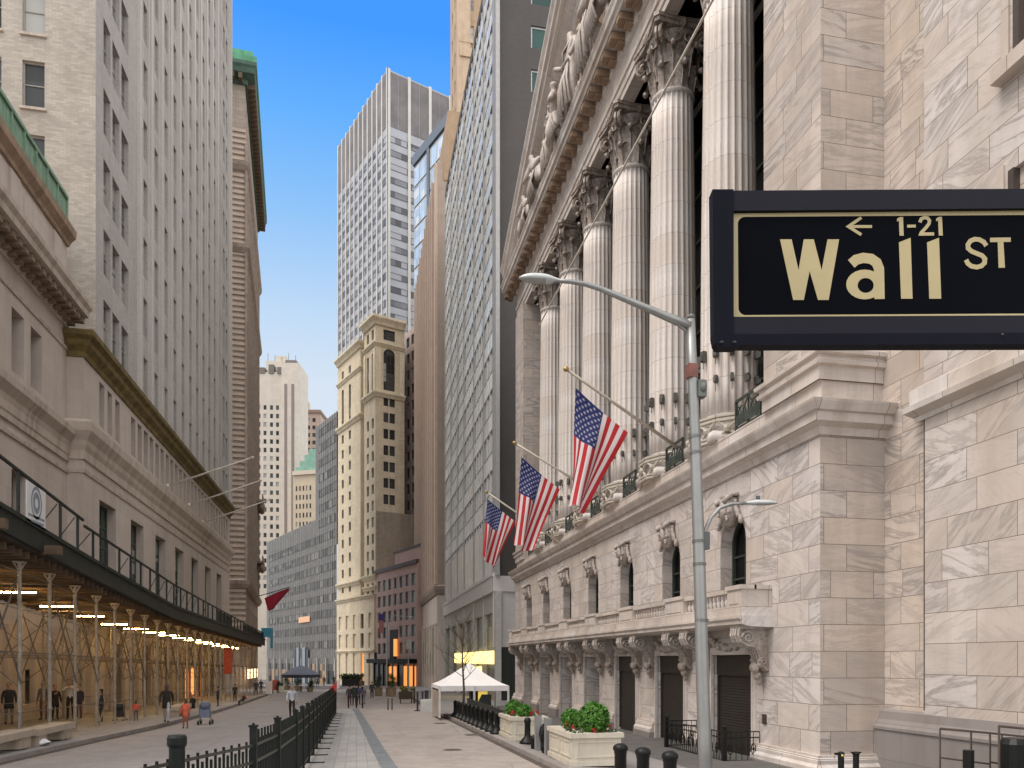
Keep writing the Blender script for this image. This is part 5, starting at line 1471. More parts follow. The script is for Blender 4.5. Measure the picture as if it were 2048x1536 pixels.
P_asph = plain('asphalt', (.10, .095, .09), .9, 0, .2, 1.5, .3)
sheet('ground', [(-900, -60), (900, -60), (900, 1500), (-900, 1500)], -.06, [P_asph])
kl = [(-9.95, 10), (-9.83, 24), (-9.5, 30.5), (-9.05, 37), (-8.95, 43), (-8.85, 50), (-9.2, 67), (-9.9, 88), (-10.9, 106), (-13, 124), (-22, 170)]
kr = [(5.05, 8), (4.98, 20), (4.93, 35), (4.88, 46), (5.0, 60), (6.2, 100), (8.5, 135)]
m = MB()
def strip(m, A, B, dz, mi=0):
    for i in range(len(A) - 1):
        m.face([(A[i][0], A[i][1], gz(A[i][1]) + dz), (B[i][0], B[i][1], gz(B[i][1]) + dz), (B[i + 1][0], B[i + 1][1], gz(B[i + 1][1]) + dz), (A[i + 1][0], A[i + 1][1], gz(A[i + 1][1]) + dz)], mi)
fx = lambda y: -1.35
m = MB(); strip(m, kl, [(-1.35 if y < 62 else -1.35, y) for x, y in kl], 0); struct(m.build('road', [P_cob]))
sb = [onG(796, 1536), onG(770, 1500), onG(748, 1465), onG(729, 1435), onG(717, 1418)]
bl = [(onG(796, 1536).x, 6)] + [(p.x, p.y) for p in sb]; 
bw_ = [(x - .42, y) for x, y in bl]
m = MB(); strip(m, [(-1.35, y) for x, y in bw_], bw_, .004); struct(m.build('path', [P_strip], ))
m = MB(); strip(m, bw_, bl, .008); struct(m.build('path', [P_blue]))
ye = bl[-1][1]
def xat(tab, y):
    if y <= tab[0][1]: return tab[0][0]
    for (x0, y0), (x1, y1) in zip(tab, tab[1:]):
        if y <= y1: return x0 + (x1 - x0) * (y - y0) / (y1 - y0)
    return tab[-1][0]
ysr = sorted({6, ye} | {y for _, y in bl} | {y for _, y in kr if y < ye})
m = MB(); strip(m, [(xat(bl, y), y) for y in ysr], [(xat(kr, y), y) for y in ysr], 0); struct(m.build('roadway', [P_brick]))
ys2 = [ye, 60, 80, 100, 120, 135, 170]
m = MB(); strip(m, [(-1.35, y) for y in ys2], [(xat(kr, y) + (10 if y > 140 else 0), y) for y in ys2], 0); struct(m.build('plaza', [paving('plaza_pavers', (.33, .28, .25), .5, .5, .012, .7)]))
# kerbs and pavements
m = MB(); g = MB()
for tab, s, far in ((kl, -1, -60), (kr, 1, 60)):
    for (x0, y0), (x1, y1) in zip(tab, tab[1:]):
        z0, z1 = gz(y0), gz(y1); k = .3 * s
        m.box8([(x0, y0, z0 - .2), (x0 + k, y0, z0 - .2), (x1 + k, y1, z1 - .2), (x1, y1, z1 - .2), (x0, y0, z0 + .14), (x0 + k, y0, z0 + .14), (x1 + k, y1, z1 + .14), (x1, y1, z1 + .14)])
struct(m.build('kerb', [plain('kerb_stone', (.30, .27, .25), .8, 0, .15, 1.5, .2, .5)]))
m = MB(); strip(m, [(x - .3, y) for x, y in kl], [(x - 45, y) for x, y in kl], .138); struct(m.build('pavement', [P_walk]))
kk = [(xat(kr, y), y) for y in (8, 14, 20, 30, 40, 50, 56, 62, 80, 100, 135)]
m = MB()
for (x0, y0), (x1, y1) in zip(kk, kk[1:]):
    d0, d1 = (.138 if y0 > 56 else -.2), (.138 if y1 > 56 else -.2)
    for xa, xb, xc, xd, a0, a1, b0, b1 in ((x0 + .3, 11.0, x1 + .3, 11.0, .138, .138, d0, d1), (11.0, 45, 11.0, 45, d0, d1, d0, d1)):
        m.face([(xa, y0, gz(y0) + a0), (xb, y0, gz(y0) + b0), (xd, y1, gz(y1) + b1), (xc, y1, gz(y1) + a1)])
struct(m.build('pavement', [P_walk]))
m = MB()    # dark gutter lines beside the kerbs
strip(m, kl, [(x + .28, y) for x, y in kl], .004); strip(m, [(x - .22, y) for x, y in kr], kr, .004); struct(m.build('gutter', [plain('gutter_dark', (.085, .065, .055), .9, 0, .3, 3)]))
def pz(y): return gz(y) + .14       # top of the pavement
# manholes, drains
def onP(px, py):
    dx, dy = dxy(px); D = (HC - .14) / ((py - 1320) / F - SL * dy); return Vector((D * dx, D * dy, pz(D * dy)))
def disc(name, x, y, r, lab):
    m = MB(); m.lathe((x, y, gz(y) - .01), [(r, 0), (r, .018)], 20)
    for k in range(-3, 4): m.box(x - r * .7, x + r * .7, y + k * r * .22 - .012, y + k * r * .22 + .012, gz(y) + .008, gz(y) + .012)
    tag(m.build(name, [plain('cast_iron', (.14, .115, .10), .7, .2)], origin=(x, y, gz(y))), lab, 'manhole')
p = onG(905, 1500); disc('manhole_cover', p.x, p.y, .32, 'dark round manhole cover in the pinkish roadway nearest the camera')
p = onG(880, 1447); disc('manhole_cover', p.x, p.y, .35, 'dark manhole cover farther up the pinkish roadway')
m = MB(); p = onG(946, 1470)
for k in range(7): m.box(p.x - .25 + k * .08, p.x - .21 + k * .08, p.y - .35, p.y + .35, gz(p.y) + .005, gz(p.y) + .014)
m.box(p.x - .3, p.x + .32, p.y - .42, p.y + .42, gz(p.y) - .01, gz(p.y) + .005); tag(m.build('drain_grate', [MT['cast_iron']], origin=p), 'dark square drain grate by the right kerb of the pinkish roadway', 'drain')
for i, (px, py) in enumerate(()):
    p = onG(px, py); disc('manhole_cover', p.x, p.y, .36, ['round iron cover in the left road behind the fence post', 'round iron cover far up the left road beside the fence end', 'round iron cover in the left road near the bottom edge'][i])
# ================================================================ SIDEWALK SHED
def interp(tab, y):
    if y <= tab[0][0]: return tab[0][1]
    for (a, b), (c, d) in zip(tab, tab[1:]):
        if y <= c: return b + (d - b) * (y - a) / (c - a)
    return tab[-1][1]
RAIL = [(16, 9.4), (25.4, 8.6), (32.6, 7.95), (32.7, 7.75), (47.8, 6.9), (85, 5.75), (93, 5.6)]
FTOP = [(16, 7.8), (25.4, 7.15), (32.7, 6.6), (47.8, 5.65), (85, 5.0), (93, 4.9)]
CEIL = [(16, 6.4), (31, 5.75), (37, 5.3), (48, 4.75), (93, 4.0)]
XE = -10.4
shed = thing('sidewalk_shed', 'long dark green sidewalk shed on steel scaffolding with lit tubes under its deck', 'scaffolding', (-12.8, 54, -.6))
M_green = plain('shed_green', (.012, .017, .013), .6, 0, .4, 1.5, .1)
M_steel = plain('galvanised', (.34, .30, .255), .45, .4, .25, 3)
M_plank = plain('plank', (.12, .08, .05), .85, 0, .35, 1.2, .2, .5)
ysd = [16 + 3.5 * k for k in range(23)]; YS1 = 93
m = MB(); fa = MB(); wood = MB()
for a, b in zip(ysd, ysd[1:]):
    f0, f1, c0, c1_ = interp(FTOP, a), interp(FTOP, b), interp(CEIL, a), interp(CEIL, b)
    m.box8([(-16, a, c0 + .25), (XE - .1, a, c0 + .25), (XE - .1, b, c1_ + .25), (-16, b, c1_ + .25), (-16, a, f0 - .1), (XE - .1, a, f0 - .1), (XE - .1, b, f1 - .1), (-16, b, f1 - .1)])
    fa.box8([(XE - .1, a, f0 - .75), (XE, a, f0 - .75), (XE, b, f1 - .75), (XE - .1, b, f1 - .75), (XE - .1, a, f0), (XE, a, f0), (XE, b, f1), (XE - .1, b, f1)])
    fa.box8([(XE, a, f0 - .1), (XE + .08, a, f0 - .1), (XE + .08, b, f1 - .1), (XE, b, f1 - .1), (XE, a, f0 + .04), (XE + .08, a, f0 + .04), (XE + .08, b, f1 + .04), (XE, b, f1 + .04)])
    for k in range(6):
        y = a + k * .58; c = interp(CEIL, y); wood.box(-15.9, XE - .3, y, y + .12, c, c + .24)
for y in (28.7, 24.5): c = interp(CEIL, y); wood.box(-15.9, -9.9, y, y + .25, c + .25, c + .55)
m.build('deck', [plain('deck_dark', (.035, .026, .02), .9, 0, .4, 2)], shed); fa.build('fascia', [M_green], shed); wood.build('joists', [M_plank], shed)
rp = MB(); me_ = MB()
y = 16.2
while y < YS1:
    a, b = interp(FTOP, y), interp(RAIL, y); rp.box(XE - .06, XE + .02, y, y + .08, a, b)
    if random.random() < .5 and y + 1.75 < YS1:
        rp.bar((XE - .1, y, a), (XE - .1, y + 1.7, interp(RAIL, y + 1.7) - .1), .02)
    y += 1.75
for (a, ra), (b, rb) in zip(RAIL, RAIL[1:]):
    if b - a < .2: continue
    rp.box8([(XE - .05, a, ra - .06), (XE + .02, a, ra - .06), (XE + .02, b, rb - .06), (XE - .05, b, rb - .06), (XE - .05, a, ra + .03), (XE + .02, a, ra + .03), (XE + .02, b, rb + .03), (XE - .05, b, rb + .03)])
for z in (.0,):
    y = 62
    while y < YS1: me_.box8([(XE - .09, y, interp(FTOP, y)), (XE - .06, y, interp(FTOP, y)), (XE - .06, y + 1.7, interp(FTOP, y + 1.7)), (XE - .09, y + 1.7, interp(FTOP, y + 1.7)), (XE - .09, y, interp(RAIL, y) - .1), (XE - .06, y, interp(RAIL, y) - .1), (XE - .06, y + 1.7, interp(RAIL, y + 1.7) - .1), (XE - .09, y + 1.7, interp(RAIL, y + 1.7) - .1)]) if int(y * 3) % 5 != 2 else None; y += 1.75
rp.build('railing', [M_green], shed); me_.build('hoarding_panel', [M_green], shed)
px_ = [23.6 + 2.62 * k for k in range(27)]
def post_mb(h): 
    m = MB(); m.bar((0, 0, 0), (0, 0, h), .065, 0, 8); m.box(-.16, .16, -.16, .16, h - .04, h); m.box(-.15, .15, -.15, .15, 0, .03)
    m.bar((-.2, 0, h), (0, 0, h - .35), .03); m.bar((.2, 0, h), (0, 0, h - .35), .03)
    for z in (1.05, 2.4, 3.6): m.lathe((0, 0, z), [(.09, 0), (.09, .1)], 8)
    return m
for X in (-11.2, -15.2):
    for y in px_:
        h = interp(CEIL, y) - pz(y); pm_ = post_mb(h); q = MB(); q.add(pm_, Matrix.Translation((X, y, pz(y)))); q.build('post', [M_steel], shed, smooth=False)
bm = MB()
for X in (-11.2, -15.2):
    for i in range(len(px_) - 1):
        a, b = px_[i], px_[i + 1]; ha, hb = interp(CEIL, a), interp(CEIL, b)
        if X < -12 or i % 3 != 2:
            bm.bar((X + .06, a, ha - .5), (X + .06, b, pz(b) + 2.0), .03, 0); bm.bar((X - .06, a, pz(a) + 2.0), (X - .06, b, hb - .5), .03, 0)
        bm.bar((X, a, pz(a) + 1.05), (X, b, pz(b) + 1.05), .024); bm.bar((X, a, pz(a) + 3.1), (X, b, pz(b) + 3.1), .024); bm.bar((X, a, ha - .35), (X, b, hb - .35), .024)
for i, y in enumerate(px_):
    h = interp(CEIL, y); bm.bar((-15.2, y, pz(y) + 3.1), (-11.2, y, pz(y) + 3.1), .024); bm.bar((-15.2, y, h - .4), (-11.2, y, h - .4), .024)
    if i % 2 == 0: bm.bar((-15.2, y, pz(y) + 1.9), (-11.2, y, h - .6), .022); bm.bar((-15.2, y, h - .6), (-11.2, y, pz(y) + 1.9), .022)
bm.bar((-11.2, 37.0, pz(37)), (-11.6, 40.6, pz(40) + 2.4), .035)
bm.build('braces', [plain('brace_steel', (.16, .13, .10), .6, .2, .3, 2)], shed)
M_tube = emit('warm_tube', (1, .60, .2), 62)
for k in range(15):
    y = 30.2 + 4.3 * k; z = interp(CEIL, y) - .22
    q = MB(); q.box(-14.2, -12.8, y - .04, y + .04, z - .05, z, 0); q.box(-14.3, -12.7, y - .08, y + .08, z, z + .06, 1); q.build('light_tube', [M_tube, M_green], shed)
# lit doorway and sign inside the shed, stone piers of the ground floor
m = MB(); a_ = onX(388, 1350, XL2 + .05).y; b_ = onX(371, 1350, XL2 + .05).y; m.box(XL2 + .03, XL2 + .12, b_, a_, pz(a_), pz(a_) + 2.9); m.build('lit_doorway', [emit('orange_door', (1, .30, .08), .9)], tower)
m = MB(); a_ = onX(505, 1350, XL2 + .05).y; b_ = onX(487, 1350, XL2 + .05).y; m.box(XL2 + .6, XL2 + .8, b_, a_, onX(495, 1356, XL2).z, onX(495, 1338, XL2).z); m.build('lit_sign', [emit('yellow_sign', (1, .72, .35), 1.4)], tower)
m = MB(); y = 50.6
while y < 101: m.box(XL2 - .02, XL2 + .25, y, y + .9, pz(y) - .2, pz(y) + 4.6); m.box(XL2 - .02, XL2 + .32, y - .06, y + .96, pz(y) - .2, pz(y) + .5); y += 3.475
m.build('pilasters', [M_lime], tower)
m = MB(); y = 26.2
while y < 49.5: m.box(XL1 - .02, XL1 + .22, y, y + .8, pz(y) - .2, pz(y) + 4.8); y += 3.1
m.box(XL1 - .02, XL1 + .3, 20, 50, pz(30) - .4, pz(30) + .55); m.build('pilasters', [M_lime], bank)
# banner on the shed rail
bn = MB(); Y0, Y1 = onX(48, 1000, XE).y, onX(86, 1000, XE).y
def bnp(y, n, z): return (XE + .06 + n, y, z)
zt0, zt1_, zb0, zb1 = onX(48, 960, XE).z, onX(86, 985, XE).z, onX(48, 1040, XE).z, onX(86, 1062, XE).z
bn.box8([(XE + .05, Y0, zb0), (XE + .08, Y0, zb0), (XE + .08, Y1, zb1), (XE + .05, Y1, zb1), (XE + .05, Y0, zt0), (XE + .08, Y0, zt0), (XE + .08, Y1, zt1_), (XE + .05, Y1, zt1_)])
banner = tag(bn.build('banner', [plain('banner_white', (.62, .62, .63), .7, 0, .04)], origin=(XE, Y0, zb0)), 'white banner with a round grey emblem hung on the shed railing', 'banner')
bn = MB(); yc, zc = (Y0 + Y1) / 2, (zt0 + zb0) / 2 + .05
for r0, r1 in ((.55, .44), (.36, .16)):
    for i in range(20):
        t0, t1 = 2 * math.pi * i / 20, 2 * math.pi * (i + 1) / 20
        bn.face([(XE + .084, yc + r * math.cos(t) * .8, zc + r * math.sin(t)) for r, t in ((r0, t0), (r0, t1), (r1, t1), (r1, t0))])
bn.box(XE + .08, XE + .084, Y0 + .1, Y1 - .1, zb1 + .28, zb1 + .36); bn.box(XE + .08, XE + .084, Y0 + .35, Y1 - .15, zb1 + .12, zb1 + .2)
bn.build('emblem', [plain('emblem_grey', (.20, .24, .28), .7)], banner)
# ================================================================ STREET FURNITURE
M_conc = plain('concrete', (.42, .35, .28), .85, 0, .12, 1.2, .25, .5)
for i, (y0, lab) in enumerate(((23.9, 'pale concrete bench cut by the left edge of the picture'), (27.5, 'pale concrete bench with its far end beside a scaffold post'), (44.5, 'pale concrete bench under the shed behind the stroller'))):
    x0 = -10.85 if i < 2 else -10.2; m = MB(); z = pz(y0)
    m.box(x0, x0 + .75, y0, y0 + 3.3, z + .34, z + .55); s = m.build('seat', [M_conc])
    th = thing('concrete_bench', lab, 'bench', (x0, y0, z), 'concrete benches along the left pavement'); 
    bpy.data.objects.remove(s)
    m.build('seat', [M_conc], th)
    for a, b in ((.1, .8), (2.3, 3.1)):
        q = MB(); q.box(x0 + .05, x0 + .7, y0 + a, y0 + b, z, z + .339); q.build('leg', [M_conc], th)
q = MB(); p = (-10.5, 27.3); q.ball((-10.2, 27.9, pz(27) + .1), .25, .3, .1, 10, 6, 0, .25); tag(q.build('paper_bag', [plain('bag_white', (.7, .7, .72), .7)], origin=(-10.2, 27.9, pz(27))), 'crumpled white bag lying beneath the concrete bench', 'bag')
def bollard(loc, kind, lab=None, grp=None):
    m = MB()
    if kind == 'tall':
        m.lathe(loc, [(.12, 0), (.12, .72), (.13, .74), (.13, .78), (.15, .8), (.15, .86), (.12, .9), (.06, .93)], 18)
        return m
    m.lathe(loc, [(.27, 0), (.27, .06), (.22, .1), (.2, .14), (.12, .22), (.1, .3), (.1, .68), (.115, .7), (.115, .78), (.09, .84), (.03, .87)], 18)
    return m
def put(name, mb, mats, loc, lab, cat, grp=None, smooth=True):
    q = MB(); q.add(mb, Matrix.Translation(loc)); return tag(q.build(name, mats, origin=loc, smooth=smooth), lab, cat, grp)
tall = bollard((0, 0, 0), 'tall'); wide = bollard((0, 0, 0), 'wide')
nm = ['nearest black bollard beside the lamp post base, right of the other two', 'black bollard second from the planter, left of the lamp post', 'black bollard standing right against the near planter']
for i, px in enumerate((1340, 1286, 1241)):
    p = onD(px, 1500, (13.9, 14.6, 15.4)[i]); put('bollard', tall, [M_black], (p.x, p.y, pz(p.y) + [.12, .1, .06][i] * 0), nm[i], 'bollard', 'black round-topped bollards')
p = onP(1055, 1487); put('bollard', wide, [M_black], (p.x, p.y, pz(p.y)), 'black wide-footed bollard between the two cream planters', 'bollard')
p = onP(1068, 1497); put('bollard', wide, [M_black], (p.x, p.y, pz(p.y) - .45), 'short dark bollard base beside the grey posts', 'bollard')
row = []
for k in range(11):
    t = k / 10; x, y = 5.28 - .05 * t, 29.0 + 12.2 * t
    o = put('bollard', wide, [M_black], (x, y, pz(y)), ('nearest' if k == 0 else 'farthest' if k == 10 else ['', 'second', 'third', 'fourth', 'fifth', 'sixth', 'seventh', 'eighth', 'ninth', 'tenth'][k]) + ' black bollard of the kerb row that ends at the white tent', 'bollard', 'wide-footed bollards along the kerb')
# iron top rail barrier behind that row
m = MB(); 
for k in range(8): y = 29.8 + 1.5 * k; m.box(5.75, 5.79, y, y + .05, pz(y), pz(y) + .95)
m.box(5.75, 5.79, 29.8, 40.4, pz(35) + .85, pz(35) + .92); m.box(5.755, 5.785, 29.8, 40.4, pz(35) + .3, pz(35) + .86)
tag(m.build('metal_barrier', [plain('barrier_dark', (.03, .035, .03), .5)], origin=(5.77, 30, pz(30))), 'low dark metal barrier panel behind the kerb bollards', 'barrier')
# grey posts between planters
gp = MB(); gp.box(-.09, .09, -.09, .09, 0, 1.0); gp.box(-.1, .1, -.1, .1, 1.0, 1.04)
for i, px in enumerate((1076, 1096)):
    p = onP(px, 1500 + 9 * i); put('steel_post', gp, [plain('steel_post', (.42, .43, .44), .35, .7, .05)], (p.x, p.y, pz(p.y)), ['square brushed steel post nearer the far planter', 'square brushed steel post touching the near planter'][i], 'post', 'square steel posts', False)
p = onP(1087, 1506); m = MB(); m.ball((p.x, p.y, pz(p.y) + .55), .14, .14, .3, 10, 8, 0, .1); m.bar((p.x, p.y, pz(p.y)), (p.x, p.y, pz(p.y) + .5), .05); m.ball((p.x, p.y, pz(p.y) + .2), .1, .1, .2, 8, 6, 0, .1)
tag(m.build('rubbish_bin', [M_black], origin=(p.x, p.y, pz(p.y))), 'small black bin between the two steel posts', 'bin')
# planters with box balls and red flowers
def leafmat(name, c0, c1):
    if name in MT: return MT[name]
    t = NT(name); f = t.noise(t.obj(), 9, 3, .6); g = t.noise(t.obj(), 1.8, 3, .6)
    c = t.mix(t.ramp(f, [(.3, 0), (.7, 1)]), c0, c1); c = t.mix(t.math('MULTIPLY', t.ramp(g, [(.35, 0), (.7, 1)]), .6), c, k3(c0, .6))
    t.b.inputs['Subsurface Weight'].default_value = 0
    MT[name] = t.done(c, .6); return MT[name]
M_leaf = leafmat('box_leaf', (.025, .10, .008), (.12, .32, .03)); M_leaf2 = leafmat('ground_leaf', (.02, .045, .015), (.09, .13, .045)); M_shrub = leafmat('dark_shrub', (.015, .045, .012), (.05, .10, .03))
M_red = plain('petal_red', (.48, .03, .03), .6, 0, .3, 8); M_core = plain('shrub_core', (.012, .03, .008), .9)
def leaves(m, c, r, n, s, rnd, mi=0, shell=.75, sq=1.0):
    for _ in range(n):
        d = Vector((rnd.gauss(0, 1), rnd.gauss(0, 1), rnd.gauss(0, 1))).normalized(); q = rnd.uniform(shell, 1.04) + (rnd.random() < .04) * rnd.uniform(0, .1)
        lump = 1 + .07 * math.sin(5 * d.x + 3 * d.z) * math.cos(4 * d.y)
        p = Vector(c) + Vector((d.x * r, d.y * r, d.z * r * sq)) * q * lump
        a = Vector((rnd.uniform(-1, 1), rnd.uniform(-1, 1), rnd.uniform(-1, 1))).normalized(); b = d.cross(a).normalized(); t_ = (a * .6 + d * .5).normalized()
        k = s * rnd.uniform(.6, 1.3)
        m.face([p - b * k * .5, p + t_ * k * .9, p + b * k * .5, p - t_ * k * .6], mi)
def planter(x0, x1, y0, y1, h, lab, balls, rnd):
    z = pz(y0); th = thing('planter', lab, 'planter', (x0, y0, z), 'cream panelled planters')
    m = MB(); m.box(x0, x1, y0, y1, z, z + h); m.box(x0 - .06, x1 + .06, y0 - .06, y1 + .06, z + h - .1, z + h + .02); m.box(x0 - .04, x1 + .04, y0 - .04, y1 + .04, z - .01, z + .12)
    for a, b in ((x0 + .12, x1 - .12),):
        for zz0, zz1_ in ((z + .2, z + .24), (z + h - .22, z + h - .18)): m.box(a, b, y0 - .025, y0, zz0, zz1_)
        m.box(a, a + .04, y0 - .025, y0, z + .241, z + h - .221); m.box(b - .04, b, y0 - .025, y0, z + .241, z + h - .221)
    n = 2
    for k in range(n):
        a = y0 + .12 + k * (y1 - y0 - .12) / n; b = a + (y1 - y0 - .12) / n - .12
        for zz0, zz1_ in ((z + .2, z + .24), (z + h - .22, z + h - .18)): m.box(x0 - .025, x0, a, b, zz0, zz1_)
        m.box(x0 - .025, x0, a, a + .04, z + .241, z + h - .221); m.box(x0 - .025, x0, b - .04, b, z + .241, z + h - .221)
    m.build('box', [plain('cream_paint', (.60, .55, .455), .5, 0, .08, 1.5, .1, .6)], th)
    g = MB(); f = MB()
    for _ in range(70): leaves(g, (rnd.uniform(x0 + .08, x1 - .08), rnd.uniform(y0 + .05, y1 - .1), z + h - .01), rnd.uniform(.05, .10), 22, .05, rnd)
    for _ in range(16):
        cx, cy = rnd.uniform(x0 + .06, x1 - .06), rnd.uniform(y0 + .03, y0 + (y1 - y0) * .9)
        leaves(f, (cx, cy, z + h + .08 + rnd.random() * .08), .06, 10, .05, rnd, 0, .3)
    pl = thing('flower_bed', 'low green plants with red flowers filling the ' + lab.split(' with')[0], 'flowers', (x0, y0, z + h), 'flower beds in the planters')
    g.build('foliage', [M_leaf2], pl); f.build('petals', [M_red], pl)
    for (bx, by, bz, br, bl_) in balls:
        q = thing('boxwood_ball', bl_, 'shrub', (bx, by, z + h), 'clipped box balls')
        c = MB(); c.ball((bx, by, bz), br * .86, br * .86, br * .84, 14, 9, 0, .04); c.bar((bx, by, z + h - .1), (bx, by, bz), .04); c.build('stem', [M_core], q)
        c = MB(); leaves(c, (bx, by, bz), br, int(3800 * min(1, br * 2)), .055, rnd); c.build('foliage', [M_leaf], q)
rnd = random.Random(21)
b1 = onD(1188, 1436, 19.8); b2_ = onD(1143, 1438, 20.9)
planter(5.3, 6.6, 18.6, 20.9, .8, 'near cream planter with panelled sides, biggest of the planters', [(b1.x, b1.y, b1.z, 32 * 19.3 / F, 'largest clipped green box ball in the near planter'), (b2_.x, b2_.y, b2_.z, 20 * 20.4 / F, 'smaller clipped box ball left of the largest one')], rnd)
b3 = onD(1027, 1416, 28.1); b4 = onD(1049, 1423, 27.2)
planter(5.3, 6.55, 26.2, 28.4, .78, 'far cream planter with panelled sides, beside the kerb bollards', [(b3.x, b3.y, b3.z, 16 * 27.4 / F, 'leftmost clipped box ball, in the far planter'), (b4.x, b4.y, b4.z, 14.5 * 26.4 / F, 'clipped box ball in the right half of the far planter')], rnd)
# iron railing at the exchange door
m = MB(); th = thing('iron_railing', 'black ornamental iron railing in front of the shuttered door by the lamp post', 'railing', (10.4, 21.5, pz(21)))
PR = [onD(1318, 1480, 24.6), onD(1445, 1490, 20.6)]
zA = pz(22) - .3
c0 = Vector((10.35, 24.6, zA)); c1v = Vector((10.35, 20.4, zA)); c2 = Vector((11.45, 24.6, zA)); c3v = Vector((11.45, 20.4, zA))
posts = MB(); rails = MB(); orn = MB()
for (A_, B_) in ((c0, c1v), (c0, c2), (c1v, c3v)):
    L_ = (B_ - A_).length; n = int(L_ / .16)
    for z in (.12, .78, .95): rails.bar(A_ + Vector((0, 0, z)), B_ + Vector((0, 0, z)), .022)
    for k in range(n + 1):
        p = A_.lerp(B_, k / n); orn.bar(p + Vector((0, 0, .12)), p + Vector((0, 0, .95)), .011)
        if k % 2: 
            d = (B_ - A_).normalized(); orn.tube([p + d * (.07 * math.cos(t)) + Vector((0, 0, .45 + .16 * math.sin(t))) for t in [i * math.pi / 5 for i in range(11)]], .014, 4)
            orn.ball(p + Vector((0, 0, .45)), .035, .035, .05, 6, 4)
for q in (c0, c1v): posts.box(q.x - .06, q.x + .06, q.y - .06, q.y + .06, q.z - .1, q.z + 1.05); posts.ball((q.x, q.y, q.z + 1.1), .07, .07, .07, 8, 6)
posts.build('post', [M_black], th); rails.build('rail', [M_black], th); orn.build('scrollwork', [M_black], th)
p = onX(1530, 1438, XN); m = MB(); m.box(XN - .04, XN + .01, p.y - .1, p.y + .1, p.z - .14, p.z + .14); m.box(XN - .05, XN - .04, p.y - .08, p.y + .08, p.z - .12, p.z + .12)
m.build('wall_plate', [plain('plate_bronze', (.10, .075, .06), .5, .5)], nyse)
# hydrant-like posts at lower right, steel handrail
for i, px in enumerate((1682, 1712)):
    p = onD(px, 1520, 15.5); m = MB(); m.bar((p.x, p.y, pz(p.y)), (p.x, p.y, p.z + .13), .06, 0, 12); m.ball((p.x, p.y, p.z + .13), .075, .075, .045, 10, 6)
    if i == 0: m.bar((p.x - .02, p.y, p.z + .12), (p.x - .14, p.y, p.z + .13), .025, 0, 6); m.ball((p.x + .0, p.y - .06, p.z + .09), .035, .02, .035, 8, 5, 1)
    else: m.box(p.x - .1, p.x + .1, p.y - .03, p.y + .03, p.z + .14, p.z + .165)
    tag(m.build('standpipe', [M_black, plain('brass', (.5, .36, .10), .3, .8)], origin=(p.x, p.y, pz(p.y))), ['black standpipe with a brass cap before the marble corner', 'plain black post right of the brass capped standpipe'][i], 'standpipe')
th = thing('handrail', 'bronze metal handrail with square bars along the granite base at lower right', 'railing', (11.8, 12, -.1))
m = MB()
def Q(px, py, D=14.2): return onD(px, py, D)
br_ = plain('bronze_rail', (.13, .10, .085), .35, .5, .15)
tops = [(1880, 1457), (1980, 1466), (2048, 1473), (2110, 1481)]
for (a, b), (c, d) in zip(tops, tops[1:]): m.bar(Q(a, b), Q(c, d), .022, 0, 6); m.bar(Q(a, b + 58), Q(c, d + 62), .018, 0, 6)
for px, py in ((1880, 1457), (1942, 1462), (1980, 1466), (2004, 1468)): m.bar(Q(px, py), Q(px, py + 190), .018, 0, 6)
m.bar(Q(1998, 1452, 13.2), Q(2100, 1462, 13.2), .022, 0, 6); m.bar(Q(1998, 1452, 13.2), Q(1998, 1640, 13.2), .02, 0, 6)
m.build('rail', [br_], th)
m = MB(); m.bar(Q(1937, 1500, 13.6), Q(1937, 1640, 13.6), .09, 0, 10); tag(m.build('bollard', [M_black], origin=Q(1937, 1640, 13.6)), 'black post behind the bronze handrail at lower right', 'bollard')
m = MB(); p = Q(2030, 1520, 13.8); m.lathe((p.x, p.y, pz(p.y)), [(.26, 0), (.26, 1.05), (.2, 1.15)], 14)
tag(m.build('litter_bin', [M_black], origin=(p.x, p.y, pz(p.y))), 'black round litter bin at the lower right edge behind the handrail', 'bin')
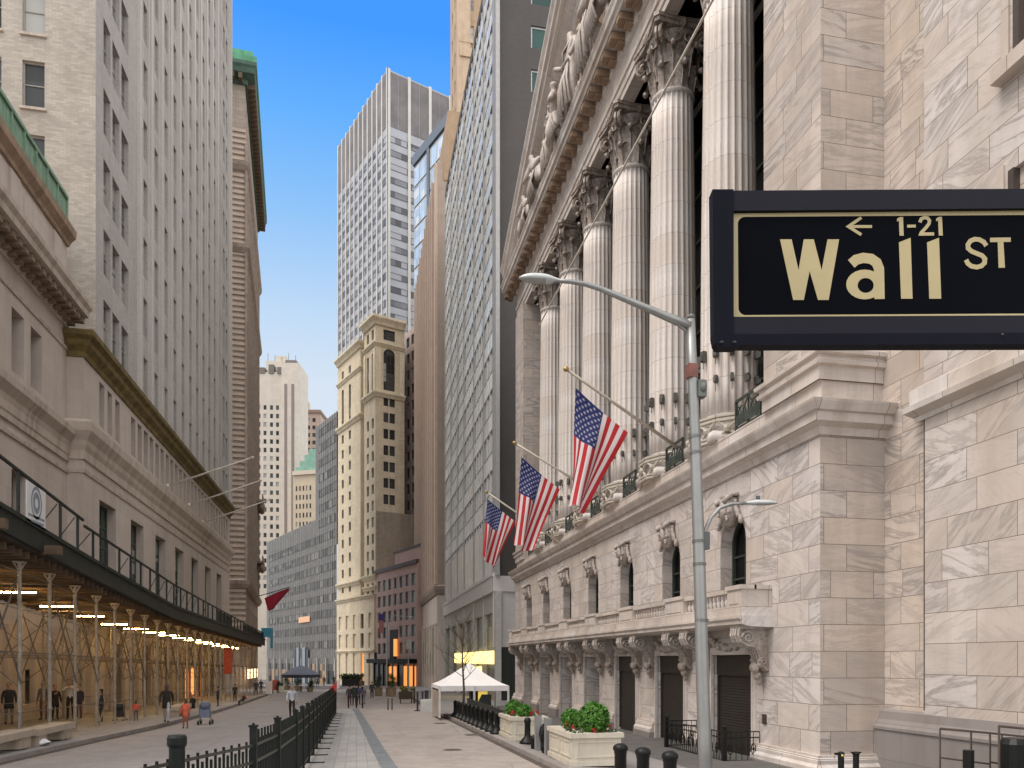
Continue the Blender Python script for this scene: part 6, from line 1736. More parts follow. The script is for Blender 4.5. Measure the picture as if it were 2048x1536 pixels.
# ================================================================ CENTRE FENCE
FP = [(-2.55, 9.9), (-1.62, 12.9), (-1.45, 15.0), (-1.35, 18), (-1.30, 24), (-1.28, 32), (-1.27, 41), (-1.25, 50)]
fence = thing('street_fence', 'dark green iron picket fence running up the middle of the street', 'fence', (-1.4, 12.9, gz(12.9)))
M_fence = plain('fence_green', (.009, .012, .0105), .5, 0, .3, 5, .1, 0, .22)
def ph(y): return interp([(6, 1.38), (12.85, 1.42), (12.95, 1.58), (50, 1.52)], y)
for i, ((x0, y0), (x1, y1)) in enumerate(zip(FP, FP[1:])):
    L_ = math.hypot(x1 - x0, y1 - y0); n = max(1, round(L_ / 2.1)) if i > 1 else (1 if i else 0)
    m = MB(); r_ = MB()
    k = max(4, int(L_ / .125))
    for j in range(1, k):
        t = j / k; x, y = x0 + (x1 - x0) * t, y0 + (y1 - y0) * t; h = ph(y) - (0 if j % 2 else .14)
        m.box(x - .017, x + .017, y - .017, y + .017, gz(y) + .1, gz(y) + h)
    for z in (.16, 1.05, 1.32):
        r_.box8([(x0 - .02, y0, gz(y0) + z), (x0 + .02, y0, gz(y0) + z), (x1 + .02, y1, gz(y1) + z), (x1 - .02, y1, gz(y1) + z), (x0 - .02, y0, gz(y0) + z + .045), (x0 + .02, y0, gz(y0) + z + .045), (x1 + .02, y1, gz(y1) + z + .045), (x1 - .02, y1, gz(y1) + z + .045)])
    m.build('pickets', [M_fence], fence); r_.build('rail', [plain('rail_worn', (.045, .048, .04), .4, .2, .3, 5)], fence)
    for j in range(n):
        t = j / n; x, y = x0 + (x1 - x0) * t, y0 + (y1 - y0) * t
        q = MB(); s = .055; q.box(x - s, x + s, y - s, y + s, gz(y), gz(y) + 1.64); q.box(x - s - .015, x + s + .015, y - s - .015, y + s + .015, gz(y) + 1.64, gz(y) + 1.67); q.box(x - .02, x + .02, y - .02, y + .02, gz(y) + 1.67, gz(y) + 1.7)
        q.build('post', [M_fence], fence)
        if i > 1: q = MB(); q.box(x + .02, x + .45, y - .035, y + .035, gz(y) + .005, gz(y) + .03); q.build('foot_plate', [M_fence], fence)
p = onD(354, 1480, 9.6)
m = MB(); m.lathe((p.x, p.y, gz(p.y)), [(.095, 0), (.095, 1.58), (.11, 1.59), (.118, 1.62), (.118, 1.70), (.10, 1.73)], 20)
tag(m.build('gate_post', [M_fence], origin=(p.x, p.y, gz(p.y)), smooth=False), 'thick round dark green post with a collar left of the picket fence', 'post')
# red and white cloth on the fence
m = MB(); A_, B_ = onD(653, 1386, 44), onD(679, 1362, 44)
for i in range(5):
    a0 = A_.lerp(B_, i / 5); a1 = A_.lerp(B_, (i + 1) / 5)
    m.box8([a0 + Vector((0, -.03, -.35)), a1 + Vector((0, -.03, -.35)), a1 + Vector((0, .03, -.35)), a0 + Vector((0, .03, -.35)), a0 + Vector((0, -.03, .12)), a1 + Vector((0, -.03, .12)), a1 + Vector((0, .03, .12)), a0 + Vector((0, .03, .12))], 0 if i in (1, 2, 3) else 1)
tag(m.build('draped_cloth', [plain('cloth_red', (.5, .05, .05), .8), plain('cloth_white', (.6, .6, .6), .8)], origin=A_), 'red and white cloth folded over the far end of the fence', 'cloth')
# ================================================================ TENT
th = thing('tent', 'white pyramid canopy tent on white legs beside the glass building', 'tent', (6.0, 42, pz(42)))
cx0, cx1, cy0, cy1 = 4.25, 7.9, 40.0, 44.0; ze = onD(1000, 1372, 40).z; za = onD(935, 1325, 41.5).z; xm, ym = (cx0 + cx1) / 2, (cy0 + cy1) / 2
m = MB(); N_ = 6
Pk = [(cx0, cy0), (cx1, cy0), (cx1, cy1), (cx0, cy1)]
for i in range(4):
    a, b = Pk[i], Pk[(i + 1) % 4]
    for j in range(N_):
        t0, t1 = j / N_, (j + 1) / N_
        def pt(q, t): s = t ** 1.0; return (q[0] + (xm - q[0]) * t, q[1] + (ym - q[1]) * t, ze + (za - ze) * (t ** 1.25))
        m.face([pt(a, t0), pt(b, t0), pt(b, t1), pt(a, t1)])
    m.face([(*a, ze), (*b, ze), (*b, ze - .28), (*a, ze - .28)])
m.build('canopy', [plain('tent_white', (.80, .78, .77), .8, 0, .05, .8)], th)
for (x, y) in Pk + [(xm, cy0)]:
    q = MB(); q.box(x - .05, x + .05, y - .05, y + .05, pz(y), ze - .01); q.build('leg', [plain('leg_white', (.66, .64, .63), .5)], th)
q = MB(); q.face([(cx0, cy0 + .6, pz(41)), (cx0, cy1, pz(41)), (cx0, cy1, ze - .2), (cx0, cy0 + .6, ze - .2)])
q.build('side_panel', [plain('clear_vinyl', (.42, .35, .30), .35, 0, .3, 2)], th)
m = MB(); m.box(xm - .1, xm + .5, cy0 + .6, cy0 + 1.2, pz(40), pz(40) + 1.5); tag(m.build('booth', [M_black], origin=(xm, cy0 + 1, pz(40))), 'dark booth standing under the white tent', 'booth')
m = MB(); m.box(xm + .25, xm + .75, cy0 + .25, cy0 + .3, pz(40) + .2, pz(40) + 1.35); tag(m.build('poster', [emit('poster_yellow', (.9, .62, .12), .35)], origin=(xm + .4, cy0 + .25, pz(40))), 'yellow lit poster panel under the white tent', 'poster')
m = MB(); m.box8([(5.9, 40.1, pz(40)), (7.0, 40.1, pz(40)), (7.0, 40.2, pz(40)), (5.9, 40.2, pz(40)), (6.5, 40.1, pz(40) + 1.2), (7.0, 40.1, pz(40) + 1.2), (7.0, 40.2, pz(40) + 1.2), (6.5, 40.2, pz(40) + 1.2)]); tag(m.build('folded_sign', [M_green], origin=(6, 40.1, pz(40))), 'dark green slanted board leaning by the tent leg', 'board')
# white block barrier and dark boards left of the tent
p = onG(856, 1424); m = MB(); m.box(p.x - .45, p.x + .35, p.y, p.y + .5, gz(p.y), gz(p.y) + .72); m.box(p.x - .38, p.x + .28, p.y + .05, p.y + .45, gz(p.y) + .72, gz(p.y) + .8); tag(m.build('barrier_block', [plain('plastic_white', (.62, .63, .60), .5)], origin=(p.x, p.y, gz(p.y))), 'white plastic barrier block at the left foot of the tent', 'barrier')
for i, px in enumerate((835, 845, 853)):
    p = onG(px, 1422 - 3 * i); m = MB(); m.box(p.x - (.06 if i < 2 else .13), p.x + (.06 if i < 2 else .13), p.y - .06, p.y + .06, gz(p.y), gz(p.y) + 1.25); m.box(p.x - .2, p.x + .2, p.y - .15, p.y + .15, gz(p.y), gz(p.y) + .05)
    tag(m.build('stanchion', [plain('navy_post', (.025, .027, .045), .5)], origin=(p.x, p.y, gz(p.y))), ['leftmost slim dark post left of the tent', 'middle slim dark post left of the tent', 'widest dark navy post nearest the tent'][i], 'post', 'dark posts left of the tent')
# thin posts across the street at the end of the roadway
for i, (px, py) in enumerate(((697, 1416), (713, 1416), (725, 1416), (776, 1420), (784, 1420))):
    p = onG(px, py); m = MB(); m.bar((p.x, p.y, gz(p.y)), (p.x, p.y, gz(p.y) + (1.0 if i < 3 else .8)), .055, 0, 10)
    tag(m.build('bollard', [M_black if i < 3 else plain('post_grey', (.12, .11, .11), .5)], origin=(p.x, p.y, gz(p.y))), ['left', 'middle', 'right'][i] + ' of three thin black posts at the end of the grey paving strip' if i < 3 else ['left', 'right'][i - 3] + ' of two short grey posts in the middle of the roadway', 'bollard')
# wooden cart with plants; planters in the plaza
def pot(px, py, hpx, wpx, lab, k=1):
    p = onG(px, py); D = p.x * SY + p.y * CY; s = D / F; w_ = wpx * s / 2; h = hpx * s
    th = thing('potted_shrub', lab, 'plant', (p.x, p.y, gz(p.y)), 'potted shrubs around the plaza')
    m = MB(); m.lathe(p, [(w_ * .7, 0), (w_ * .8, h * .3), (w_ * .85, h * .38)], 10); m.build('pot', [plain('pot_tan', (.22, .17, .12), .8, 0, .2)], th)
    m = MB(); rn = random.Random(int(px))
    for j in range(5): leaves(m, (p.x + rn.uniform(-.4, .4) * w_, p.y + rn.uniform(-.3, .3) * w_, p.z + h * (.45 + .11 * j)), w_ * (1 - .12 * j), 260, .07 * max(1, w_), rn, 0, .2)
    m.build('foliage', [M_shrub], th)
pot(757, 1392, 44, 20, 'conical green shrub in a pot before the ornate building'); pot(782, 1393, 46, 26, 'wider green shrub in a grey pot right of the conical one')
pot(560, 1386, 22, 16, 'potted shrub by the white signs at left of the plaza'); pot(620, 1384, 22, 16, 'potted shrub in front of the dark parasol'); pot(597, 1382, 26, 20, 'leafy pot under the dark parasol'); pot(572, 1380, 24, 20, 'leafy pot at the left foot of the dark parasol'); pot(723, 1372, 26, 14, 'slim shrub right of the green hedge box')
p = onG(702, 1372); th = thing('hedge_box', 'long low hedge in a dark box in front of the ornate building', 'hedge', p); m = MB(); D = p.x * SY + p.y * CY; s = D / F
m.box(p.x - 18 * s, p.x + 18 * s, p.y, p.y + 1, p.z, p.z + 14 * s); m.build('box', [M_green], th); m = MB(); rn = random.Random(2)
for j in range(9): leaves(m, (p.x + (j - 4) * 4 * s, p.y + .5, p.z + 18 * s), 7 * s, 160, .2, rn, 0, .3)
m.build('foliage', [M_shrub], th)
p = onG(812, 1407); th = thing('flower_cart', 'dark wooden cart loaded with yellow flowers and greenery right of the plaza', 'cart', p)
m = MB(); m.box(p.x - .55, p.x + .55, p.y, p.y + .7, p.z + .35, p.z + .95); 
for dx_ in (-.45, .45): m.lathe((p.x + dx_, p.y, p.z), [(.05, 0), (.05, .4)], 6)
m.box(p.x + .6, p.x + .75, p.y, p.y + .1, p.z, p.z + 1.3); m.build('body', [plain('cart_wood', (.05, .035, .02), .8)], th)
m = MB(); rn = random.Random(8)
for j in range(8): leaves(m, (p.x + rn.uniform(-.6, .6), p.y + .3, p.z + 1.05 + rn.random() * .25), .2, 60, .09, rn, 0, .2)
m.build('foliage', [leafmat('cart_leaf', (.06, .07, .01), (.35, .30, .06))], th)
# dark parasol
p = onG(602, 1384); D = p.x * SY + p.y * CY; s = D / F; th = thing('parasol', 'wide dark blue market parasol over greenery at the far end of the street', 'parasol', p)
m = MB(); zt_ = p.z + 52 * s; r = 38 * s
b = len(m.v); m.v.append((p.x, p.y, zt_ + 2 * s))
for k in range(12): a = 2 * math.pi * k / 12; m.v.append((p.x + r * .45 * math.cos(a), p.y + r * .45 * math.sin(a), zt_ - 5 * s))
for k in range(12): a = 2 * math.pi * k / 12; m.v.append((p.x + r * math.cos(a), p.y + r * math.sin(a), zt_ - 17 * s))
for k in range(12): a = 2 * math.pi * k / 12; m.v.append((p.x + r * math.cos(a), p.y + r * math.sin(a), zt_ - 23 * s))
for k in range(12):
    k2 = (k + 1) % 12; m.f.append((b, b + 1 + k, b + 1 + k2)); m.m.append(0); m.f.append((b + 1 + k, b + 13 + k, b + 13 + k2, b + 1 + k2)); m.m.append(0); m.f.append((b + 13 + k, b + 25 + k, b + 25 + k2, b + 13 + k2)); m.m.append(1)
m.build('canopy', [plain('parasol_blue', (.13, .14, .19), .8), plain('parasol_edge', (.03, .035, .05), .8)], th); m = MB(); m.bar(p, (p.x, p.y, zt_), .06); m.build('pole', [M_black], th)
# signs left of the plaza
for i, (px, py, wp, hp, c) in enumerate(((538, 1394, 12, 32, (.55, .55, .55)), (552, 1386, 14, 26, (.45, .10, .09)), (563, 1388, 10, 16, (.5, .5, .42)))):
    p = onG(px, py); s = (p.x * SY + p.y * CY) / F; m = MB(); m.box(p.x - wp * s / 2, p.x + wp * s / 2, p.y, p.y + .06, p.z + hp * s * .2, p.z + hp * s); m.bar(p, (p.x, p.y + .03, p.z + hp * s * .5), .04)
    tag(m.build('sign_board', [plain('board%d' % i, c, .6)], origin=p), ['tall white notice board by the end of the shed', 'dark red notice board beside the white one', 'small pale notice board right of the red one'][i], 'sign')
# orange mesh stack and blue tarp near the shed end
m = MB(); q0 = onD(456, 1348, 66); s = 66 / F
m.box(q0.x - 8 * s, q0.x + 8 * s, q0.y, q0.y + .1, q0.z, q0.z + 52 * s); tag(m.build('banner', [plain('orange_red', (.42, .07, .03), .8, 0, .3, 3)], origin=q0), 'tall orange red banner hanging inside the far part of the shed', 'banner')
m = MB(); q0 = onD(536, 1262, 88); s = 88 / F; m.box(q0.x - 12 * s, q0.x + 9 * s, q0.y - .3, q0.y + .3, q0.z - 12 * s, q0.z + 6 * s); m.box(q0.x + 5 * s, q0.x + 9 * s, q0.y - .3, q0.y + .3, q0.z - 34 * s, q0.z - 12 * s)
tag(m.build('tarpaulin', [plain('tarp_blue', (.05, .25, .36), .7, 0, .2, 3)], origin=q0), 'bright blue tarpaulin wrapped over the far end of the shed', 'tarpaulin')
# ================================================================ LAMP POST
LD = 13.0
lamp = thing('street_lamp', 'tall grey steel street lamp with a long upper arm and a short lower arm', 'street lamp', onD(1412, 1600, LD))
lamp['_o'] = list(lamp.location)
M_lamp = plain('lamp_steel', (.30, .305, .30), .42, .55, .12, 2, 0, .3)
def Lp(px, py, D=LD): return onD(px, py, D)
b_ = Lp(1412, 1600); b_.z = pz(b_.y); t_ = Lp(1381, 640)
pts = [Lp(1414, 1700), Lp(1409, 1480), Lp(1403, 1280), Lp(1398, 1100), Lp(1391, 900), Lp(1385, 740), Lp(1381, 640)]; pts[0].z = pz(pts[0].y)
m = MB(); m.tube(pts, [.125, .116, .108, .102, .093, .083, .075], 12); m.build('pole', [M_lamp], lamp, smooth=True)
m = MB()
for py, r in ((1082, .110), (1240, .115), (905, .101), (873, .099), (1128, .111)):
    px = 1381 + (py - 640) * 31 / 840; p = Lp(px, py); m.lathe((p.x, p.y, p.z - .03), [(r, 0), (r, .05)], 12)
m.ball(Lp(1382, 634), .07, .07, .05, 8, 6); m.build('band', [plain('lamp_band', (.17, .17, .165), .5, .5)], lamp)
m = MB(); m.tube([Lp(1381, 652), Lp(1340, 636), Lp(1300, 619), Lp(1250, 598), Lp(1200, 577), Lp(1170, 568), Lp(1140, 563), Lp(1105, 561)], [.085, .07, .06, .052, .045, .04, .038, .035], 8); m.bar(Lp(1380, 668), Lp(1345, 640), .03); m.build('arm', [M_lamp], lamp, smooth=True)
def head(a, b, r, nm, lab=None):
    A_, B_ = Lp(*a), Lp(*b); m = MB(); n = 9; pts = [A_.lerp(B_, i / n) for i in range(n + 1)]; rr = [.3, .55, .8, .95, 1, 1, .95, .85, .6, .2]
    prev = None; d = (B_ - A_).normalized(); side = d.cross(Vector((0, 0, 1))).normalized(); K = 12
    b0 = len(m.v)
    for p, q in zip(pts, rr):
        for k in range(K):
            t = 2 * math.pi * k / K; s_, c_ = math.sin(t), math.cos(t)
            m.v.append(tuple(p + side * c_ * r * 1.5 * q + Vector((0, 0, 1)) * (s_ * r * q if s_ > 0 else s_ * r * .75 * q)))
    for i in range(n):
        for k in range(K): k2 = (k + 1) % K; m.f.append((b0 + i * K + k, b0 + i * K + k2, b0 + (i + 1) * K + k2, b0 + (i + 1) * K + k)); m.m.append(1 if math.sin(2 * math.pi * (k + .5) / K) < -.5 and i > 2 else 0)
    m.f.append(tuple(b0 + k for k in range(K))); m.m.append(0); m.f.append(tuple(b0 + n * K + k for k in range(K))); m.m.append(0)
    m.build(nm, [plain('lamp_head', (.50, .52, .52), .4, .2, .06), plain('lamp_lens', (.30, .31, .30), .15)], lamp, smooth=True)
head((1118, 561), (1038, 556), .085, 'lamp_head'); head((1488, 1006), (1556, 1006), .055, 'lamp_head')
m = MB(); m.tube([Lp(1404, 1090), Lp(1411, 1060), Lp(1422, 1035), Lp(1440, 1016), Lp(1462, 1008), Lp(1494, 1006)], .032, 8); m.build('arm', [M_lamp], lamp, smooth=True)
m = MB(); p = Lp(1409, 1080); m.box(p.x - .06, p.x + .07, p.y - .06, p.y + .06, p.z - .16, p.z + .13); p = Lp(1516, 998); m.lathe(p, [(.035, 0), (.035, .05)], 8); m.build('bracket', [plain('bracket_dark', (.10, .105, .105), .5, .5)], lamp)
m = MB(); p = Lp(1384, 742); m.box(p.x - .09, p.x + .07, p.y - .09, p.y + .06, p.z - .13, p.z + .10); m.build('alarm_box', [plain('box_rust', (.20, .075, .055), .6, 0, .3, 6)], lamp)
m = MB(); p = Lp(1395, 778); m.box(p.x - .02, p.x + .12, p.y - .1, p.y + .06, p.z - .15, p.z + .13); m.ball((p.x + .06, p.y - .1, p.z), .06, .06, .08, 8, 6); m.build('sensor_box', [plain('box_grey', (.14, .15, .14), .5)], lamp)
# cable crossing the columns
m = MB(); A_ = onX(1079, 650, 11.5); B_ = onX(1558, -249, 11.2); m.tube([A_, B_], .045, 5); tag(m.build('cable', [plain('cable_pale', (.62, .56, .48), .6)], origin=A_), 'pale steel cable slanting down across the columns', 'cable')
# ================================================================ STREET SIGN
SD = 1.8
sign = thing('street_sign', 'dark navy Wall St sign with cream letters in front of the marble corner', 'street sign', onD(1740, 695, SD))
def G(px, py, o=0.0):
    D = SD * (1 - .0000135 * (px - 1423)) - o; return onD(px, py, SD * (1 - .0000135 * (px - 1423))) - Vector((SY, CY, 0)) * o
def plate(m, pts, o0, o1, mi=0):
    b = len(m.v); n = len(pts)
    for o in (o0, o1):
        for x, y in pts: m.v.append(tuple(G(x, y, o)))
    m.f.append(tuple(b + n + i for i in range(n))); m.m.append(mi)
    for i in range(n): j = (i + 1) % n; m.f.append((b + i, b + j, b + n + j, b + n + i)); m.m.append(mi)
def Zp(x, y): return (1400 + x / 3.1605, 370 + y / 3.1605)
def stroke(m, pts, wd, o0=.0004, o1=.0012, closed=False, w2=None):
    P = [Vector(Zp(*p)) for p in pts]; h = wd / 3.1605 / 2; n = len(P); L = []; Rr = []
    for i in range(n):
        a = P[i - 1] if i > 0 or closed else None; c = P[(i + 1) % n] if i < n - 1 or closed else None
        d1 = (P[i] - a).normalized() if a is not None else None; d2 = (c - P[i]).normalized() if c is not None else None
        d1 = d1 or d2; d2 = d2 or d1
        nn = Vector((-(d1 + d2).y, (d1 + d2).x)).normalized(); k = h / max(.5, nn.dot(Vector((-d1.y, d1.x))))
        L.append(P[i] + nn * k); Rr.append(P[i] - nn * k)
    rng = n if closed else n - 1
    for i in range(rng):
        j = (i + 1) % n; plate(m, [tuple(L[i]), tuple(L[j]), tuple(Rr[j]), tuple(Rr[i])], o0, o1)
def zs(pts): return [Zp(*p) for p in pts]
m = MB()
plate(m, zs([(200, 60), (2600, 40), (2600, 950), (200, 950)]), -.012, 0)
M_navy = plain('sign_black', (.002, .0025, .005), .5, 0, .3, 4, 0, 0, .03); m.build('panel', [M_navy], sign)
m = MB()
plate(m, zs([(203, 52), (2600, 36), (2600, 158), (203, 178)]), -.014, .010)
plate(m, zs([(203, 845), (2600, 833), (2600, 945), (203, 955)]), -.014, .010)
M_bar = plain('sign_frame', (.014, .0145, .022), .5, 0, .15, 2, 0, 0, .1); m.build('frame', [M_bar], sign)
m = MB()
plate(m, zs([(70, 48), (203, 48), (203, 958), (78, 958)]), -.02, .013); plate(m, zs([(78, 958), (2600, 946), (2600, 1020), (240, 1026), (226, 1036), (105, 1036), (88, 1010)]), -.02, .014)
m.build('end_cap', [plain('sign_edge', (.007, .008, .014), .5, 0, .2, 3, 0, 0, .06)], sign)
m = MB()
for q in (125, 205): p = G(*Zp(q, 1012), .015); m.ball(p, .005, .005, .004, 8, 5)
p = G(*Zp(1887, 962), .014); m.ball(p, .0035, .003, .0035, 8, 5)
m.build('rivet', [plain('rivet', (.05, .055, .06), .3, .6)], sign)
M_cream_l = plain('sign_letter', (.44, .36, .185), .45, 0, .12, 5, 0, .15)
m = MB(); e0, e1 = .0003, .001
plate(m, zs([(205, 181), (2600, 157), (2600, 187), (205, 203)]), e0, e1); plate(m, zs([(212, 824), (2600, 811), (2600, 829), (216, 843)]), e0, e1); plate(m, zs([(205, 203), (238, 203), (243, 824), (212, 824)]), e0, e1 - .0001)
for cx, cy, sx, sy in ((238, 203, 1, 1), (243, 824, 1, -1)):
    pts = [(cx, cy)] + [(cx + sx * (45 - 45 * math.sin(t)), cy + sy * (45 - 45 * math.cos(t))) for t in [i * math.pi / 12 for i in range(7)]]
    plate(m, zs(pts), e0, e1 - .0002)
m.build('border', [M_cream_l], sign)
def letter(nm, fn_): 
    m = MB(); fn_(m); m.build(nm, [M_cream_l], sign)
letter('letter_w', lambda m: plate(m, zs([(505, 345), (578, 345), (622, 540), (655, 345), (718, 345), (768, 540), (805, 345), (878, 345), (812, 728), (745, 728), (692, 545), (655, 728), (588, 728)]), .0004, .0012))
def la(m):
    stroke(m, [(955, 500), (985, 474), (1030, 462), (1080, 468), (1115, 492), (1130, 530), (1132, 620), (1134, 722)], 64)
    pts_o = [(1040 + 117 * math.cos(t), 630 + 94 * math.sin(t)) for t in [i * math.pi / 12 for i in range(24)]]
    pts_i = [(1046 + 51 * math.cos(t), 636 + 47 * math.sin(t)) for t in [i * math.pi / 12 for i in range(24)]]
    for i in range(24):
        j = (i + 1) % 24; q = [pts_o[i], pts_o[j], pts_i[j], pts_i[i]]
        q = [(min(x, 1134), y) for x, y in q]; plate(m, zs(q), .0003, .0011)
letter('letter_a', la)
letter('letter_l', lambda m: plate(m, zs([(1256, 364), (1330, 335), (1342, 720), (1270, 720)]), .0004, .0012))
letter('letter_l', lambda m: plate(m, zs([(1434, 364), (1509, 335), (1523, 720), (1448, 720)]), .0004, .0012))
def S_(m): stroke(m, [(1808, 386), (1792, 362), (1765, 347), (1735, 344), (1708, 355), (1692, 378), (1694, 402), (1715, 421), (1750, 435), (1782, 448), (1799, 468), (1797, 494), (1776, 514), (1746, 521), (1714, 515), (1692, 498), (1680, 474)], 29)
letter('letter_s', S_)
letter('letter_t', lambda m: (plate(m, zs([(1832, 335), (1962, 333), (1962, 361), (1832, 363)]), .0004, .0012), plate(m, zs([(1880, 363), (1916, 362), (1926, 524), (1886, 525)]), .0004, .0012)))
letter('digit_one', lambda m: plate(m, zs([(1244, 214), (1262, 204), (1282, 204), (1286, 322), (1260, 322), (1256, 228), (1244, 232)]), .0004, .0012))
letter('hyphen', lambda m: plate(m, zs([(1308, 253), (1362, 252), (1362, 270), (1308, 271)]), .0004, .0012))
letter('digit_two', lambda m: (stroke(m, [(1388, 238), (1396, 217), (1415, 207), (1436, 210), (1449, 226), (1446, 246), (1428, 270), (1394, 306)], 21), plate(m, zs([(1380, 322), (1386, 302), (1478, 301), (1478, 321)]), .0005, .0013)))
letter('digit_one', lambda m: plate(m, zs([(1491, 214), (1508, 203), (1528, 203), (1533, 321), (1508, 321), (1504, 226), (1491, 231)]), .0004, .0012))
letter('arrow', lambda m: (stroke(m, [(938, 264), (1086, 264)], 18), stroke(m, [(1018, 208), (936, 264), (1018, 316)], 19, .0005, .0013)))
# the pole it hangs from, just right of the picture
m = MB(); p = G(2330, 400, -.06); m.bar((p.x, p.y, 0), (p.x, p.y, p.z + .4), .038, 0, 14); m.build('sign_pole', [plain('pole_galv', (.3, .31, .3), .4, .6)], sign, smooth=True)
# ================================================================ FLAGS
def flagmat():
    t = NT('flag_cloth'); uv = t.n('UVMap'); uv.uv_map = 'f'; s = t.n('SeparateXYZ'); t.t.links.new(uv.outputs[0], s.inputs[0]); u, v = s.outputs[0], s.outputs[1]
    stripe = t.math('LESS_THAN', t.math('FRACT', t.math('MULTIPLY', v, 6.5)), .5)
    c = t.mix(stripe, (.68, .60, .60), (.42, .008, .014))
    canton = t.math('MULTIPLY', t.math('LESS_THAN', u, .40), t.math('LESS_THAN', v, 7 / 13))
    c = t.mix(canton, c, (.007, .015, .115))
    # staggered rows of five-pointed stars
    def stars(nu, nv, ou, ov):
        fu = t.math('SUBTRACT', t.math('FRACT', t.math('ADD', t.math('MULTIPLY', u, nu / .40), ou)), .5); fv = t.math('SUBTRACT', t.math('FRACT', t.math('ADD', t.math('MULTIPLY', v, nv / (7 / 13)), ov)), .5)
        x = t.math('MULTIPLY', fu, 1.3); r = t.math('SQRT', t.math('ADD', t.math('MULTIPLY', x, x), t.math('MULTIPLY', fv, fv)))
        a = t.math('ARCTAN2', x, fv); k = t.math('ADD', .19, t.math('MULTIPLY', t.math('COSINE', t.math('MULTIPLY', a, 5)), .08))
        return t.math('LESS_THAN', r, k)
    s1 = t.math('MAXIMUM', stars(6, 5, 0, 0), stars(6, 5, .5, .5))
    edge = t.math('MULTIPLY', t.math('GREATER_THAN', u, .012), t.math('LESS_THAN', u, .388)); edge = t.math('MULTIPLY', edge, t.math('LESS_THAN', v, 7 / 13 - .012))
    c = t.mix(t.math('MULTIPLY', t.math('MULTIPLY', s1, edge), canton), c, (.38, .37, .44))
    t.b.inputs['Sheen Weight'].default_value = .2
    tr = t.n('BsdfTranslucent'); t.t.links.new(c, tr.inputs['Color']); ad = t.n('MixShader'); ad.inputs[0].default_value = .12
    t.t.links.new(t.b.outputs[0], ad.inputs[1]); t.t.links.new(tr.outputs[0], ad.inputs[2]); t.done(c, .8)
    t.t.links.new(ad.outputs[0], t.t.nodes['Material Output'].inputs['Surface']); return t.mat
M_flag = flagmat(); M_pole = plain('pole_white', (.48, .43, .36), .45, .1)
def us_flag(Y, base, tip, q, lab, plab, fold, seed):
    B_, T_ = onX(*base, 11.7) if base[2:] else onX(base[0], base[1], 11.7), onY(tip[0], tip[1], Y)
    pl = thing('flagpole', plab, 'flagpole', B_, 'flagpoles slanting from the exchange balcony'); m = MB(); m.tube([B_, T_], [.065, .045], 10); m.build('pole', [M_pole], pl, smooth=True)
    m = MB(); m.ball(T_, .1, .1, .09, 10, 8); m.build('finial', [plain('gilt', (.45, .30, .12), .35, .7)], pl)
    rn = random.Random(seed); NU, NV = 48, 30; (h0, h1, f0, f1) = [onY(*p, Y) for p in q]
    m = MB(); uvs = []
    for i in range(NU + 1):
        u = i / NU
        for j in range(NV + 1):
            v = j / NV
            # the fly hangs in folds that gather towards the lower end
            P_ = h0.lerp(h1, v).lerp(f0.lerp(f1, v), u)
            g = u ** 1.2
            dn = (.22 * math.sin(v * 9.0 + seed) * g + .1 * math.sin(v * 17 + 2 * seed + u * 2) * g + .06 * math.sin(u * 7 + v * 4))
            off = fold * .18 * g * math.sin(v * 11 + seed * 1.7)
            P_ = P_ + Vector((off * .6, dn, -.05 * math.sin(v * 12) * g))
            m.v.append(tuple(P_)); uvs.append((u, v))
    for i in range(NU):
        for j in range(NV): a = i * (NV + 1) + j; m.f.append((a, a + 1, a + NV + 2, a + NV + 1)); m.m.append(0)
    o = m.build('flag', [M_flag], origin=h0, smooth=True); L = o.data.uv_layers.new(name='f')
    for p in o.data.polygons:
        for li, vi in zip(p.loop_indices, p.vertices): L.data[li].uv = uvs[vi]
    tag(o, lab, 'flag', 'flags on the exchange facade')
    m = MB(); m.bar(h0, T_.lerp(B_, .08), .012); m.bar(h1, T_.lerp(B_, .52), .012); m.build('rope', [M_pole], pl)
us_flag(25.2, (1355, 895), (1132, 738), [(1152, 776), (1255, 866), (1140, 1006), (1166, 1030)], 'largest and nearest American flag, in front of the fluted columns', 'nearest slanting white flagpole, holding the largest flag', 1, 1.0)
us_flag(33.75, (1226, 1006), (1029, 886), [(1043, 914), (1119, 979), (1033, 1086), (1058, 1106)], 'middle American flag between the largest and the smallest one', 'middle slanting white flagpole of the three', 1, 2.3)
us_flag(42.2, (1130, 1092), (973, 984), [(975, 998), (1031, 1044), (963, 1113), (991, 1137)], 'smallest American flag, farthest left in front of the glass building', 'farthest slanting white flagpole, holding the smallest flag', 1, 3.9)
# red flag on the left, small flag far away
P_ = [onD(*p, 95) for p in ((529, 1196), (536, 1222), (545, 1216), (578, 1176), (556, 1184))]
m = MB(); c_ = P_
for a, b, c2_ in ((0, 1, 4), (1, 2, 4), (2, 3, 4)): m.face([c_[a], c_[b], c_[c2_]])
for a, b, c2_ in ((0, 1, 4), (1, 2, 4), (2, 3, 4)): m.face([c_[a] + Vector((.1, .25, 0)), c_[b] + Vector((.2, .35, 0)), c_[c2_] + Vector((0, .2, 0))])
tag(m.build('flag', [plain('flag_crimson', (.30, .012, .03), .8, 0, .2, 1)], origin=P_[0]), 'crimson flag blowing from the brown tower at left', 'flag')
m = MB(); m.bar(onD(518, 1192, 96), onD(580, 1174, 94.5), .05, 0, 6); tag(m.build('flagpole', [M_black], origin=onD(518, 1192, 96)), 'dark pole carrying the crimson flag', 'flagpole')
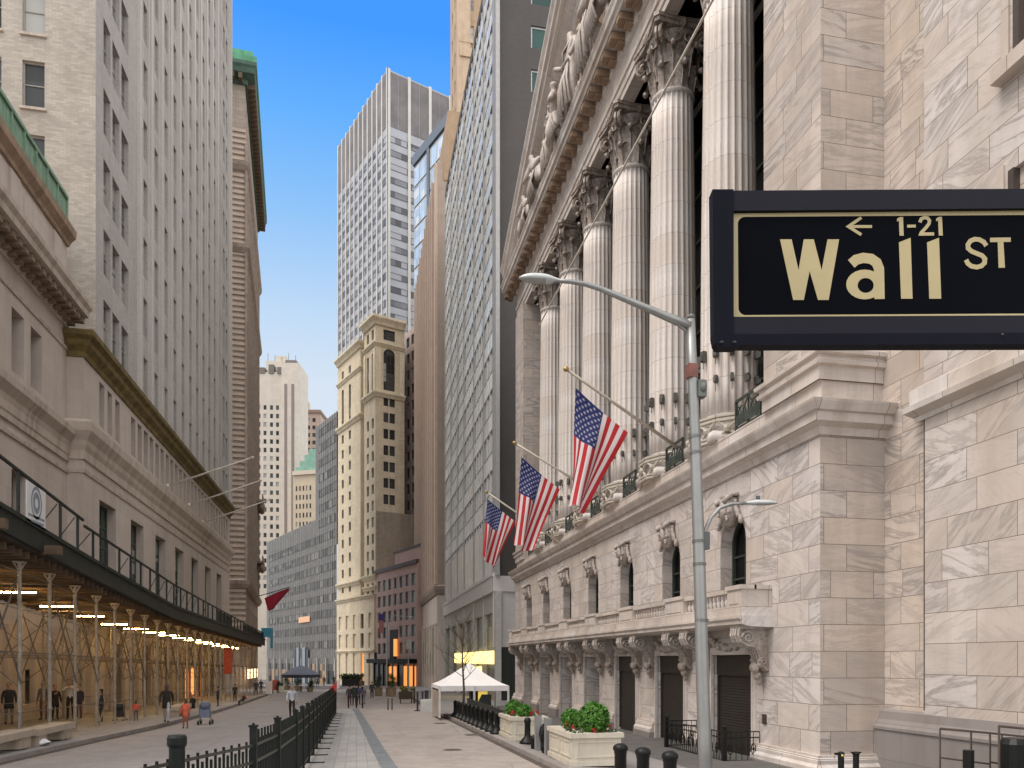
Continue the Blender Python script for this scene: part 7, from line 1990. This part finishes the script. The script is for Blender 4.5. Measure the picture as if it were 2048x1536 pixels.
m = MB(); a = onD(758, 1228, 128); m.box8([a + Vector(v) for v in ((0, 0, 0), (.9, 0, 0), (.9, .08, 0), (0, .08, 0), (0, 0, -3.0), (.7, 0, -3.3), (.7, .08, -3.3), (0, .08, -3.0))], 0); m.box8([a + Vector(v) for v in ((-.02, -.05, .02), (.9, -.05, .02), (.9, -.01, .02), (-.02, -.01, .02), (-.02, -.05, -1), (.8, -.05, -1.1), (.8, -.01, -1.1), (-.02, -.01, -1.0))], 1)
tag(m.build('flag', [plain('flag_faded', (.40, .16, .17), .8, 0, .3, 4), plain('flag_blue', (.05, .05, .2), .8)], origin=a), 'tiny far flag with a blue corner before the pink building', 'flag')
m = MB(); q0 = onG(774, 1378); t0_ = onD(774, 1244, q0.x * SY + q0.y * CY); m.bar(q0, t0_, .12, 0, 8, .08); m.tube([t0_, t0_ + Vector((1.2, 0, 1.0)), t0_ + Vector((3.4, 0, .8))], .06, 6); m.ball(t0_ + Vector((3.7, 0, .75)), .5, .25, .15, 8, 6)
tag(m.build('street_lamp', [M_lamp], origin=q0), 'distant thin street lamp before the pink building', 'street lamp')
m = MB(); q0 = onG(817, 1385); t0_ = onD(817, 1280, q0.x * SY + q0.y * CY); m.bar(q0, t0_, .1, 0, 8, .08); m.box(t0_.x - .3, t0_.x + .3, t0_.y - .2, t0_.y + .2, t0_.z - 1.2, t0_.z); tag(m.build('traffic_signal', [M_lamp], origin=q0), 'distant signal post with a box on top in front of the lit shop', 'signal')
# ================================================================ BARE TREE
def bare_tree(base, top_z, rnd, lab):
    th = thing('bare_tree', lab, 'tree', base); m = MB(); H = top_z - base.z
    tp = [base, base + Vector((.05, 0, H * .3)), base + Vector((-.03, .05, H * .6)), base + Vector((.06, 0, H))]
    m.tube(tp, [.07, .055, .04, .012], 7); m.build('trunk', [plain('bark', (.075, .055, .045), .9, 0, .3, 6)], th, smooth=True)
    b = MB()
    def grow(p, d, L, r, lv):
        n = 3; pts = [p]
        for i in range(n): d = (d + Vector((rnd.uniform(-.25, .25), rnd.uniform(-.25, .25), rnd.uniform(-.05, .3)))).normalized(); pts.append(pts[-1] + d * L / n)
        b.tube(pts, [r, r * .8, r * .6, r * .35], 4)
        if lv < 3:
            for k in range(4): q = pts[1 + k % 3]; a = rnd.uniform(0, 6.28); grow(q, (d * .8 + Vector((math.cos(a), math.sin(a), .3)) * .7).normalized(), L * .6, r * .5, lv + 1)
    for k in range(14):
        t = .38 + .6 * k / 14; a = k * 2.4; grow(base + Vector((0, 0, H * t)), Vector((math.cos(a), math.sin(a), .75)).normalized(), H * .34 * (1.25 - t), .022, 1)
    b.build('branches', [MT['bark']], th)
p = onD(926, 1420, 38); p.z = pz(p.y); bare_tree(p, onD(926, 1235, 38).z, random.Random(5), 'thin bare street tree rising behind the white tent')
p = onG(1062, 1400); 
# ================================================================ PEOPLE
BONES = {}
def pose_pts(kind):
    P = dict(pel=(0, 0, .95), sp=(0, .01, 1.15), ch=(0, 0, 1.36), nk=(0, 0, 1.49), hd=(0, .02, 1.60),
             ls=(-.18, 0, 1.41), le=(-.24, .02, 1.13), lw=(-.25, .09, .88), rs=(.18, 0, 1.41), re=(.24, .02, 1.13), rw=(.25, .09, .88),
             lh=(-.09, 0, .9), lk=(-.10, .03, .50), la=(-.11, -.02, .09), lt=(-.12, .14, .04), rh=(.09, 0, .9), rk=(.10, .03, .50), ra=(.11, -.02, .09), rt=(.12, .14, .04))
    if kind == 'walk': P.update(lk=(-.10, .2, .52), la=(-.1, .26, .12), lt=(-.1, .42, .08), rk=(.1, -.06, .5), ra=(.1, -.32, .14), rt=(.1, -.2, .05), lw=(-.24, -.1, .9), le=(-.25, -.12, 1.14), rw=(.24, .24, .93), re=(.25, .08, 1.13))
    if kind == 'arms': P.update(le=(-.33, .12, 1.25), lw=(-.12, .28, 1.36), re=(.33, .12, 1.25), rw=(.12, .28, 1.36))
    if kind == 'phone': P.update(re=(.25, .06, 1.15), rw=(.12, .28, 1.3))
    if kind == 'push': P.update(le=(-.24, .1, 1.15), lw=(-.2, .38, 1.05), re=(.24, .1, 1.15), rw=(.2, .38, 1.05))
    if kind == 'sit': 
        for k in P: x, y, z = P[k]; P[k] = (x, y, z - .48)
        P.update(lk=(-.13, .42, .46), la=(-.13, .46, .09), lt=(-.14, .62, .04), rk=(.13, .42, .46), ra=(.15, .5, .09), rt=(.16, .66, .04), lw=(-.12, .34, .55), rw=(.12, .34, .55))
    return P
CH = ['pel', 'sp', 'ch', 'nk', 'hd', 'ls', 'le', 'lw', 'rs', 're', 'rw', 'lh', 'lk', 'la', 'lt', 'rh', 'rk', 'ra', 'rt']
ED = [('pel', 'sp'), ('sp', 'ch'), ('ch', 'nk'), ('nk', 'hd'), ('ch', 'ls'), ('ls', 'le'), ('le', 'lw'), ('ch', 'rs'), ('rs', 're'), ('re', 'rw'), ('pel', 'lh'), ('lh', 'lk'), ('lk', 'la'), ('la', 'lt'), ('pel', 'rh'), ('rh', 'rk'), ('rk', 'ra'), ('ra', 'rt')]
RD = dict(pel=(.145, .10), sp=(.135, .095), ch=(.165, .105), nk=.058, hd=.07, ls=.07, le=.048, lw=.034, rs=.07, re=.048, rw=.034, lh=.095, lk=.065, la=.045, lt=.038, rh=.095, rk=.065, ra=.045, rt=.038)
PB = {}
def body(kind):
    if kind in PB: return PB[kind]
    P = pose_pts(kind); m = skin_mesh([P[k] for k in CH], [(CH.index(a), CH.index(b)) for a, b in ED], [RD[k] for k in CH])
    def seg(p, a, b): a, b = Vector(a), Vector(b); t = max(0, min(1, (p - a).dot(b - a) / (b - a).length_squared)); return (p - a.lerp(b, t)).length
    for i, f in enumerate(m.f):
        c = Vector((0, 0, 0))
        for v in f: c += Vector(m.v[v])
        c /= len(f); best = min(ED, key=lambda e: seg(c, P[e[0]], P[e[1]]))
        m.m[i] = {'nk': 0, 'hd': 0}.get(best[1] if best[1] in ('nk', 'hd') else '', 1)
        if best in (('pel', 'lh'), ('pel', 'rh'), ('lh', 'lk'), ('rh', 'rk'), ('lk', 'la'), ('rk', 'ra')): m.m[i] = 2
        if best in (('la', 'lt'), ('ra', 'rt')): m.m[i] = 3
        if best == ('ch', 'nk') and c.z < P['nk'][2] - .02: m.m[i] = 1
    hd = Vector(P['hd']) + Vector((0, .01, .03))
    # head: skull, jaw, nose, ears, eyes, mouth
    m.ball(hd + Vector((0, -.01, .03)), .077, .095, .095, 14, 10); m.ball(hd + Vector((0, .02, -.045)), .055, .07, .07, 12, 8)
    m.ball(hd + Vector((0, .095, -.012)), .014, .022, .028, 6, 5)
    for s in (-1, 1):
        m.ball(hd + Vector((s * .079, -.005, .0)), .012, .022, .032, 6, 5); m.ball(hd + Vector((s * .03, .077, .022)), .013, .01, .009, 6, 4, 3)
        m.box(hd.x - .025, hd.x + .025, hd.y + .072, hd.y + .089, hd.z - .062, hd.z - .054, 3) if s > 0 else None
        w_ = Vector(P['lw' if s < 0 else 'rw']); e_ = Vector(P['le' if s < 0 else 're']); d = (w_ - e_).normalized(); sd_ = d.cross(Vector((1, 0, 0))).normalized()
        m.tube([w_ - d * .01, w_ + d * .04, w_ + d * .095], [.028, .034, .036], 8)
        for k in range(4):
            o_ = sd_ * (.030 - .02 * k); L_ = (.075, .085, .08, .062)[k]; q = w_ + d * .09 + o_
            m.tube([q, q + d * L_ * .5, q + d * L_ + Vector((-s * .018, 0, 0))], [.0095, .009, .007], 5)
        q = w_ + d * .03 + sd_ * .03; m.tube([q, q + sd_ * .03 + d * .025, q + sd_ * .035 + d * .06], [.012, .011, .008], 5)
    PB[kind] = m; return m
SKIN = plain('skin', (.42, .25, .17), .6, 0, .05); SKIN2 = plain('skin_dark', (.13, .07, .045), .6, 0, .05)
def cloth(c): return plain('cloth_%02d%02d%02d' % tuple(int(x * 99) for x in c), c, .85, 0, .2, 5)
def person(loc, h, rz, kind, shirt, legs, label, hair=(.02, .015, .012), long=False, skin=None, shoes=(.03, .03, .03), coat=False, pack=None):
    s = h / 1.76; th = thing('person', label, 'person', loc)
    M = Matrix.Translation(loc) @ Matrix.Rotation(rz, 4, 'Z') @ Matrix.Scale(s, 4)
    q = MB(); q.add(body(kind), M); q.build('body', [skin or SKIN, cloth(shirt), cloth(legs), cloth(shoes)], th, smooth=True)
    P = pose_pts(kind); hd = Vector(P['hd']) + Vector((0, .01, .03)); q = MB(); t = MB()
    t.ball(hd + Vector((0, -.028, .045)), .088, .095, .095, 12, 9, 0, .03)
    if long: t.ball(hd + Vector((0, -.06, -.07)), .085, .05, .14, 10, 8, 0, .05)
    q.add(t, M); q.build('hair', [cloth(hair)], th, smooth=True)
    if coat:
        t = MB(); pz_ = P['pel'][2]; t.lathe((0, 0, pz_ - .28), [(.19, 0), (.175, .15), (.16, .3), (.17, .45), (.18, .55), (.11, .62)], 16, sy=.66); q = MB(); q.add(t, M); q.build('jacket', [cloth(shirt)], th, smooth=True)
    if pack:
        t = MB(); t.ball((0, -.2, P['ch'][2] - .12), .15, .1, .22, 10, 8); q = MB(); q.add(t, M); q.build('backpack', [cloth(pack)], th, smooth=True)
    return th
def pp(px, py, hpx, rz, kind, shirt, legs, label, **k):
    p = onG(px, py); D = p.x * SY + p.y * CY
    if p.x < xat(kl, p.y) - .3 or p.x > 5: 
        # on the pavement, 14 cm higher
        f = (HC - .14) / HC; dx, dy = dxy(px); D = (HC - .14) / ((py - 1320) / F - SL * dy); p = Vector((D * dx, D * dy, pz(D * dy)))
    return person(p, hpx * D / F, R(rz), kind, shirt, legs, label, **k)
pp(18, 1449, 84, 200, 'stand', (.02, .025, .03), (.16, .14, .11), 'person in a dark jacket and khaki trousers at the left edge behind the bench', coat=True, pack=(.03, .04, .05))
pp(87, 1441, 78, 160, 'stand', (.14, .15, .17), (.16, .06, .04), 'person in a grey shirt and rust trousers by the dark doorway', skin=SKIN)
pp(110, 1440, 71, 220, 'phone', (.015, .016, .018), (.012, .012, .015), 'person dressed all in black left of the one with raised arms', coat=True)
pp(141, 1439, 80, 190, 'arms', (.45, .43, .42), (.012, .012, .014), 'person in a white top and black trousers raising both hands under the shed', long=True)
pp(158, 1437, 68, 170, 'stand', (.04, .04, .06), (.14, .06, .04), 'person in dark clothes standing just behind the raised arms', coat=True)
pp(333, 1447, 80, 185, 'walk', (.012, .012, .014), (.36, .37, .40), 'person in a black hooded top and pale grey sweatpants on the left kerb', long=True, coat=True, skin=SKIN2)
pp(371, 1457, 60, 175, 'stand', (.62, .13, .07), (.30, .10, .05), 'person in a bright orange dress standing off the left kerb', coat=True, long=True, skin=SKIN2)
pp(272, 1443, 42, 190, 'stand', (.60, .10, .06), (.10, .08, .08), 'small child in an orange red top under the shed', skin=SKIN2)
pp(487, 1410, 34, 120, 'sit', (.016, .014, .014), (.015, .015, .018), 'person in black sitting on the left kerb with a red bag', pack=(.35, .03, .03))
pp(584, 1437, 67, 182, 'walk', (.50, .52, .60), (.012, .012, .014), 'man in a pale blue shirt and black trousers walking behind the fence')
pp(699, 1412, 42, 10, 'stand', (.05, .04, .045), (.10, .03, .03), 'leftmost of the group standing at the end of the grey strip, in dark clothes', coat=True)
pp(709, 1412, 45, 0, 'stand', (.015, .03, .02), (.012, .012, .02), 'person in a dark green jacket in the middle of the far group', coat=True)
pp(717, 1410, 41, -20, 'stand', (.07, .05, .14), (.02, .02, .05), 'person in a purple jacket in the far group', coat=True, long=True)
pp(727, 1409, 43, 30, 'stand', (.03, .03, .035), (.20, .19, .20), 'rightmost of the far group, in black with grey trousers', pack=(.2, .2, .22))
pp(744, 1397, 34, 0, 'stand', (.03, .035, .045), (.02, .02, .02), 'lone person in a dark blue coat right of the far group', coat=True)
pp(386, 1422, 46, 150, 'sit', (.015, .015, .016), (.02, .02, .02), 'person in black seated on the far concrete bench', coat=True)
pp(522, 1388, 30, 170, 'stand', (.03, .03, .03), (.03, .03, .035), 'person in black near the far end of the shed')
pp(512, 1391, 31, 200, 'walk', (.05, .05, .07), (.02, .02, .03), 'person in a dark blue top walking near the far end of the shed', coat=True)
pp(470, 1402, 34, 20, 'stand', (.03, .025, .02), (.03, .03, .035), 'person in dark brown standing inside the shed left of the kerb sitter', coat=True)
pp(436, 1413, 40, 90, 'phone', (.02, .03, .025), (.05, .05, .06), 'person in dark green looking at a phone by the scaffold posts', coat=True)
pp(203, 1446, 68, 100, 'stand', (.03, .03, .035), (.05, .04, .035), 'person in a charcoal coat between two scaffold posts left of the dark stroller', coat=True, long=True)
pp(668, 1371, 20, 10, 'stand', (.03, .03, .05), (.02, .02, .02), 'tiny person in navy beyond the red and white cloth')
pp(635, 1374, 21, 10, 'walk', (.2, .2, .2), (.02, .02, .02), 'tiny person in grey walking beyond the dark parasol')
pp(648, 1372, 20, 0, 'stand', (.12, .05, .04), (.02, .02, .02), 'tiny person in brown beyond the end of the fence')
# strollers and bag
def stroller(px, py, hpx, c, lab):
    p = onG(px, py); D = p.x * SY + p.y * CY; s = hpx * D / F / 1.0; th = thing('stroller', lab, 'stroller', p, 'strollers on the left side')
    T = lambda x, y, z: (p.x + x * s, p.y + y * s, p.z + z * s)
    m = MB(); m.tube([T(-.22, .25, 0.1), T(-.22, -.2, .6), T(-.22, -.3, 1.0), T(.22, -.3, 1.0), T(.22, -.2, .6), T(.22, .25, .1)], .02 * s, 6); m.tube([T(-.22, -.3, .1), T(-.22, .2, .5)], .02 * s, 6); m.tube([T(.22, -.3, .1), T(.22, .2, .5)], .02 * s, 6); m.build('frame', [M_lamp], th)
    for x in (-.24, .24):
        for y in (-.3, .28): q = MB(); q.tube([T(x - .03, y, .1), T(x + .03, y, .1)], .1 * s, 12); q.build('wheel', [M_black], th)
    m = MB(); m.box8([T(-.2, -.1, .3), T(.2, -.1, .3), T(.2, .22, .3), T(-.2, .22, .3), T(-.22, -.22, .85), T(.22, -.22, .85), T(.22, -.1, .9), T(-.22, -.1, .9)]); m.build('seat', [cloth(c)], th)
    m = MB(); m.ball(T(0, -.08, .82), .24 * s, .26 * s, .18 * s, 12, 8); m.build('hood', [cloth(k3(c, .6))], th, smooth=True)
stroller(411, 1449, 46, (.22, .25, .36), 'blue grey stroller standing at the left kerb'); stroller(240, 1446, 40, (.05, .045, .04), 'dark stroller under the shed beside the small child')
# steam-free small things: chairs of a cafe at the far plaza
m = MB(); th = None
for i, (px, py) in enumerate(((646, 1352), (578, 1352))): pass
# ---------------------------------------------------------------- tidy
for o in bpy.data.objects:
    for k in ('_o', '_nw'):
        if k in o: del o[k]
